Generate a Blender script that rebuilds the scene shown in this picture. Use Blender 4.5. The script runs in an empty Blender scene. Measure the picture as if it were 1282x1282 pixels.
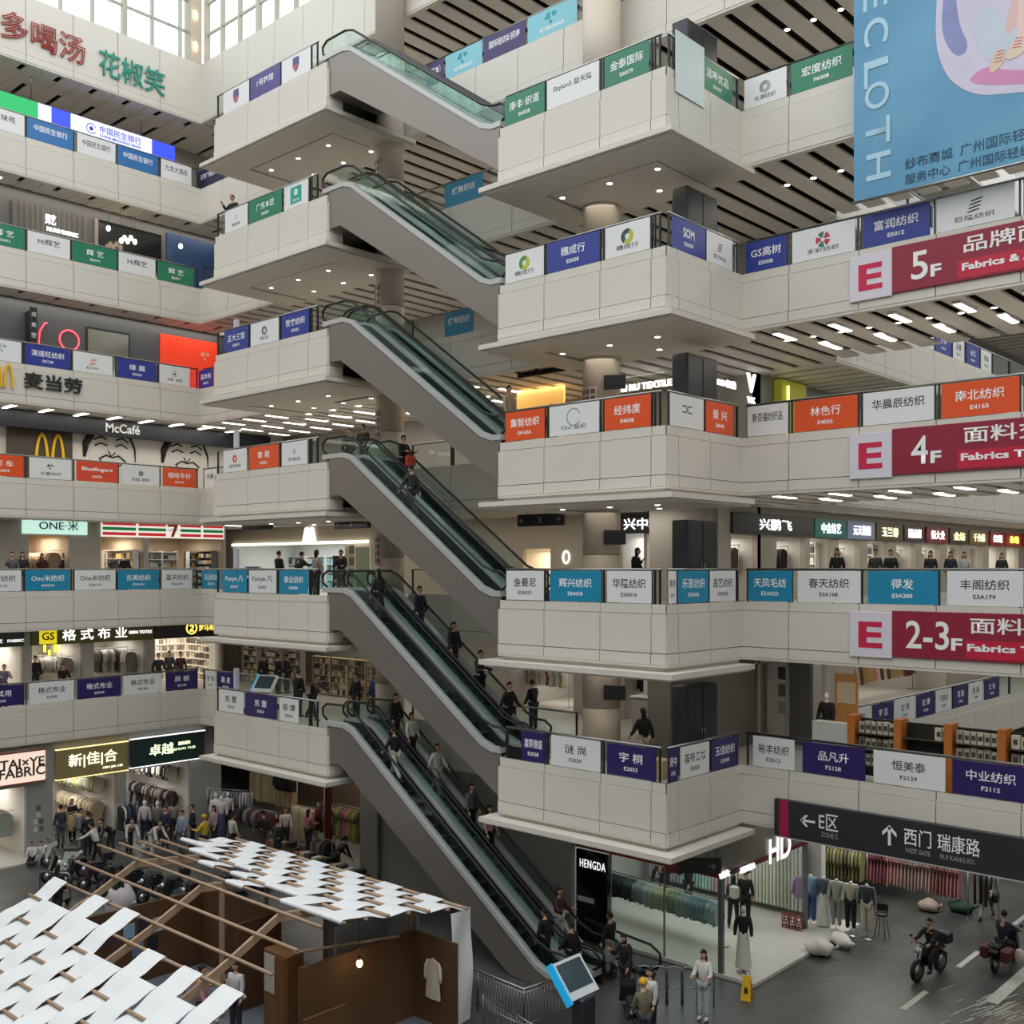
import bpy, math, random
from mathutils import Vector, Matrix
sc = bpy.context.scene
col = sc.collection
R = math.radians
rnd = random.Random(7)

# ------------------------------------------------------------------ camera
FPX, HZ, CAMZ = 1330.0, 712.0, 11.6          # focal length in px of a 1282 px frame, horizon row, eye height
FW = Vector((-0.674, 0.7387, 0)).normalized()
RT = Vector((FW.y, -FW.x, 0))
cam_data = bpy.data.cameras.new('camera')
cam = bpy.data.objects.new('camera', cam_data); col.objects.link(cam)
cam_data.sensor_fit = 'HORIZONTAL'; cam_data.sensor_width = 36
cam_data.lens = 36 * FPX / 1282
cam_data.shift_y = (HZ - 641) / 1282
cam_data.clip_end = 300
cam.location = (0, 0, CAMZ)
cam.rotation_euler = (R(90), 0, math.atan2(-FW.x, FW.y))
sc.camera = cam

# ------------------------------------------------------------------ light
world = bpy.data.worlds.new('overcast_sky'); sc.world = world; world.use_nodes = True
bg = world.node_tree.nodes['Background']
bg.inputs['Color'].default_value = (0.94, 0.97, 1.0, 1); bg.inputs['Strength'].default_value = 2.3
vs = sc.view_settings
vs.view_transform = 'Standard'; vs.look = 'None'; vs.gamma = 1; vs.use_curve_mapping = False
vs.exposure = -0.07
cy = sc.cycles
cy.use_denoising = True
cy.max_bounces = 6; cy.diffuse_bounces = 4; cy.glossy_bounces = 3; cy.transmission_bounces = 4; cy.transparent_max_bounces = 16
cy.caustics_reflective = False; cy.caustics_refractive = False
cy.sample_clamp_indirect = 4.0

def area(name, loc, sx, sy, watts, rot=(0, 0, 0), colr=(1, .93, .82)):
    l = bpy.data.lights.new(name, 'AREA'); l.shape = 'RECTANGLE'; l.size = sx; l.size_y = sy
    l.energy = watts; l.color = colr
    o = bpy.data.objects.new(name, l); col.objects.link(o); o.location = loc; o.rotation_euler = rot
    return o

# ------------------------------------------------------------------ measuring: where a sight line meets a real surface
def ray(px): return FW + RT * ((px - 641) / FPX)
def x_on(px, Y): r = ray(px); return r.x / r.y * Y
def y_on(px, X): r = ray(px); return r.y / r.x * X
def on_floor(px, py, z): 
    t = (CAMZ - z) * FPX / (py - HZ); r = ray(px); return (r.x * t, r.y * t, z)

# ------------------------------------------------------------------ materials
def lin(h):
    h = h.lstrip('#'); c = [int(h[i:i+2], 16) / 255 for i in (0, 2, 4)]
    return tuple(x / 12.92 if x <= .04045 else ((x + .055) / 1.055) ** 2.4 for x in c) + (1,)
MATS = {}
def M(hexc, rough=.55, metal=0., noise=.04, scale=3., emit=0., bump=0., name=None):
    key = (hexc, rough, metal, noise, scale, emit, bump)
    if key in MATS: return MATS[key]
    m = bpy.data.materials.new(name or 'paint_' + hexc.strip('#')); m.use_nodes = True
    nt = m.node_tree; b = nt.nodes['Principled BSDF']
    b.inputs['Roughness'].default_value = rough; b.inputs['Metallic'].default_value = metal
    c = lin(hexc)
    if emit:
        b.inputs['Base Color'].default_value = c
        b.inputs['Emission Color'].default_value = c; m.cycles.emission_sampling = 'NONE'; b.inputs['Emission Strength'].default_value = emit
    elif noise:
        tc = nt.nodes.new('ShaderNodeTexCoord'); n = nt.nodes.new('ShaderNodeTexNoise')
        n.inputs['Scale'].default_value = scale; n.inputs['Detail'].default_value = 3
        nt.links.new(tc.outputs['Object'], n.inputs['Vector'])
        mx = nt.nodes.new('ShaderNodeMix'); mx.data_type = 'RGBA'
        mx.inputs['A'].default_value = tuple(min(1, v * (1 - noise)) for v in c[:3]) + (1,)
        mx.inputs['B'].default_value = tuple(min(1, v * (1 + noise)) for v in c[:3]) + (1,)
        nt.links.new(n.outputs['Fac'], mx.inputs['Factor']); nt.links.new(mx.outputs['Result'], b.inputs['Base Color'])
        if bump:
            bp = nt.nodes.new('ShaderNodeBump'); bp.inputs['Strength'].default_value = bump
            nt.links.new(n.outputs['Fac'], bp.inputs['Height']); nt.links.new(bp.outputs['Normal'], b.inputs['Normal'])
    else:
        b.inputs['Base Color'].default_value = c
    MATS[key] = m
    return m
def glass(name, hexc, alpha):
    m = bpy.data.materials.new(name); m.use_nodes = True; nt = m.node_tree; nt.nodes.clear()
    out = nt.nodes.new('ShaderNodeOutputMaterial'); mix = nt.nodes.new('ShaderNodeMixShader')
    tr = nt.nodes.new('ShaderNodeBsdfTransparent'); tr.inputs['Color'].default_value = lin(hexc)
    gl = nt.nodes.new('ShaderNodeBsdfGlossy'); gl.inputs['Roughness'].default_value = .04
    lw = nt.nodes.new('ShaderNodeLayerWeight'); lw.inputs['Blend'].default_value = .5
    pw = nt.nodes.new('ShaderNodeMath'); pw.operation = 'POWER'; pw.inputs[1].default_value = 4.0; nt.links.new(lw.outputs['Facing'], pw.inputs[0])
    ml = nt.nodes.new('ShaderNodeMath'); ml.operation = 'MULTIPLY_ADD'; ml.inputs[1].default_value = .6; ml.inputs[2].default_value = alpha*.2; nt.links.new(pw.outputs[0], ml.inputs[0])
    nt.links.new(ml.outputs[0], mix.inputs['Fac'])
    nt.links.new(tr.outputs[0], mix.inputs[1]); nt.links.new(gl.outputs[0], mix.inputs[2]); nt.links.new(mix.outputs[0], out.inputs['Surface'])
    return m
GLASS = glass('clear_glass', '#f8fcfa', .14)
GREENGLASS = glass('green_tinted_glass', '#f1f9f7', .1)
PANEL = M('#d3cec3', .5, noise=.03, scale=.6, name='cream_panel')
JOINT = M('#4a4844', .8, name='dark_joint')
LEDGE = M('#d0ccc2', .5, noise=.03, scale=.7, name='ledge_panel')
SOFFIT = M('#d0cbc2', .6, noise=.02, name='soffit_board')
PLANK = M('#cac5bc', .6, noise=.03, name='ceiling_plank')
VOID = M('#191817', .9, noise=0, name='dark_void')
STEEL = M('#9fa09e', .3, 1., noise=.05, name='brushed_steel')
DARKSTEEL = M('#3a3b3d', .4, .6, name='dark_steel')
RUBBER = M('#0d0d0e', .45, noise=0, name='black_rubber')
WHITE = M('#e4e3e0', .5, noise=.02, name='white_paint')
GREYWALL = M('#8f8b85', .7, noise=.04, name='grey_wall')
BEIGEWALL = M('#b5aa9a', .7, noise=.04, name='beige_wall')
LAMP = M('#fff6e6', emit=9., name='lamp_glow')
STRIP = M('#fffaf0', emit=5., name='strip_glow')

# ------------------------------------------------------------------ mesh helpers
class MB:
    def __init__(s): s.v = []; s.f = []; s.mi = []; s.cur = 0; s.sm = []
    def add(s, vs, fs, smooth=False):
        n = len(s.v); s.v += [tuple(p) for p in vs]
        for f in fs: s.f.append([n + i for i in f]); s.mi.append(s.cur); s.sm.append(smooth)
        return s
    def box(s, x0, x1, y0, y1, z0, z1):
        vs = [(x, y, z) for z in (z0, z1) for y in (y0, y1) for x in (x0, x1)]
        return s.add(vs, [(0, 2, 3, 1), (4, 5, 7, 6), (0, 1, 5, 4), (2, 6, 7, 3), (0, 4, 6, 2), (1, 3, 7, 5)])
    def rbox(s, x0, x1, y0, y1, z0, z1, b=.02):      # box with bevelled vertical and horizontal edges
        cx, cy_, cz = (x0+x1)/2, (y0+y1)/2, (z0+z1)/2; hx, hy, hz = (x1-x0)/2, (y1-y0)/2, (z1-z0)/2
        b = min(b, hx*.9, hy*.9, hz*.9); rings = []
        for (zz, k) in ((-hz, b), (-hz+b, 0), (hz-b, 0), (hz, b)):
            a, c = hx-k, hy-k; q = b
            rings.append([(cx+px, cy_+py, cz+zz) for px, py in ((-a+q,-c),(a-q,-c),(a,-c+q),(a,c-q),(a-q,c),(-a+q,c),(-a,c-q),(-a,-c+q))])
        vs = [p for r in rings for p in r]; fs = [list(range(7, -1, -1)), list(range(24, 32))]
        for i in range(3):
            for j in range(8): fs.append((i*8+j, i*8+(j+1) % 8, (i+1)*8+(j+1) % 8, (i+1)*8+j))
        return s.add(vs, fs)
    def prism(s, pts, h0, h1, axis='y'):            # polygon in a plane, pushed along the axis
        n = len(pts)
        mk = {'y': lambda p, h: (p[0], h, p[1]), 'x': lambda p, h: (h, p[0], p[1]), 'z': lambda p, h: (p[0], p[1], h)}[axis]
        vs = [mk(p, h0) for p in pts] + [mk(p, h1) for p in pts]
        fs = [list(range(n)), list(range(2*n-1, n-1, -1))] + [(i, n+i, n+(i+1) % n, (i+1) % n) for i in range(n)]
        return s.add(vs, fs)
    def tube(s, pts, r, n=8, cap=True):
        pts = [Vector(p) for p in pts]; rs = r if isinstance(r, (list, tuple)) else [r]*len(pts)
        vs = []; fs = []; prev = None
        for i, p in enumerate(pts):
            d = (pts[min(i+1, len(pts)-1)] - pts[max(i-1, 0)])
            d = d.normalized() if d.length > 1e-9 else Vector((0, 0, 1))
            if prev is None: a = d.cross(Vector((0, 0, 1)) if abs(d.z) < .9 else Vector((1, 0, 0))).normalized()
            else:
                a = prev - d * prev.dot(d); a = a.normalized() if a.length > 1e-6 else d.orthogonal().normalized()
            prev = a; b = d.cross(a)
            vs += [p + (a*math.cos(2*math.pi*k/n) + b*math.sin(2*math.pi*k/n)) * rs[i] for k in range(n)]
        for i in range(len(pts)-1):
            for k in range(n): fs.append((i*n+k, i*n+(k+1) % n, (i+1)*n+(k+1) % n, (i+1)*n+k))
        if cap: fs += [list(range(n-1, -1, -1)), list(range((len(pts)-1)*n, len(pts)*n))]
        return s.add(vs, fs, True)
    def cyl(s, c, r, z0, z1, n=20): return s.tube([(c[0], c[1], z0), (c[0], c[1], z1)], r, n)
    def lathe(s, prof, c=(0, 0, 0), n=20, sx=1, sy=1):
        vs = [(c[0]+r*math.cos(2*math.pi*k/n)*sx, c[1]+r*math.sin(2*math.pi*k/n)*sy, c[2]+z) for r, z in prof for k in range(n)]
        fs = [(i*n+k, i*n+(k+1) % n, (i+1)*n+(k+1) % n, (i+1)*n+k) for i in range(len(prof)-1) for k in range(n)]
        fs += [list(range(n-1, -1, -1)), list(range((len(prof)-1)*n, len(prof)*n))]
        return s.add(vs, fs, True)
    def ell(s, c, rx, ry, rz, n=12, m=8, warp=None):
        prof = []; vs = []
        for i in range(m+1):
            a = -math.pi/2 + math.pi*i/m
            for k in range(n):
                t = 2*math.pi*k/n
                p = Vector((math.cos(a)*math.cos(t)*rx, math.cos(a)*math.sin(t)*ry, math.sin(a)*rz))
                if warp: p = warp(p)
                vs.append((c[0]+p.x, c[1]+p.y, c[2]+p.z))
        fs = [(i*n+k, i*n+(k+1) % n, (i+1)*n+(k+1) % n, (i+1)*n+k) for i in range(m) for k in range(n)]
        return s.add(vs, fs, True)
    def grid(s, fn, nu, nv):                          # fn(u, v) -> point
        vs = [fn(i/nu, j/nv) for i in range(nu+1) for j in range(nv+1)]; w = nv+1
        fs = [(i*w+j, (i+1)*w+j, (i+1)*w+j+1, i*w+j+1) for i in range(nu) for j in range(nv)]
        return s.add(vs, fs, True)
    def mesh(s, name, mats):
        me = bpy.data.meshes.new(name); me.from_pydata(s.v, [], s.f)
        for m in (mats if isinstance(mats, (list, tuple)) else [mats]): me.materials.append(m)
        if max(s.mi, default=0): me.polygons.foreach_set('material_index', s.mi)
        if any(s.sm): me.polygons.foreach_set('use_smooth', s.sm)
        me.update(); return me
    def build(s, name, mats, parent=None, loc=None, rz=0):
        return obj(name, s.mesh(name, mats), parent, loc, rz)
def obj(name, me, parent=None, loc=None, rz=0):
    o = bpy.data.objects.new(name, me); col.objects.link(o)
    if loc is not None: o.location = loc
    if rz: o.rotation_euler = (0, 0, rz)
    if parent is not None: o.parent = parent
    return o
def tag(o, label=None, cat=None, group=None, kind=None):
    if label: o['label'] = label
    if cat: o['category'] = cat
    if group: o['group'] = group
    if kind: o['kind'] = kind
    return o
def thing(name, label, cat, loc=(0, 0, 0), rz=0, group=None):
    return tag(obj(name, None, None, loc, rz), label, cat, group)
def struct(mb, name, mats, label=None, cat=None, parent=None):
    return tag(mb.build(name, mats, parent), label, cat, None, 'structure')
def dup(o, loc=None, rz=None, label=None, group=None, parent=None, mats=None):
    c = o.copy(); col.objects.link(c); c.parent = parent
    if loc is not None: c.location = loc
    if rz is not None: c.rotation_euler = (0, 0, rz)
    if label: c['label'] = label
    if group: c['group'] = group
    for ch in list(o.children): dup(ch, parent=c)
    return c
def face(name, label, cat, facing, at, out, z, group=None):
    """Empty standing on a wall: facing 'y' looks towards -Y at Y=out, 'x' looks towards +X at X=out; children use local x along, -y outward, z up."""
    return thing(name, label, cat, (at, out, z) if facing == 'y' else (out, at, z), 0 if facing == 'y' else R(90), group)

# ------------------------------------------------------------------ lettering
TXT = {}
def text_mesh(body, h, width=None, bold=.02, depth=0., spacing=1., flip=False):
    key = (body, h, width, bold, depth, spacing)
    if key in TXT: return TXT[key]
    c = bpy.data.curves.new('lettering', 'FONT'); c.body = body; c.size = 1; c.offset = 0 if bold == 'outline' else bold*(.4 if any(ord(q) > 0x2e80 for q in body) else 1); c.resolution_u = 2 if h < .35 else 4; c.space_character = spacing
    if bold == 'outline': c.fill_mode = 'NONE'; c.bevel_depth = .022; c.bevel_resolution = 0
    c.align_x = 'CENTER'; c.extrude = 0 if bold == 'outline' else depth / max(h, .01)
    o = bpy.data.objects.new('lettering', c); col.objects.link(o)
    me = bpy.data.meshes.new_from_object(o); col.objects.unlink(o); bpy.data.objects.remove(o); bpy.data.curves.remove(c)
    xs = [v.co.x for v in me.vertices] or [0]; ys = [v.co.y for v in me.vertices] or [0]
    cx, cyy = (min(xs)+max(xs))/2, (min(ys)+max(ys))/2; w, hh = max(xs)-min(xs) or 1, max(ys)-min(ys) or 1
    k = h / hh; kx = k
    if width: kx = width / w
    for v in me.vertices:
        x, y, z = v.co; v.co = ((x-cx)*kx, -z*h, (y-cyy)*k)
    TXT[key] = me
    return me
def letter(parent, body, x, y, z, h, mat, width=None, bold=.02, depth=0., name='lettering', spacing=1.):
    me = text_mesh(body, h, width, bold, depth, spacing)
    if not me.materials: me.materials.append(mat)
    o = obj(name, me, parent, (x, y, z))
    if o.material_slots[0].material is not mat:
        o.material_slots[0].link = 'OBJECT'; o.material_slots[0].material = mat
    return o
# ================================================================== the setting
F = {1: 0.0, 2: 6.0, 3: 10.5, 4: 15.0, 5: 19.5, 6: 24.0, 7: 28.5, 8: 33.0}
ORD = {1: 'ground', 2: 'second', 3: 'third', 4: 'fourth', 5: 'fifth', 6: 'sixth', 7: 'seventh', 8: 'eighth'}
XL, YB, YBOX, XBL0, XBL1, XBR0, XBR1 = -42.6, 25.9, 22.25, -35.6, -28.7, -20.8, -15.06
XEND, YEND = 5.0, 2.0
YA2, XA2 = 31.5, -15.0              # edge of the second atrium
XSHOP = -46.0                        # shop line along the side gallery
YSHOP = 32.0                         # shop line behind the escalators

g = MB(); g.box(-60, 20, -20, 75, -.3, 0)
gm = bpy.data.materials.new('worn_road'); gm.use_nodes = True
nt = gm.node_tree; b = nt.nodes['Principled BSDF']; b.inputs['Roughness'].default_value = .38
tc = nt.nodes.new('ShaderNodeTexCoord'); n1 = nt.nodes.new('ShaderNodeTexNoise'); n1.inputs['Scale'].default_value = .45; n1.inputs['Detail'].default_value = 8
cr = nt.nodes.new('ShaderNodeValToRGB'); cr.color_ramp.elements[0].position = .35; cr.color_ramp.elements[1].position = .7
cr.color_ramp.elements[0].color = lin('#3f4140'); cr.color_ramp.elements[1].color = lin('#5e5f5b')
mp = nt.nodes.new('ShaderNodeMapping'); mp.inputs['Scale'].default_value = (1.6, .8, 1)
nt.links.new(tc.outputs['Object'], mp.inputs['Vector']); nt.links.new(mp.outputs['Vector'], n1.inputs['Vector'])
nt.links.new(n1.outputs['Fac'], cr.inputs['Fac'])
bk = nt.nodes.new('ShaderNodeTexBrick'); bk.inputs['Scale'].default_value = .9; bk.inputs['Mortar Size'].default_value = .008
bk.inputs['Color1'].default_value = (1, 1, 1, 1); bk.inputs['Color2'].default_value = (.86, .86, .86, 1); bk.inputs['Mortar'].default_value = (.55, .55, .55, 1)
nt.links.new(tc.outputs['Object'], bk.inputs['Vector'])
mx = nt.nodes.new('ShaderNodeMix'); mx.data_type = 'RGBA'; mx.blend_type = 'MULTIPLY'; mx.inputs['Factor'].default_value = 1
nt.links.new(cr.outputs['Color'], mx.inputs['A']); nt.links.new(bk.outputs['Color'], mx.inputs['B']); nt.links.new(mx.outputs['Result'], b.inputs['Base Color'])
struct(g, 'floor', gm, 'dark worn stone floor of the market hall', 'floor')

FLOORM = M('#c2beb6', .3, noise=.06, scale=1.2, name='polished_floor')
PL = []                                   # plan of every upper floor, as rectangles
def plan(n):
    r = [(-60, XL, -2, 75), (XL, XEND, YB, YA2), (XL, XA2, YA2, 75)]
    if n <= 7: r.append((XBL0, XBL1, YBOX, YB))
    if n <= 6: r.append((XBR0, XBR1, YBOX, YB))
    return r
for n in range(2, 9):
    z = F[n]; mb = MB()
    for x0, x1, y0, y1 in plan(n): mb.box(x0+.02, x1-.02, y0+.02, y1-.02, z-.25, z)
    struct(mb, 'floor_%s' % ORD[n], FLOORM, 'pale polished %s floor slab' % ORD[n], 'floor')

# ceilings: planks with dark slots between them
def ceiling(n, gallery=True):
    z = F[n] - 1.32; mb = MB()
    mb.cur = 1
    mb.box(-60, XL+.0, -2, 60, z+.25, z+.4); mb.box(XL, XEND, YB, YA2, z+.25, z+.4); mb.box(XL, XA2, YA2, 60, z+.25, z+.4)
    mb.cur = 0
    y = 2.0
    while y < 31:                           # side gallery: planks run along X
        mb.box(XSHOP-3, XL-.12, y, y+.52, z, z+.06)
        mb.box(XSHOP-3, XL-.9, y+.52, y+.74, z+.02, z+.06) if (int(y*1.35) % 2) else mb.box(XL-2.0, XL-.12, y+.52, y+.74, z+.02, z+.06)
        y += .74
    x = XL
    while x < XEND:                         # galleries along X: planks run along Y
        if True: mb.box(x, x+.56, YB+.12, YSHOP if x < XA2 else YA2, z, z+.06)
        x += .82
    y = YSHOP
    while y < 70: mb.box(XA2-3.1, XA2-.12, y, y+.56, z, z+.06); y += .82
    return struct(mb, 'ceiling_%s' % ORD[n-1], [PLANK, VOID], 'grey plank ceiling with dark slots above the %s-floor galleries' % ORD[n-1], 'ceiling')
for n in range(2, 9): ceiling(n)

# parapet walls: cladding panels with open joints on a dark core, coping, lower band
def cladding(mb, facing, at, s0, s1, z, joints, lip=.0, top=.2, low=-1.32):
    """facing 'y': wall at Y=at looking to -Y, running in X from s0 to s1; 'x': wall at X=at looking to +X; 'X': looking to +X at the end of a bay; 'm': looking to -X"""
    def bx(a, b_, o0, o1, z0, z1):
        if facing == 'y': mb.box(a, b_, at-o1, at-o0, z0, z1)
        elif facing == 'm': mb.box(at-o1, at-o0, a, b_, z0, z1)
        else: mb.box(at+o0, at+o1, a, b_, z0, z1)
    js = sorted(j for j in joints if s0+.1 < j < s1-.1); edges = [s0] + js + [s1]
    mb.cur = 1; bx(s0+.05, s1-.05, -.16, -.03, z+low+.02, z+top-.02)
    mb.cur = 0
    for a, b_ in zip(edges[:-1], edges[1:]):
        a2 = a + (.012 if a != s0 else 0); b2 = b_ - (.012 if b_ != s1 else 0)
        bx(a2, b2, -.03, .0, z-.03, z+top)              # coping band
        bx(a2, b2, -.03, .035, z-1.03, z-.055)           # main panel
        bx(a2, b2, -.03, .055 + lip, z+low, z-1.05)      # lower band
    bx(s0, s1, -.14, .04, z+low-.07, z+low)
def joints_from(fn, pxs, at): return [fn(p, at) for p in pxs]
def steps(a, b_, d):
    out = []; q = a
    while q < b_: out.append(q); q += d
    return out
JLF = [y_on(p, XL) for p in (32, 92, 147, 200)]
dl = (JLF[3]-JLF[0])/3
JLF = [JLF[3] - dl*k for k in range(-3, 9)]
JRF = [x_on(988, YB), x_on(1078, YB), x_on(1172, YB)]; dr = (JRF[2]-JRF[0])/2; JRF = [JRF[0] + dr*k for k in range(-14, 10)]
for n in range(2, 9):
    z = F[n]; top = 1.3 if n == 8 else .2
    lf = MB(); cladding(lf, 'x', XL, 2.0, YB-.0, z, JLF, top=top); struct(lf, 'wall_side_gallery_%s' % ORD[n], [PANEL, JOINT], '%s-floor cream panelled parapet of the side gallery' % ORD[n], 'parapet')
    lb = MB()
    if n == 8 or n == 7:
        cladding(lb, 'y', YB, XL, XEND, z, JRF, top=top)
    else:
        cladding(lb, 'y', YB, XL, XBL0+.02, z, [-40.4, -38.0], top=top)
        cladding(lb, 'y', YB, XBL1-.02, XBR0+.02, z, [-26.5, -23.6], top=top)
        cladding(lb, 'y', YB, XBR1-.0, XEND, z, JRF, top=top)
    struct(lb, 'wall_back_gallery_%s' % ORD[n], [PANEL, JOINT], '%s-floor cream panelled parapet of the gallery behind the escalators' % ORD[n], 'parapet')
def bay(n, x0, x1, nm, joints, jside, open_side):
    z = F[n]; mb = MB()
    cladding(mb, 'y', YBOX, x0, x1, z, joints, top=.2)
    if open_side == 'right':                              # bay at the escalator heads: only the pier beside the truss
        cladding(mb, 'x', x1-.001, YBOX, YBOX+.6, z, [], top=.2)
        cladding(mb, 'm', x0, YBOX, YB, z, [23.4, 24.6], top=.2)
    else:
        cladding(mb, 'x', x1-.001, YBOX, YB, z, jside, top=.2)
        cladding(mb, 'm', x0, YBOX, YBOX+.35, z, [], top=.2)
    mb.cur = 0                                             # ledge that sticks out below the panels
    e = .42
    zl = z-1.5
    for (h0, h1, k) in ((zl-.14, zl, e), (zl-.2, zl-.14, e-.12)):
        yb2 = YB-.02
        mb.box(x0-k, x1+k, YBOX-k, YBOX+.9, h0, h1)
        mb.box(x0-k, x0+.9, YBOX+.9, yb2, h0, h1); mb.box(x1-.9, x1+k, YBOX+.9, yb2, h0, h1)
    mb.box(x0+.1, x1-.1, YBOX+.08, YBOX+.5, zl, z-1.3); mb.box(x1-.5, x1-.08, YBOX+.1, yb2, zl, z-1.3); mb.box(x0+.08, x0+.5, YBOX+.1, yb2, zl, z-1.3)
    struct(mb, 'wall_%s_bay_%s' % (nm, ORD[n]), [PANEL, JOINT], '%s-floor cream panelled bay wall at the escalator %s' % (ORD[n], nm), 'parapet')
    sb = MB(); zs = zl-.17; yb2 = YB-.02                  # soffit: frame and a sunk panel with a dark joint
    a, b_, c, d = x0+1.0, x1-1.0, YBOX+1.0, YB+.6
    sb.cur = 1; sb.box(x0+.85, x1-.85, YBOX+.85, YB+.2, zs+.06, zs+.1)
    sb.cur = 0; sb.box(a, b_, c, YB+.1, zs-.0, zs+.08)
    struct(sb, 'ceiling_bay_%s_%s' % (nm, ORD[n-1]), [SOFFIT, VOID], 'flat grey soffit under the %s-floor bay at the escalator %s' % (ORD[n], nm), 'ceiling')
JBL = [x_on(p, YBOX) for p in (311, 350, 387)]
JBR = [x_on(p, YBOX) for p in (682, 752, 816)]
JBS = [y_on(p, XBR1) for p in (848, 888)]
for n in range(2, 8): bay(n, XBL0, XBL1, 'heads', JBL, [], 'right')
for n in range(2, 7): bay(n, XBR0, XBR1, 'feet', JBR, JBS, 'left')

# upper clerestory over the eighth-floor wall
cl = MB()
def win(facing, at, s0, s1, step):
    s = s0
    k = 0
    while s < s1:
        big = (k % 3 == 0)
        w = .22 if big else .1
        if facing == 'x': cl.box(at-.15, at+.05, s, s+w, 34.3, 41)
        else: cl.box(s, s+w, at-.05, at+.15, 34.3, 41)
        s += step; k += 1
    for zz in (35.6, 37.0, 38.9):
        if facing == 'x': cl.box(at-.08, at, s0, s1, zz, zz+.1)
        else: cl.box(s0, s1, at, at+.08, zz, zz+.1)
win('x', XL-.2, 2, YB, 1.35); win('y', YB+.2, XL, -29.5, 1.35)
struct(cl, 'window_clerestory', M('#b9b2a6', .5, noise=.02), 'white framed clerestory windows over the eighth-floor wall', 'window')
cg = MB(); cg.box(XL-.16, XL-.14, 2, YB, 34.3, 41); cg.box(XL, -29.5, YB+.24, YB+.26, 34.3, 41)
struct(cg, 'window_clerestory_pane', GLASS, 'clear glass of the clerestory windows', 'window')
cp = MB(); cp.box(XL-.55, XL-.0, YB-.5, YB+.05, 34.31, 41)
struct(cp, 'column_clerestory', M('#c3b7a3', .6), 'beige corner pier between the clerestory windows', 'column')
for i, zz in enumerate((35.0, 36.4, 38.0)):
    s = MB(); s.ell((XL+.06, YB-.3, zz), .05, .1, .22); tag(s.build('wall_lamp', M('#ffd9a6', emit=6.)), 'small warm wall lamp on the beige corner pier up by the clerestory', 'lamp', 'lamps on the clerestory pier')

# enclosing walls that close the hall beyond the frame
ew = MB()
ew.box(-60, 16, -16.3, -16, 0, 36); ew.box(16, 16.3, -16, 75, 0, 36); ew.box(-60.3, -60, -16, 75, 0, 34); ew.box(-60, 16, 74.7, 75, 0, 34)
struct(ew, 'wall_outer', M('#b4b1aa', .7), 'plain pale outer walls of the hall', 'wall')

# shop line walls (piers and lintels are cut by the shops below); back walls per floor
COLM = M('#c4b8a8', .55, noise=.03, name='column_cladding')
def column(x, y, n0, n1, r, where):
    mb = MB()
    for n in range(n0, n1+1):
        top = F[n+1]
        if n == 7 : top = 38
        mb.cyl((x, y), r, F[n], F[n]+1.5, 28); mb.cur = 1; mb.cyl((x, y), r-.01, F[n]+1.5, F[n]+1.52, 28); mb.cur = 0; mb.cyl((x, y), r, F[n]+1.52, top, 28)
    return struct(mb, 'column', [COLM, JOINT], 'round beige clad column rising through the floors %s' % where, 'column')
column(-19.3, 25.1, 2, 7, .56, 'by the escalator feet')
column(-29.1, 25.35, 2, 7, .52, 'by the escalator heads')

# ------------------------------------------------------------------ balustrades
def balustrade(facing, at, s0, s1, n, gaps, label):
    z = F[n]+.2
    t = face('glass_balustrade', label, 'balustrade', facing, 0, 0, 0)
    if facing == 'y': t.location = (0, at+.07, z)
    else: t.location = (at-.07, 0, z)
    r = MB(); r.tube([(s0, 0, .88), (s1, 0, .88)], .035, 8); r.build('top_rail', STEEL, t)
    eds = [s0] + sorted(q for q in gaps if s0+.15 < q < s1-.15) + [s1]
    for i in range(len(eds)-1):
        q = MB(); q.box(eds[i]+.05, eds[i+1]-.05, -.006, .006, .02, .86); q.build('glass_panel', GLASS, t)
    for e in eds:
        for d in (-.05, .05):
            if s0 <= e+d <= s1:
                p = MB(); p.box(e+d-.02, e+d+.02, -.03, .03, -.05, .88)
                p.build('post', DARKSTEEL, t)
    return t
RUN = {'LF': ('x', XL, 2.0, YB-.1), 'LB': ('y', YB, XL+.1, XBL0-.05), 'BL': ('y', YBOX, XBL0+.05, XBL1-.6), 'CB': ('y', YB, XBL1+.1, XBR0-.1),
       'BF': ('y', YBOX, XBR0+.22, XBR1-.2), 'BS': ('x', XBR1, YBOX+.15, YB-.08), 'RF': ('y', YB, XBR1+.1, XEND)}
RNAME = {'LF': 'side gallery', 'LB': 'inner corner gallery', 'BL': 'bay at the escalator heads', 'CB': 'gallery behind the escalators',
         'BF': 'bay front at the escalator feet', 'BS': 'return side of the escalator-foot bay', 'RF': 'gallery beyond the escalator-foot bay'}
for n in range(2, 8):
    for k, (fc, at, s0, s1) in RUN.items():
        if n == 7 and k in ('BF', 'BS'): continue
        if n == 7 and k == 'CB': s1 = XBR1
        jj = {'LF': JLF, 'LB': [-40.4, -38.0], 'BL': JBL, 'CB': [-26.5, -23.6], 'BF': JBR, 'BS': JBS, 'RF': JRF}[k]
        balustrade(fc, at, s0, s1, n, jj, 'glass balustrade with steel top rail, %s floor, %s' % (ORD[n], RNAME[k]))

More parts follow.
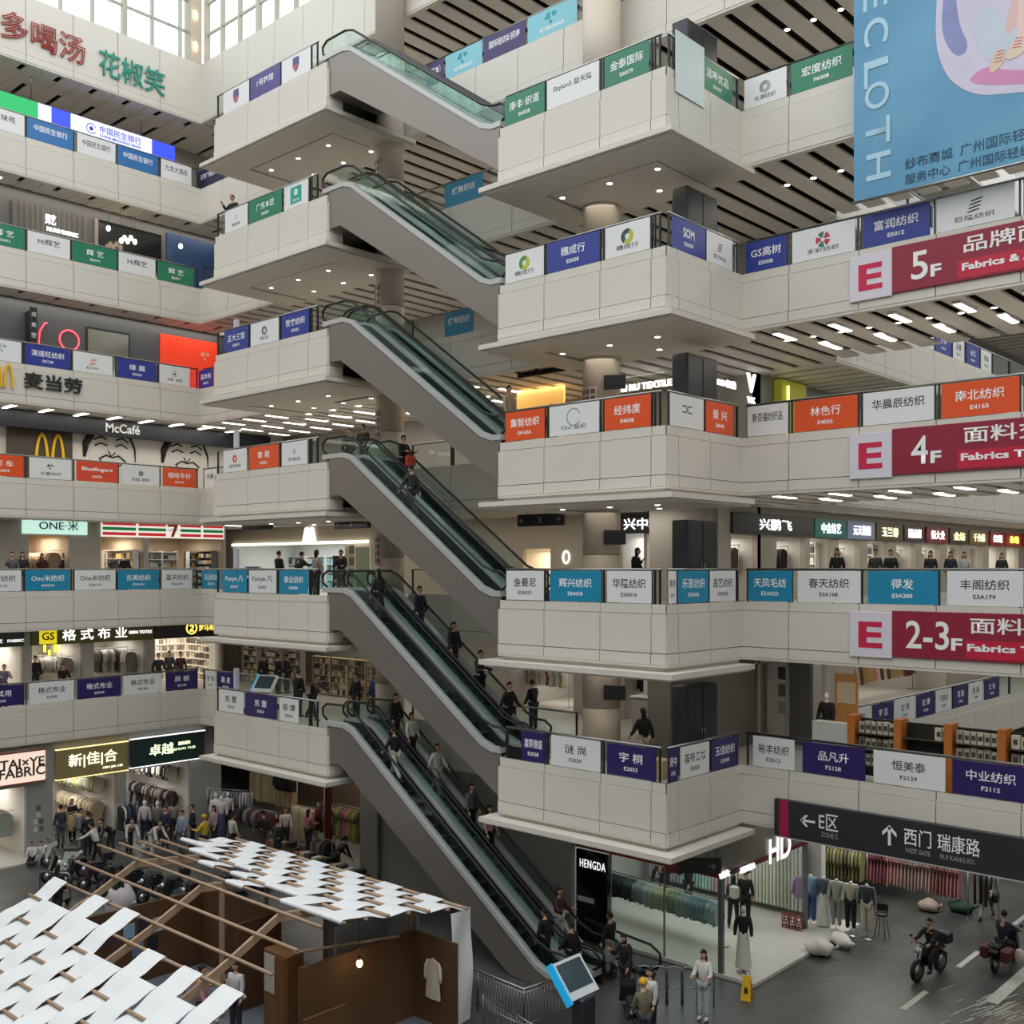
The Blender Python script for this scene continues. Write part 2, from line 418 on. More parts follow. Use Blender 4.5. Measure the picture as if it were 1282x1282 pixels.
# ------------------------------------------------------------------ escalators
CLAD = M('#87807a', .38, .5, noise=.05, scale=.5, name='escalator_cladding')
DECK = M('#b9bab8', .35, .2, noise=.04, name='escalator_deck')
STEPM = M('#232726', .5, .3, noise=.1, scale=6, name='escalator_step')
step_mesh = None
def escalator(n, y0, y1, lane):
    """from floor n+1 at the heads bay down to floor n at the feet bay"""
    global step_mesh
    zt, zb = F[n+1], F[n]; k = .7087
    xa = -27.75; xb = xa + (zt-zb)/k
    xs, xe = -28.7, xb + .62
    lab = 'the %s to %s floor' % (ORD[n+1], ORD[n])
    t = thing('escalator', '%s escalator lane of the pair running from %s' % (lane, lab), 'escalator', (0, 0, 0))
    ym = (y0+y1)/2; near = lane == 'outer'
    # truss cladding
    c = MB()
    poly = [(xs, zt+.31), (xa-.2, zt+.31), (xa+.2, zt+.19), (xb-.2, zb+.47), (xb+.25, zb+.31), (xe, zb+.31), (xe, max(zb-.95, .02)), (xb+.55 if zb else xb-1.15, max(zb-.95, .02)), (xa-.35, zt-.95), (xs, zt-.95)]
    if near: c.prism(poly, y0, y0+.03)
    else: c.prism(poly, y1-.03, y1)
    c.build('side_cladding', CLAD, t)
    u = MB()
    ub = [(xs, zt-.95), (xa-.35, zt-.95), (xb+.55 if zb else xb-1.15, max(zb-.95, .02)), (xe, max(zb-.95, .02))]
    for (p, q) in zip(ub[:-1], ub[1:]):
        u.add([(p[0], y0+.03, p[1]), (q[0], y0+.03, q[1]), (q[0], y1-.03, q[1]), (p[0], y1-.03, p[1])], [(0, 1, 2, 3)])
        u.add([(p[0], y0+.03, p[1]+.04), (q[0], y0+.03, q[1]+.04), (q[0], y1-.03, q[1]+.04), (p[0], y1-.03, p[1]+.04)], [(3, 2, 1, 0)])
    u.build('underside', M('#6d6862', .6, noise=.03), t)
    # decks, glass, handrails
    path = [(xs-.33, zt), (xa-.2, zt), (xa+.2, zt-.12), (xb-.2, zb+.16), (xb+.25, zb), (xe+(.55 if zb == 0 else .0), zb)]
    for yy, s in ((y0+.1, 0), (y1-.1, 1)):
        d = MB(); o1, o2 = (.03, 0) if s == 0 and near else (0, .03) if s == 1 and not near else (-.005, -.005)
        for (p, q) in zip(path[:-1], path[1:]):
            vs = []
            for (x, z) in (p, q):
                for (dy, dz) in ((-.1-o1, .46), (.1+o2, .46), (.1+o2, .305), (-.1-o1, .305)): vs.append((x, yy+dy, z+dz))
            d.add(vs, [(0, 4, 5, 1), (1, 5, 6, 2), (2, 6, 7, 3), (3, 7, 4, 0), (0, 1, 2, 3), (7, 6, 5, 4)])
        d.build('deck', DECK, t)
        gq = MB()
        for (p, q) in zip(path[:-1], path[1:]):
            vs = [(p[0], yy-.006, p[1]+.46), (q[0], yy-.006, q[1]+.46), (q[0], yy-.006, q[1]+1.0), (p[0], yy-.006, p[1]+1.0)]
            vs += [(x, y+.012, z) for x, y, z in vs]
            gq.add(vs, [(0, 1, 2, 3), (7, 6, 5, 4)])
        gq.build('glass_balustrade', GREENGLASS, t)
        h = [(path[0][0]+.1, yy, zt+.48), (path[0][0]-.12, yy, zt+.62), (path[0][0]-.14, yy, zt+.86), (path[0][0]+.1, yy, zt+1.02)]
        h += [(x, yy, z+1.03) for x, z in path[1:-1]]
        q = path[-1]
        h += [(q[0]-.1, yy, zb+1.02), (q[0]+.14, yy, zb+.86), (q[0]+.12, yy, zb+.6), (q[0]-.1, yy, zb+.46)]
        hb = MB(); hb.tube(h, .04, 8); hb.build('handrail', RUBBER, t)
    # inner skirts
    for yy in (y0+.2, y1-.2):
        d = MB()
        for (p, q) in zip(path[:-1], path[1:]):
            vs = [(p[0], yy-.01, p[1]-.25), (q[0], yy-.01, q[1]-.25), (q[0], yy-.01, q[1]+.36), (p[0], yy-.01, p[1]+.36)]
            vs += [(x, y+.02, z) for x, y, z in vs]
            d.add(vs, [(0, 1, 2, 3), (7, 6, 5, 4), (0, 4, 5, 1), (3, 2, 6, 7)])
        d.build('skirt', M('#56595a', .35, .7), t)
    w = (y1-y0)-.44
    if step_mesh is None:
        sm = MB(); sm.box(-.2, .2, -w/2, w/2, -.07, 0); sm.cur = 1
        for i in range(9): sm.box(-.19+i*.045, -.17+i*.045, -w/2+.02, w/2-.02, 0, .012)
        sm.cur = 0; sm.box(.17, .2, -w/2, w/2, -.28, -.07)
        sm.cur = 2; sm.box(.185, .205, -w/2, w/2, .0, .014)
        step_mesh = sm.mesh('step', [STEPM, M('#3c4140', .45, .5), M('#7d8484', .4, .5)])
    m = int((xb-xa)/.4)
    for i in range(m):
        x = xa + .2 + i*.4
        obj('step', step_mesh, t, (x, ym, zt - (x-xa)*k + .0))
    cb = MB(); cb.box(xs-.8, xa+.02, y0+.2, y1-.2, zt-.06, zt+.005); cb.build('comb_plate', STEEL, t)
    cb = MB(); cb.box(xb, xe+.6, y0+.2, y1-.2, zb-.06, zb+.02 if zb == 0 else zb+.005); cb.build('comb_plate', STEEL, t)
    return t
YE0, YE1, YE2 = 22.3, 23.38, 24.46
for n in range(1, 7):
    escalator(n, YE0, YE1, 'outer'); escalator(n, YE1, YE2, 'inner')
# ================================================================== banners and signs
GREEN, BLUE, ORANGE, TEAL, PURPLE, PALE, NAVY, RED, TEALPALE, VIOLET = '#1d7a5a', '#27388f', '#e2531f', '#1787ad', '#2b1c5e', '#e2e3e2', '#23263f', '#c43a2e', '#7fc3d0', '#4a3f86'
CNAME = {GREEN: 'green', BLUE: 'blue', ORANGE: 'orange', TEAL: 'teal', PURPLE: 'purple', PALE: 'white', NAVY: 'navy', RED: 'red', TEALPALE: 'pale teal', VIOLET: 'violet'}
INKW = M('#f0f0ee', .6, noise=0, name='white_ink'); INKB = M('#26262a', .6, noise=0, name='black_ink'); INKG = M('#8d9092', .6, noise=0, name='grey_ink')
def ink(h): return M(h, .6, noise=0)
def logo(t, kind, x, z, s, c1, c2=None, y=-.05):
    mb = MB(); mats = [ink(c1), ink(c2 or c1)]
    def arc(r0, r1, a0, a1, n=14, cx=0, cz=0):
        vs = []
        for i in range(n+1):
            a = R(a0 + (a1-a0)*i/n)
            vs += [(cx+math.cos(a)*r0*s, 0, cz*s+math.sin(a)*r0*s), (cx+math.cos(a)*r1*s, 0, cz*s+math.sin(a)*r1*s)]
        mb.add(vs, [(2*i, 2*i+1, 2*i+3, 2*i+2) for i in range(n)])
    if kind == 'ring': arc(.42, .5, 20, 330); mb.cur = 1; arc(.0, .2, 0, 360)
    elif kind == 'leaf':
        for k, (a0, a1) in enumerate(((60, 235), (240, 415))):
            mb.cur = k; arc(.18, .5, a0, a1, 16)
    elif kind == 'bars':
        for i in range(4): mb.cur = i % 2; mb.prism([(-.4*s+i*.06*s, (-.36+i*.2)*s), (.25*s+i*.06*s, (-.26+i*.2)*s), (.25*s+i*.06*s, (-.18+i*.2)*s), (-.4*s+i*.06*s, (-.28+i*.2)*s)], -.001, .0)
    elif kind == 'shield':
        pts = [(-.32*s, .45*s), (.32*s, .45*s), (.34*s, -.05*s), (.18*s, -.38*s), (0, -.5*s), (-.18*s, -.38*s), (-.34*s, -.05*s)]
        mb.prism(pts, -.001, 0); mb.cur = 1; mb.prism([(.28*s, -.03*s), (.14*s, -.33*s), (0, -.43*s), (-.14*s, -.33*s), (-.28*s, -.03*s)], -.003, -.001)
    elif kind == 'petals':
        for k in range(5): mb.cur = k % 2; arc(.12, .46, k*72+10, k*72+66, 6)
    elif kind == 'bird':
        for k, (dx, a0) in enumerate(((-.1, 100), (.12, 40), (.0, 200))): arc(.1, .52-.1*k, a0, a0+75, 8, dx*s)
    elif kind == 'brackets':
        for sx in (-1, 1):
            for zz in (.16, -.16): mb.box(min(sx*.06*s, sx*.46*s), max(sx*.06*s, sx*.46*s), -.001, 0, zz*s-.03*s, zz*s+.03*s)
            mb.box(min(sx*.02*s, sx*.08*s), max(sx*.02*s, sx*.08*s), -.001, 0, -.12*s, .12*s)
    elif kind == 'arch':
        for cx in (-.22*s, .22*s):
            vs = []; n = 14
            for i in range(n+1):
                a = math.pi*i/n
                for q in (0, 1): vs.append((cx + math.cos(a)*(.2 if q else .125)*s, 0, -.5*s + math.sin(a)*(1. if q else .9)*s))
            vs2 = [(x, -.08, zz) for x, y_, zz in vs]; m = len(vs)
            fs = [(2*i, 2*i+1, 2*i+3, 2*i+2) for i in range(n)]
            mb.add(vs + vs2, fs + [tuple(m+q for q in reversed(f)) for f in fs] + [(2*i+1, m+2*i+1, m+2*i+3, 2*i+3) for i in range(n)] + [(2*i, 2*i+2, m+2*i+2, m+2*i) for i in range(n)])
    return mb.build('emblem', mats, t, (x, y, z))
def plane_of(run):
    fc, at, _, _ = RUN[run]
    return fc, at, (lambda p: x_on(p, at)) if fc == 'y' else (lambda p: y_on(p, at))
def banner(run, n, p0, p1, colr, words, code, desc, lg=None, extra=None):
    fc, at, fn = plane_of(run); s0, s1 = fn(p0), fn(p1); w = s1 - s0; c = (s0+s1)/2
    zc = F[n] + .2 + .43; h = .82
    name = CNAME[colr]
    t = face('banner', '%s banner %s, %s-floor %s' % (name, desc, ORD[n], RSHORT[run]), 'banner', fc, c, at + (.07 if fc == 'y' else -.07), zc, 'shop banners on the glass balustrades')
    mb = MB(); mb.rbox(-w/2, w/2, -.046, -.033, -h/2, h/2, .004); mb.build('panel', M(colr, .38, noise=.02, scale=.8), t)
    e = MB()
    for sx in (-1, 1):
        for sz in (-1, 1): e.cyl((sx*(w/2-.05), -.04), .012, sz*(h/2-.05)-.0, sz*(h/2-.05)+.012, 8)
    dark = colr != PALE
    im = INKW if dark else INKB
    y = -.0475
    if words:
        k = len(words); hh = .25
        tw = min(w*.74, hh*1.12*sum(1.0 if ord(q) > 0x2e80 else .62 for q in words))
        if lg: letter(t, words, 0, y, -.2, .13, INKB if not dark else im, min(tw, w*.5), .02)
        else: letter(t, words, 0, y, .09, hh if tw > hh*.6*k else hh*.8, im, tw, .025)
    if code: letter(t, code, 0, y, -.2, .105, im, min(w*.45, .085*len(code)), .02, name='unit_number')
    if lg: logo(t, lg[0], 0, .06, lg[3] if len(lg) > 3 else .4, lg[1], lg[2], y)
    return t
RSHORT = {'LF': 'side gallery', 'LB': 'inner corner', 'BL': 'escalator-head bay', 'CB': 'back gallery', 'BF': 'escalator-foot bay', 'BS': 'bay return', 'RF': 'road gallery'}
B = banner
# side gallery
B('LF',7,-20,31,PALE,'广味苑',None,'with red and pink characters, at the edge of view')
CNAME['#2a6fae'] = 'blue'
B('LF',7,35,92,'#2a6fae','中国民生银行',None,'first after the white one with characters')
B('LF',7,97,145,PALE,'中国民生银行',None,'almost blank, between the two blue ones')
B('LF',7,148,198,'#2a6fae','中国民生银行',None,'between the almost blank one and the last white one')
B('LF',7,202,240,PALE,'九龙大酒店',None,'with a dark bar under its lettering, by the inner corner')
B('LF',6,-20,31,GREEN,'辉 艺','E6071','numbered 6071, furthest from the inner corner')
B('LF',6,35,88,PALE,'Hi辉艺',None,'with black lettering between the first two green ones')
B('LF',6,91,147,GREEN,'辉 艺','E6071','between the two white ones')
B('LF',6,149,195,PALE,'Hi辉艺',None,'with black lettering, second from the inner corner')
B('LF',6,198,243,GREEN,'辉 艺','E6071','next to the inner corner')
B('LF',5,-20,27,PALE,None,None,'with a pale grey bird mark, above the yellow arch emblem',('bird','#9fb0b0',None))
B('LF',5,32,88,BLUE,'演道旺纺织','E5128','numbered E5128')
B('LF',5,92,141,PALE,'红叶',None,'with a red striped mark',('bars','#d8442c','#e06a4a'))
B('LF',5,148,196,BLUE,'维 震','E5021','numbered E5021')
B('LF',5,200,238,PALE,'伟 邦',None,'with a black ring mark by the inner corner',('ring','#2a2a2a',None,.26))
B('LF',4,-20,30,ORANGE,'彩 车','E4039','with a short word, furthest from the inner corner')
B('LF',4,37,90,PALE,'兰嘉纺织',None,'with a small grey mark beside the red one',('bird','#4a5a52',None,.26))
CNAME['#dc4a2c'] = 'orange-red'
B('LF',4,96,148,'#dc4a2c','Bluefingers','E4076','with rounded latin lettering')
B('LF',4,153,200,PALE,'世图 面料',None,'with a black round cross mark',('petals','#222222','#222222',.24))
B('LF',4,204,246,ORANGE,'细哈牛仔','E4176','with four characters by the inner corner')
B('LF',3,-25,27,PALE,'绣坊纺织','E3A112','with black lettering, furthest from the inner corner')
B('LF',3,32,88,TEAL,'One米纺织','E3A010','with latin and chinese lettering')
B('LF',3,94,145,PALE,'One米纺织','E3A119','between the two teal ones')
B('LF',3,148,199,TEAL,'吉美纺织','E3A101','second from the inner corner')
B('LF',3,203,241,PALE,'蓝天纺织','E3A103','by the inner corner')
B('LF',2,-30,30,PURPLE,'布其用','E2093','furthest from the inner corner')
B('LF',2,37,93,PALE,'格式布业','E2098','between the first two purple ones')
B('LF',2,97,152,PURPLE,'格式布业','E2099','between the two white ones')
B('LF',2,155,203,PALE,'格式布业','E2100','second from the inner corner')
B('LF',2,208,248,PURPLE,'辰 都','E2105','with two characters by the inner corner')
# inner corner
B('LB',7,247,277,NAVY,'城市广场招商部',None,'with two small rows of lettering')
B('LB',5,248,266,BLUE,'嘉丰利','E5023','half hidden by the bay')
B('LB',4,255,270,PALE,'天美',None,'half hidden by the bay')
B('LB',3,252,276,TEAL,'乐活纺织','E3A105','half hidden by the bay')
B('LB',2,257,269,PALE,'衣 佳','E2107','narrow one half hidden by the bay')
B('LB',2,271,293,PURPLE,'晨 星','E2108','half hidden by the bay')
# heads bay
B('BL',7,279,311,PALE,None,None,'with a shield mark at the far end',('shield','#5c5a86','#c05a72',.55))
B('BL',7,313,350,VIOLET,'1号跑馆',None,'between the two shield marks')
B('BL',7,352,388,PALE,None,None,'with a shield mark near the handrail',('shield','#5c5a86','#c05a72',.55))
B('BL',6,281,309,PALE,'格林',None,'with a faint grey mark',('petals','#b9bcbb','#c9cbca',.22))
B('BL',6,311,352,GREEN,'广东本匠','E6020','with four characters')
B('BL',6,355,385,PALE,None,None,'with a teal square in its middle',None)
tq = MB(); tq.box(-.32, .32, -.001, 0, -.28, .3)
for o_ in [x for x in col.objects if x.get('label', '').startswith('white banner with a teal square')]:
    tq.build('teal_square', ink('#1fa08d'), o_, (0, -.048, 0)); logo(o_, 'leaf', 0, .1, .22, '#e8f2ef', '#e8f2ef', -.052)
    letter(o_, '采芝林', 0, -.051, -.17, .09, INKW, .4)
B('BL',5,280,310,BLUE,'正大三官','E5031','furthest from the handrail')
B('BL',5,313,348,PALE,'悦石',None,'with a grey hook mark',('leaf','#6a6d70','#8b8e90',.34))
B('BL',5,352,386,BLUE,'贺睿纺织','E5025','next to the handrail')
B('BL',4,279,308,PALE,'吉祥纺',None,'with a red swirl mark',('leaf','#d23a3a','#e4705e',.3))
B('BL',4,311,348,ORANGE,'章 菀','E4020','with two characters')
B('BL',4,352,384,PALE,'布悦坊',None,'with a small black mark',('ring','#2a2a2a','#2a2a2a',.18))
B('BL',3,278,308,TEAL,'Fanye.凡','E3A007','furthest from the handrail')
B('BL',3,311,345,PALE,'Fanye.凡','E3A007','between the two teal ones')
B('BL',3,349,385,TEAL,'泰业纺织','E3A006','next to the handrail')
B('BL',2,273,304,PALE,'凯 蕾','E2024','furthest from the handrail')
B('BL',2,306,346,PURPLE,'凯 蕾','E2024','in the middle')
B('BL',2,349,373,PALE,'振 博','E2018','next to the handrail')
# gallery behind the escalators
B('CB',7,534,555,PURPLE,'花城',None,'short one behind the handrail')
B('CB',7,557,603,TEALPALE,'蝶舞轻纺',None,'with a butterfly mark, nearer the escalators',('bird','#2f9aa8','#2f9aa8',.5))
B('CB',7,605,657,PURPLE,'国际轻纺城招商',None,'between the two butterfly marks')
B('CB',7,660,722,TEALPALE,'蝶舞轻纺',None,'with a butterfly mark, beside the round column',('bird','#2f9aa8','#2f9aa8',.5))
B('CB',6,556,604,TEAL,'蝶舞轻纺',None,'with faint lettering under the soffit')
B('CB',5,556,592,TEAL,'蝶舞轻纺',None,'with faint lettering beside the truss')
# feet bay
B('BF',6,631,681,GREEN,'南丰·织道','E6028','numbered E6028')
B('BF',6,684,749,PALE,'Skylon5 益天隆',None,'with grey latin script lettering')
B('BF',6,756,812,GREEN,'金泰国际','E6079','numbered E6079')
B('BS',6,880,918,GREEN,'温塞优品','E6107','with four characters')
B('RF',6,931,984,PALE,'生源纺织',None,'with a grey swoosh mark',('leaf','#8f9493','#a9adab',.34))
B('RF',6,990,1067,GREEN,'宏度纺织','F6008','numbered F6008')
B('BF',5,632,680,PALE,'穗成行',None,'with a green and yellow leaf mark, next to the escalators',('leaf','#4f8f3a','#b9bf3a',.4))
B('BF',5,684,750,BLUE,'穗成行','E5028','numbered E5028')
B('BF',5,757,813,PALE,'穗成行',None,'with a green and yellow leaf mark, by the bay corner',('leaf','#2f4f52','#b9bf3a',.4))
B('BS',5,842,884,BLUE,'SOM','E5009','with three latin letters')
B('BS',5,886,918,PALE,'贺子布业',None,'with a black zigzag mark',('bars','#2a2a2a','#2a2a2a',.3))
B('RF',5,933,984,BLUE,'GS高树','E5008','numbered E5008')
B('RF',5,991,1070,PALE,'多彩纺织',None,'with a red, green and black petal mark',('petals','#c23a55','#3f7a6a',.44))
B('RF',5,1080,1164,BLUE,'富润纺织','E5012','numbered E5012')
B('RF',5,1172,1270,PALE,'巨隆纺织',None,'with a black woven mark',('bars','#2f2f2f','#2f2f2f',.42))
B('BF',4,632,681,ORANGE,'集智纺织','E4165A','numbered E4165A')
B('BF',4,687,749,PALE,'Our 品织',None,'with a dotted blue ring mark',('ring','#8fa3bd','#e2e3e2',.5))
B('BF',4,756,814,ORANGE,'经纬度','E4038','numbered E4038')
B('BS',4,840,882,PALE,None,None,'with two black bracket marks',('brackets','#222222',None,.5))
B('BS',4,885,919,ORANGE,'景 兴','E4040','with two characters')
B('RF',4,935,986,PALE,'新百福纺织品',None,'with dark brush lettering')
B('RF',4,994,1073,ORANGE,'林色行','E4026','numbered E4026')
B('RF',4,1080,1169,PALE,'华晨辰纺织',None,'with grey lettering')
B('RF',4,1178,1276,ORANGE,'南北纺织','E4165','numbered E4165')
B('BF',3,633,680,PALE,'金曼尼','E3A033','numbered E3A033')
B('BF',3,688,752,TEAL,'辉兴纺织','E3A018','numbered E3A018')
B('BF',3,759,815,PALE,'华隆纺织','E3A016','numbered E3A016')
B('BS',3,838,848,PALE,'辉丰','E3A19','narrow one at the bay corner')
B('BS',3,850,888,TEAL,'乐思纺织','E3A036','with four characters')
B('BS',3,890,922,PALE,'昌艺纺织','E3A202','next to the inner corner')
B('RF',3,936,991,TEAL,'天凤毛纺','E3A023','numbered E3A023')
B('RF',3,998,1077,PALE,'春天纺织','E3A168','numbered E3A168')
B('RF',3,1086,1174,TEAL,'得发','E3A200','numbered E3A200')
B('RF',3,1185,1281,PALE,'丰阁纺织','E3A179','numbered E3A179')
B('BF',2,652,682,PURPLE,'嘉荣德盛','E2028','numbered E2028')
B('BF',2,689,751,PALE,'谜 尚','E2029','numbered E2029')
B('BF',2,759,820,PURPLE,'宇 桐','E2033','numbered E2033')
B('BS',2,838,850,PURPLE,'贤中','E2002','narrow one at the bay corner')
B('BS',2,853,889,PALE,'荟帝工坊','E2020','between the two purple ones')
B('BS',2,892,925,PURPLE,'玉佳纺织','E2008','next to the inner corner')
B('RF',2,942,994,PALE,'裕丰纺织','E2012','numbered E2012')
B('RF',2,1004,1083,PURPLE,'品凡升','F2128','numbered F2128')
B('RF',2,1093,1183,PALE,'恒美泰','F2129','numbered F2129')
B('RF',2,1192,1290,PURPLE,'中业纺织','F2112','numbered F2112')
# tall pale sheet on the sixth-floor return side
y0_, y1_ = y_on(843, XBR1), y_on(879, XBR1)
t = face('banner', 'tall pale blank sheet hung over the sixth-floor parapet at the bay corner', 'banner', 'x', (y0_+y1_)/2, XBR1+.05, F[6]+.25)
mb = MB(); mb.rbox(-(y1_-y0_)/2, (y1_-y0_)/2, -.02, -.005, -.62, .95, .004); mb.build('panel', M('#cfdcda', .4, noise=.02), t)

# floor signs on the gallery parapet
DKRED, HOT, LAV, MAGENTA = M('#8e1d34', .45, noise=.02, name='dark_red_sign'), M('#bf1b3c', .45, noise=.02), M('#d9d3dc', .45, noise=.02), M('#c8184a', .5, noise=0)
for n, big, zh, en, zl, zh_ in ((5, '5', '品牌面料', 'Fabrics & App', F[5]-1.06, F[5]-.02), (4, '4', '面料交易', 'Fabrics Trading', F[4]-1.06, F[4]-.02), (3, '2-3', '面料交易', 'Fabrics Trading', F[3]-1.06, F[3]-.02)):
    xa, xb = x_on(1066, YB), x_on(1119, YB); xc = xb + 6.6; xm = x_on(1204, YB)
    t = face('floor_sign', 'red and lavender floor sign with big white %s on the %s-floor parapet' % (big if big != '2-3' else '2-3', ORD[n]), 'sign', 'y', xb, YB-.06, (zl+zh_)/2 + .03)
    h = zh_-zl+.1
    mb = MB(); mb.rbox(xa-xb, 0, -.06, 0, -h/2-.05, h/2-.04, .01); mb.build('letter_plate', LAV, t)
    mb = MB(); mb.rbox(0, xc-xb, -.06, 0, -h/2, h/2, .01); mb.build('red_board', DKRED, t)
    mb = MB(); mb.box(xm-xb-.06 + (.2 if n == 3 else 0), xc-xb-.1, -.066, -.06, -h/2+.06, -.08); mb.build('bright_band', HOT, t)
    XR = lambda p: x_on(p, YB-.06) - xb
    letter(t, 'E', (xa-xb)/2, -.065, -.05, h*.58, MAGENTA, .62, .03)
    d0, d1 = (1142, 1163) if n > 3 else (1135, 1189)
    letter(t, big, XR((d0+d1)/2), -.068, 0, h*.6, INKW, XR(d1)-XR(d0), .012)
    letter(t, 'F', XR(d1+10), -.068, -h*.17, h*.26, INKW, .26, .035)
    sh_ = 0 if n > 3 else 8
    letter(t, zh, XR(1205+sh_)+1.25, -.068, h*.24, h*.34, INKW, 2.4, .03)
    letter(t, en, XR(1207+sh_)+(.95 if len(en) < 14 else 1.15), -.072, -h*.24, h*.2, INKW, 1.95 if len(en) < 14 else 2.4, .035)
# way sign over the road
xa, xc = x_on(975, YB), XEND-.5
z0, z1 = 4.5, 5.47
t = face('way_sign', 'long dark hanging road sign with arrows to a zone and a west gate', 'sign', 'y', xa, YB-.1, (z0+z1)/2); h = z1-z0
mb = MB(); mb.rbox(0, xc-xa, -.16, .02, -h/2, h/2, .01); mb.build('board', M('#323236', .4, .2, noise=.03), t)
mb = MB(); mb.box(.16, .42, -.165, -.16, -h/2+.005, h/2-.005); mb.build('magenta_stripe', M('#a81748', .5), t)
mb = MB(); mb.box(0, xc-xa, -.17, .02, -h/2-.03, -h/2); mb.build('edge_strip', M('#c9c4c4', .4, .4), t)
def arrow(t, x, z, s, rot, mat, y):
    mb = MB(); c, s_ = math.cos(R(rot)), math.sin(R(rot))
    def pr(pts): mb.prism([(p[0]*c-p[1]*s_, p[0]*s_+p[1]*c) for p in pts], -.004, 0)
    pr([(-.07*s, -.5*s), (.07*s, -.5*s), (.07*s, .42*s), (-.07*s, .42*s)])
    pr([(0, .5*s), (0, .3*s), (-.36*s, -.06*s), (-.36*s, .14*s)]); pr([(0, .5*s), (.36*s, .14*s), (.36*s, -.06*s), (0, .3*s)])
    return mb.build('arrow', mat, t, (x, y, z))
X = lambda p: x_on(p, YB) - xa
arrow(t, X(1017), .04, .42, 90, INKW, -.166); letter(t, 'E区', X(1043), -.168, .1, .42, INKW, X(1055)-X(1031), .015); letter(t, 'ZONE E', X(1044), -.168, -.24, .13, INKG, .46)
arrow(t, X(1119), .04, .5, 0, INKW, -.166); letter(t, '西门', X(1154), -.168, .09, .42, INKW, X(1171)-X(1137), .015); letter(t, '瑞康路', X(1205), -.168, .09, .42, INKW, X(1231)-X(1178), .015)
letter(t, 'WEST GATE', X(1154), -.168, -.25, .12, INKG, .62); letter(t, 'RUI KANG RD.', X(1204), -.168, -.25, .12, INKG, .82)
# side gallery wall lettering
def wall_letters(label, n, p, dz, body, h, w, mat, depth=.05, outline=False):
    y = y_on(p, XL)
    t = face('wall_lettering', label, 'sign', 'x', y, XL+.06, F[n]+dz); letter(t, body, 0, -.03, 0, h, mat, w, 'outline' if outline else .02, depth, 'letters'); return t
def z_at(px, py, X=None, Y=None):
    r = ray(px); tt = (X/r.x) if X is not None else (Y/r.y); return CAMZ + (HZ-py)*tt/FPX
wall_letters('large outlined red characters on the eighth-floor side gallery wall', 8, 54, z_at(54, 48, X=XL)-33, '多喝汤', 1.15, 3.4, M('#a8342f', .5, noise=0), 0, True)
wall_letters('large teal brush characters on the eighth-floor side gallery wall', 8, 165, z_at(165, 92, X=XL)-33, '花椒笑', 1.1, 3.0, M('#1f8a76', .5, noise=0), .02)
wall_letters('black raised characters on the fifth-floor side gallery parapet', 5, 66, z_at(66, 480, X=XL)-19.5, '麦当劳', .62, 2.35, INKB)
y = y_on(2, XL); t = face('arch_emblem', 'yellow double-arch emblem on the fifth-floor side gallery parapet', 'sign', 'x', y, XL+.08, z_at(5, 470, X=XL)); logo(t, 'arch', 0, 0, .95, '#e8b820', None, 0)
# long screen hung over the seventh-floor side gallery
y0_, y1_ = y_on(-12, XL-1.2), y_on(218, XL-1.2); w = y1_-y0_
t = face('led_screen', 'long blue, white and green lit screen hanging above the seventh-floor side gallery', 'screen', 'x', (y0_+y1_)/2, XL-1.2, 30.35)
mb = MB(); mb.rbox(-w/2, w/2, -.06, .06, -.4, .4, .01); mb.build('housing', DARKSTEEL, t)
def lit(c, e=1.0): return M(c, emit=e)
segs = [(-.5, -.27, '#1f9a58'), (-.27, -.2, '#c9ccff'), (-.2, -.1, '#2f45e0'), (-.1, .36, '#c4c8ff'), (.36, .5, '#2f45e0')]
for a, b_, c in segs:
    mb = MB(); mb.box(a*w+.01, b_*w-.0, -.066, -.06, -.37, .37); mb.build('lit_panel', lit(c, 1.1), t)
letter(t, '中国民生银行', .14*w+.3, -.07, .1, .3, ink('#3a3fae'), 1.9); letter(t, 'CHINA MINSHENG BANK', .14*w+.3, -.07, -.17, .12, ink('#3a3fae'), 1.9); logo(t, 'ring', .0*w+.1, 0, .45, '#3a3fae', None, -.07)
for s_ in (-.3, .3):
    mb = MB(); mb.box(s_*w-.02, s_*w+.02, -.02, .02, .4, 1.35); mb.build('hanger', DARKSTEEL, t)
# the great blue poster
xa, xb = x_on(1070, YB-.45), x_on(1282, YB-.45)+2.6
z0 = 20.75
t = face('poster', 'huge blue hanging poster with pale upright latin letters and a shoe picture', 'poster', 'y', xa, YB-.45, z0)
w = xb-xa
pm = bpy.data.materials.new('printed_blue'); pm.use_nodes = True; nt = pm.node_tree; b = nt.nodes['Principled BSDF']; b.inputs['Roughness'].default_value = .32
tc = nt.nodes.new('ShaderNodeTexCoord'); n1 = nt.nodes.new('ShaderNodeTexNoise'); n1.inputs['Scale'].default_value = .35
cr = nt.nodes.new('ShaderNodeValToRGB'); cr.color_ramp.elements[0].color = lin('#4385ad'); cr.color_ramp.elements[1].color = lin('#66a5c2'); cr.color_ramp.elements[0].position = .3; cr.color_ramp.elements[1].position = .75
nt.links.new(tc.outputs['Object'], n1.inputs['Vector']); nt.links.new(n1.outputs['Fac'], cr.inputs['Fac']); nt.links.new(cr.outputs['Color'], b.inputs['Base Color'])
mb = MB(); mb.grid(lambda u, v: (u*w, -.04+.008*math.sin(u*9)*math.sin(v*7), v*9.5), 24, 24); mb.grid(lambda u, v: (u*w, -.02+.008*math.sin(u*9)*math.sin(v*7), (1-v)*9.5), 24, 24); mb.build('sheet', pm, t)

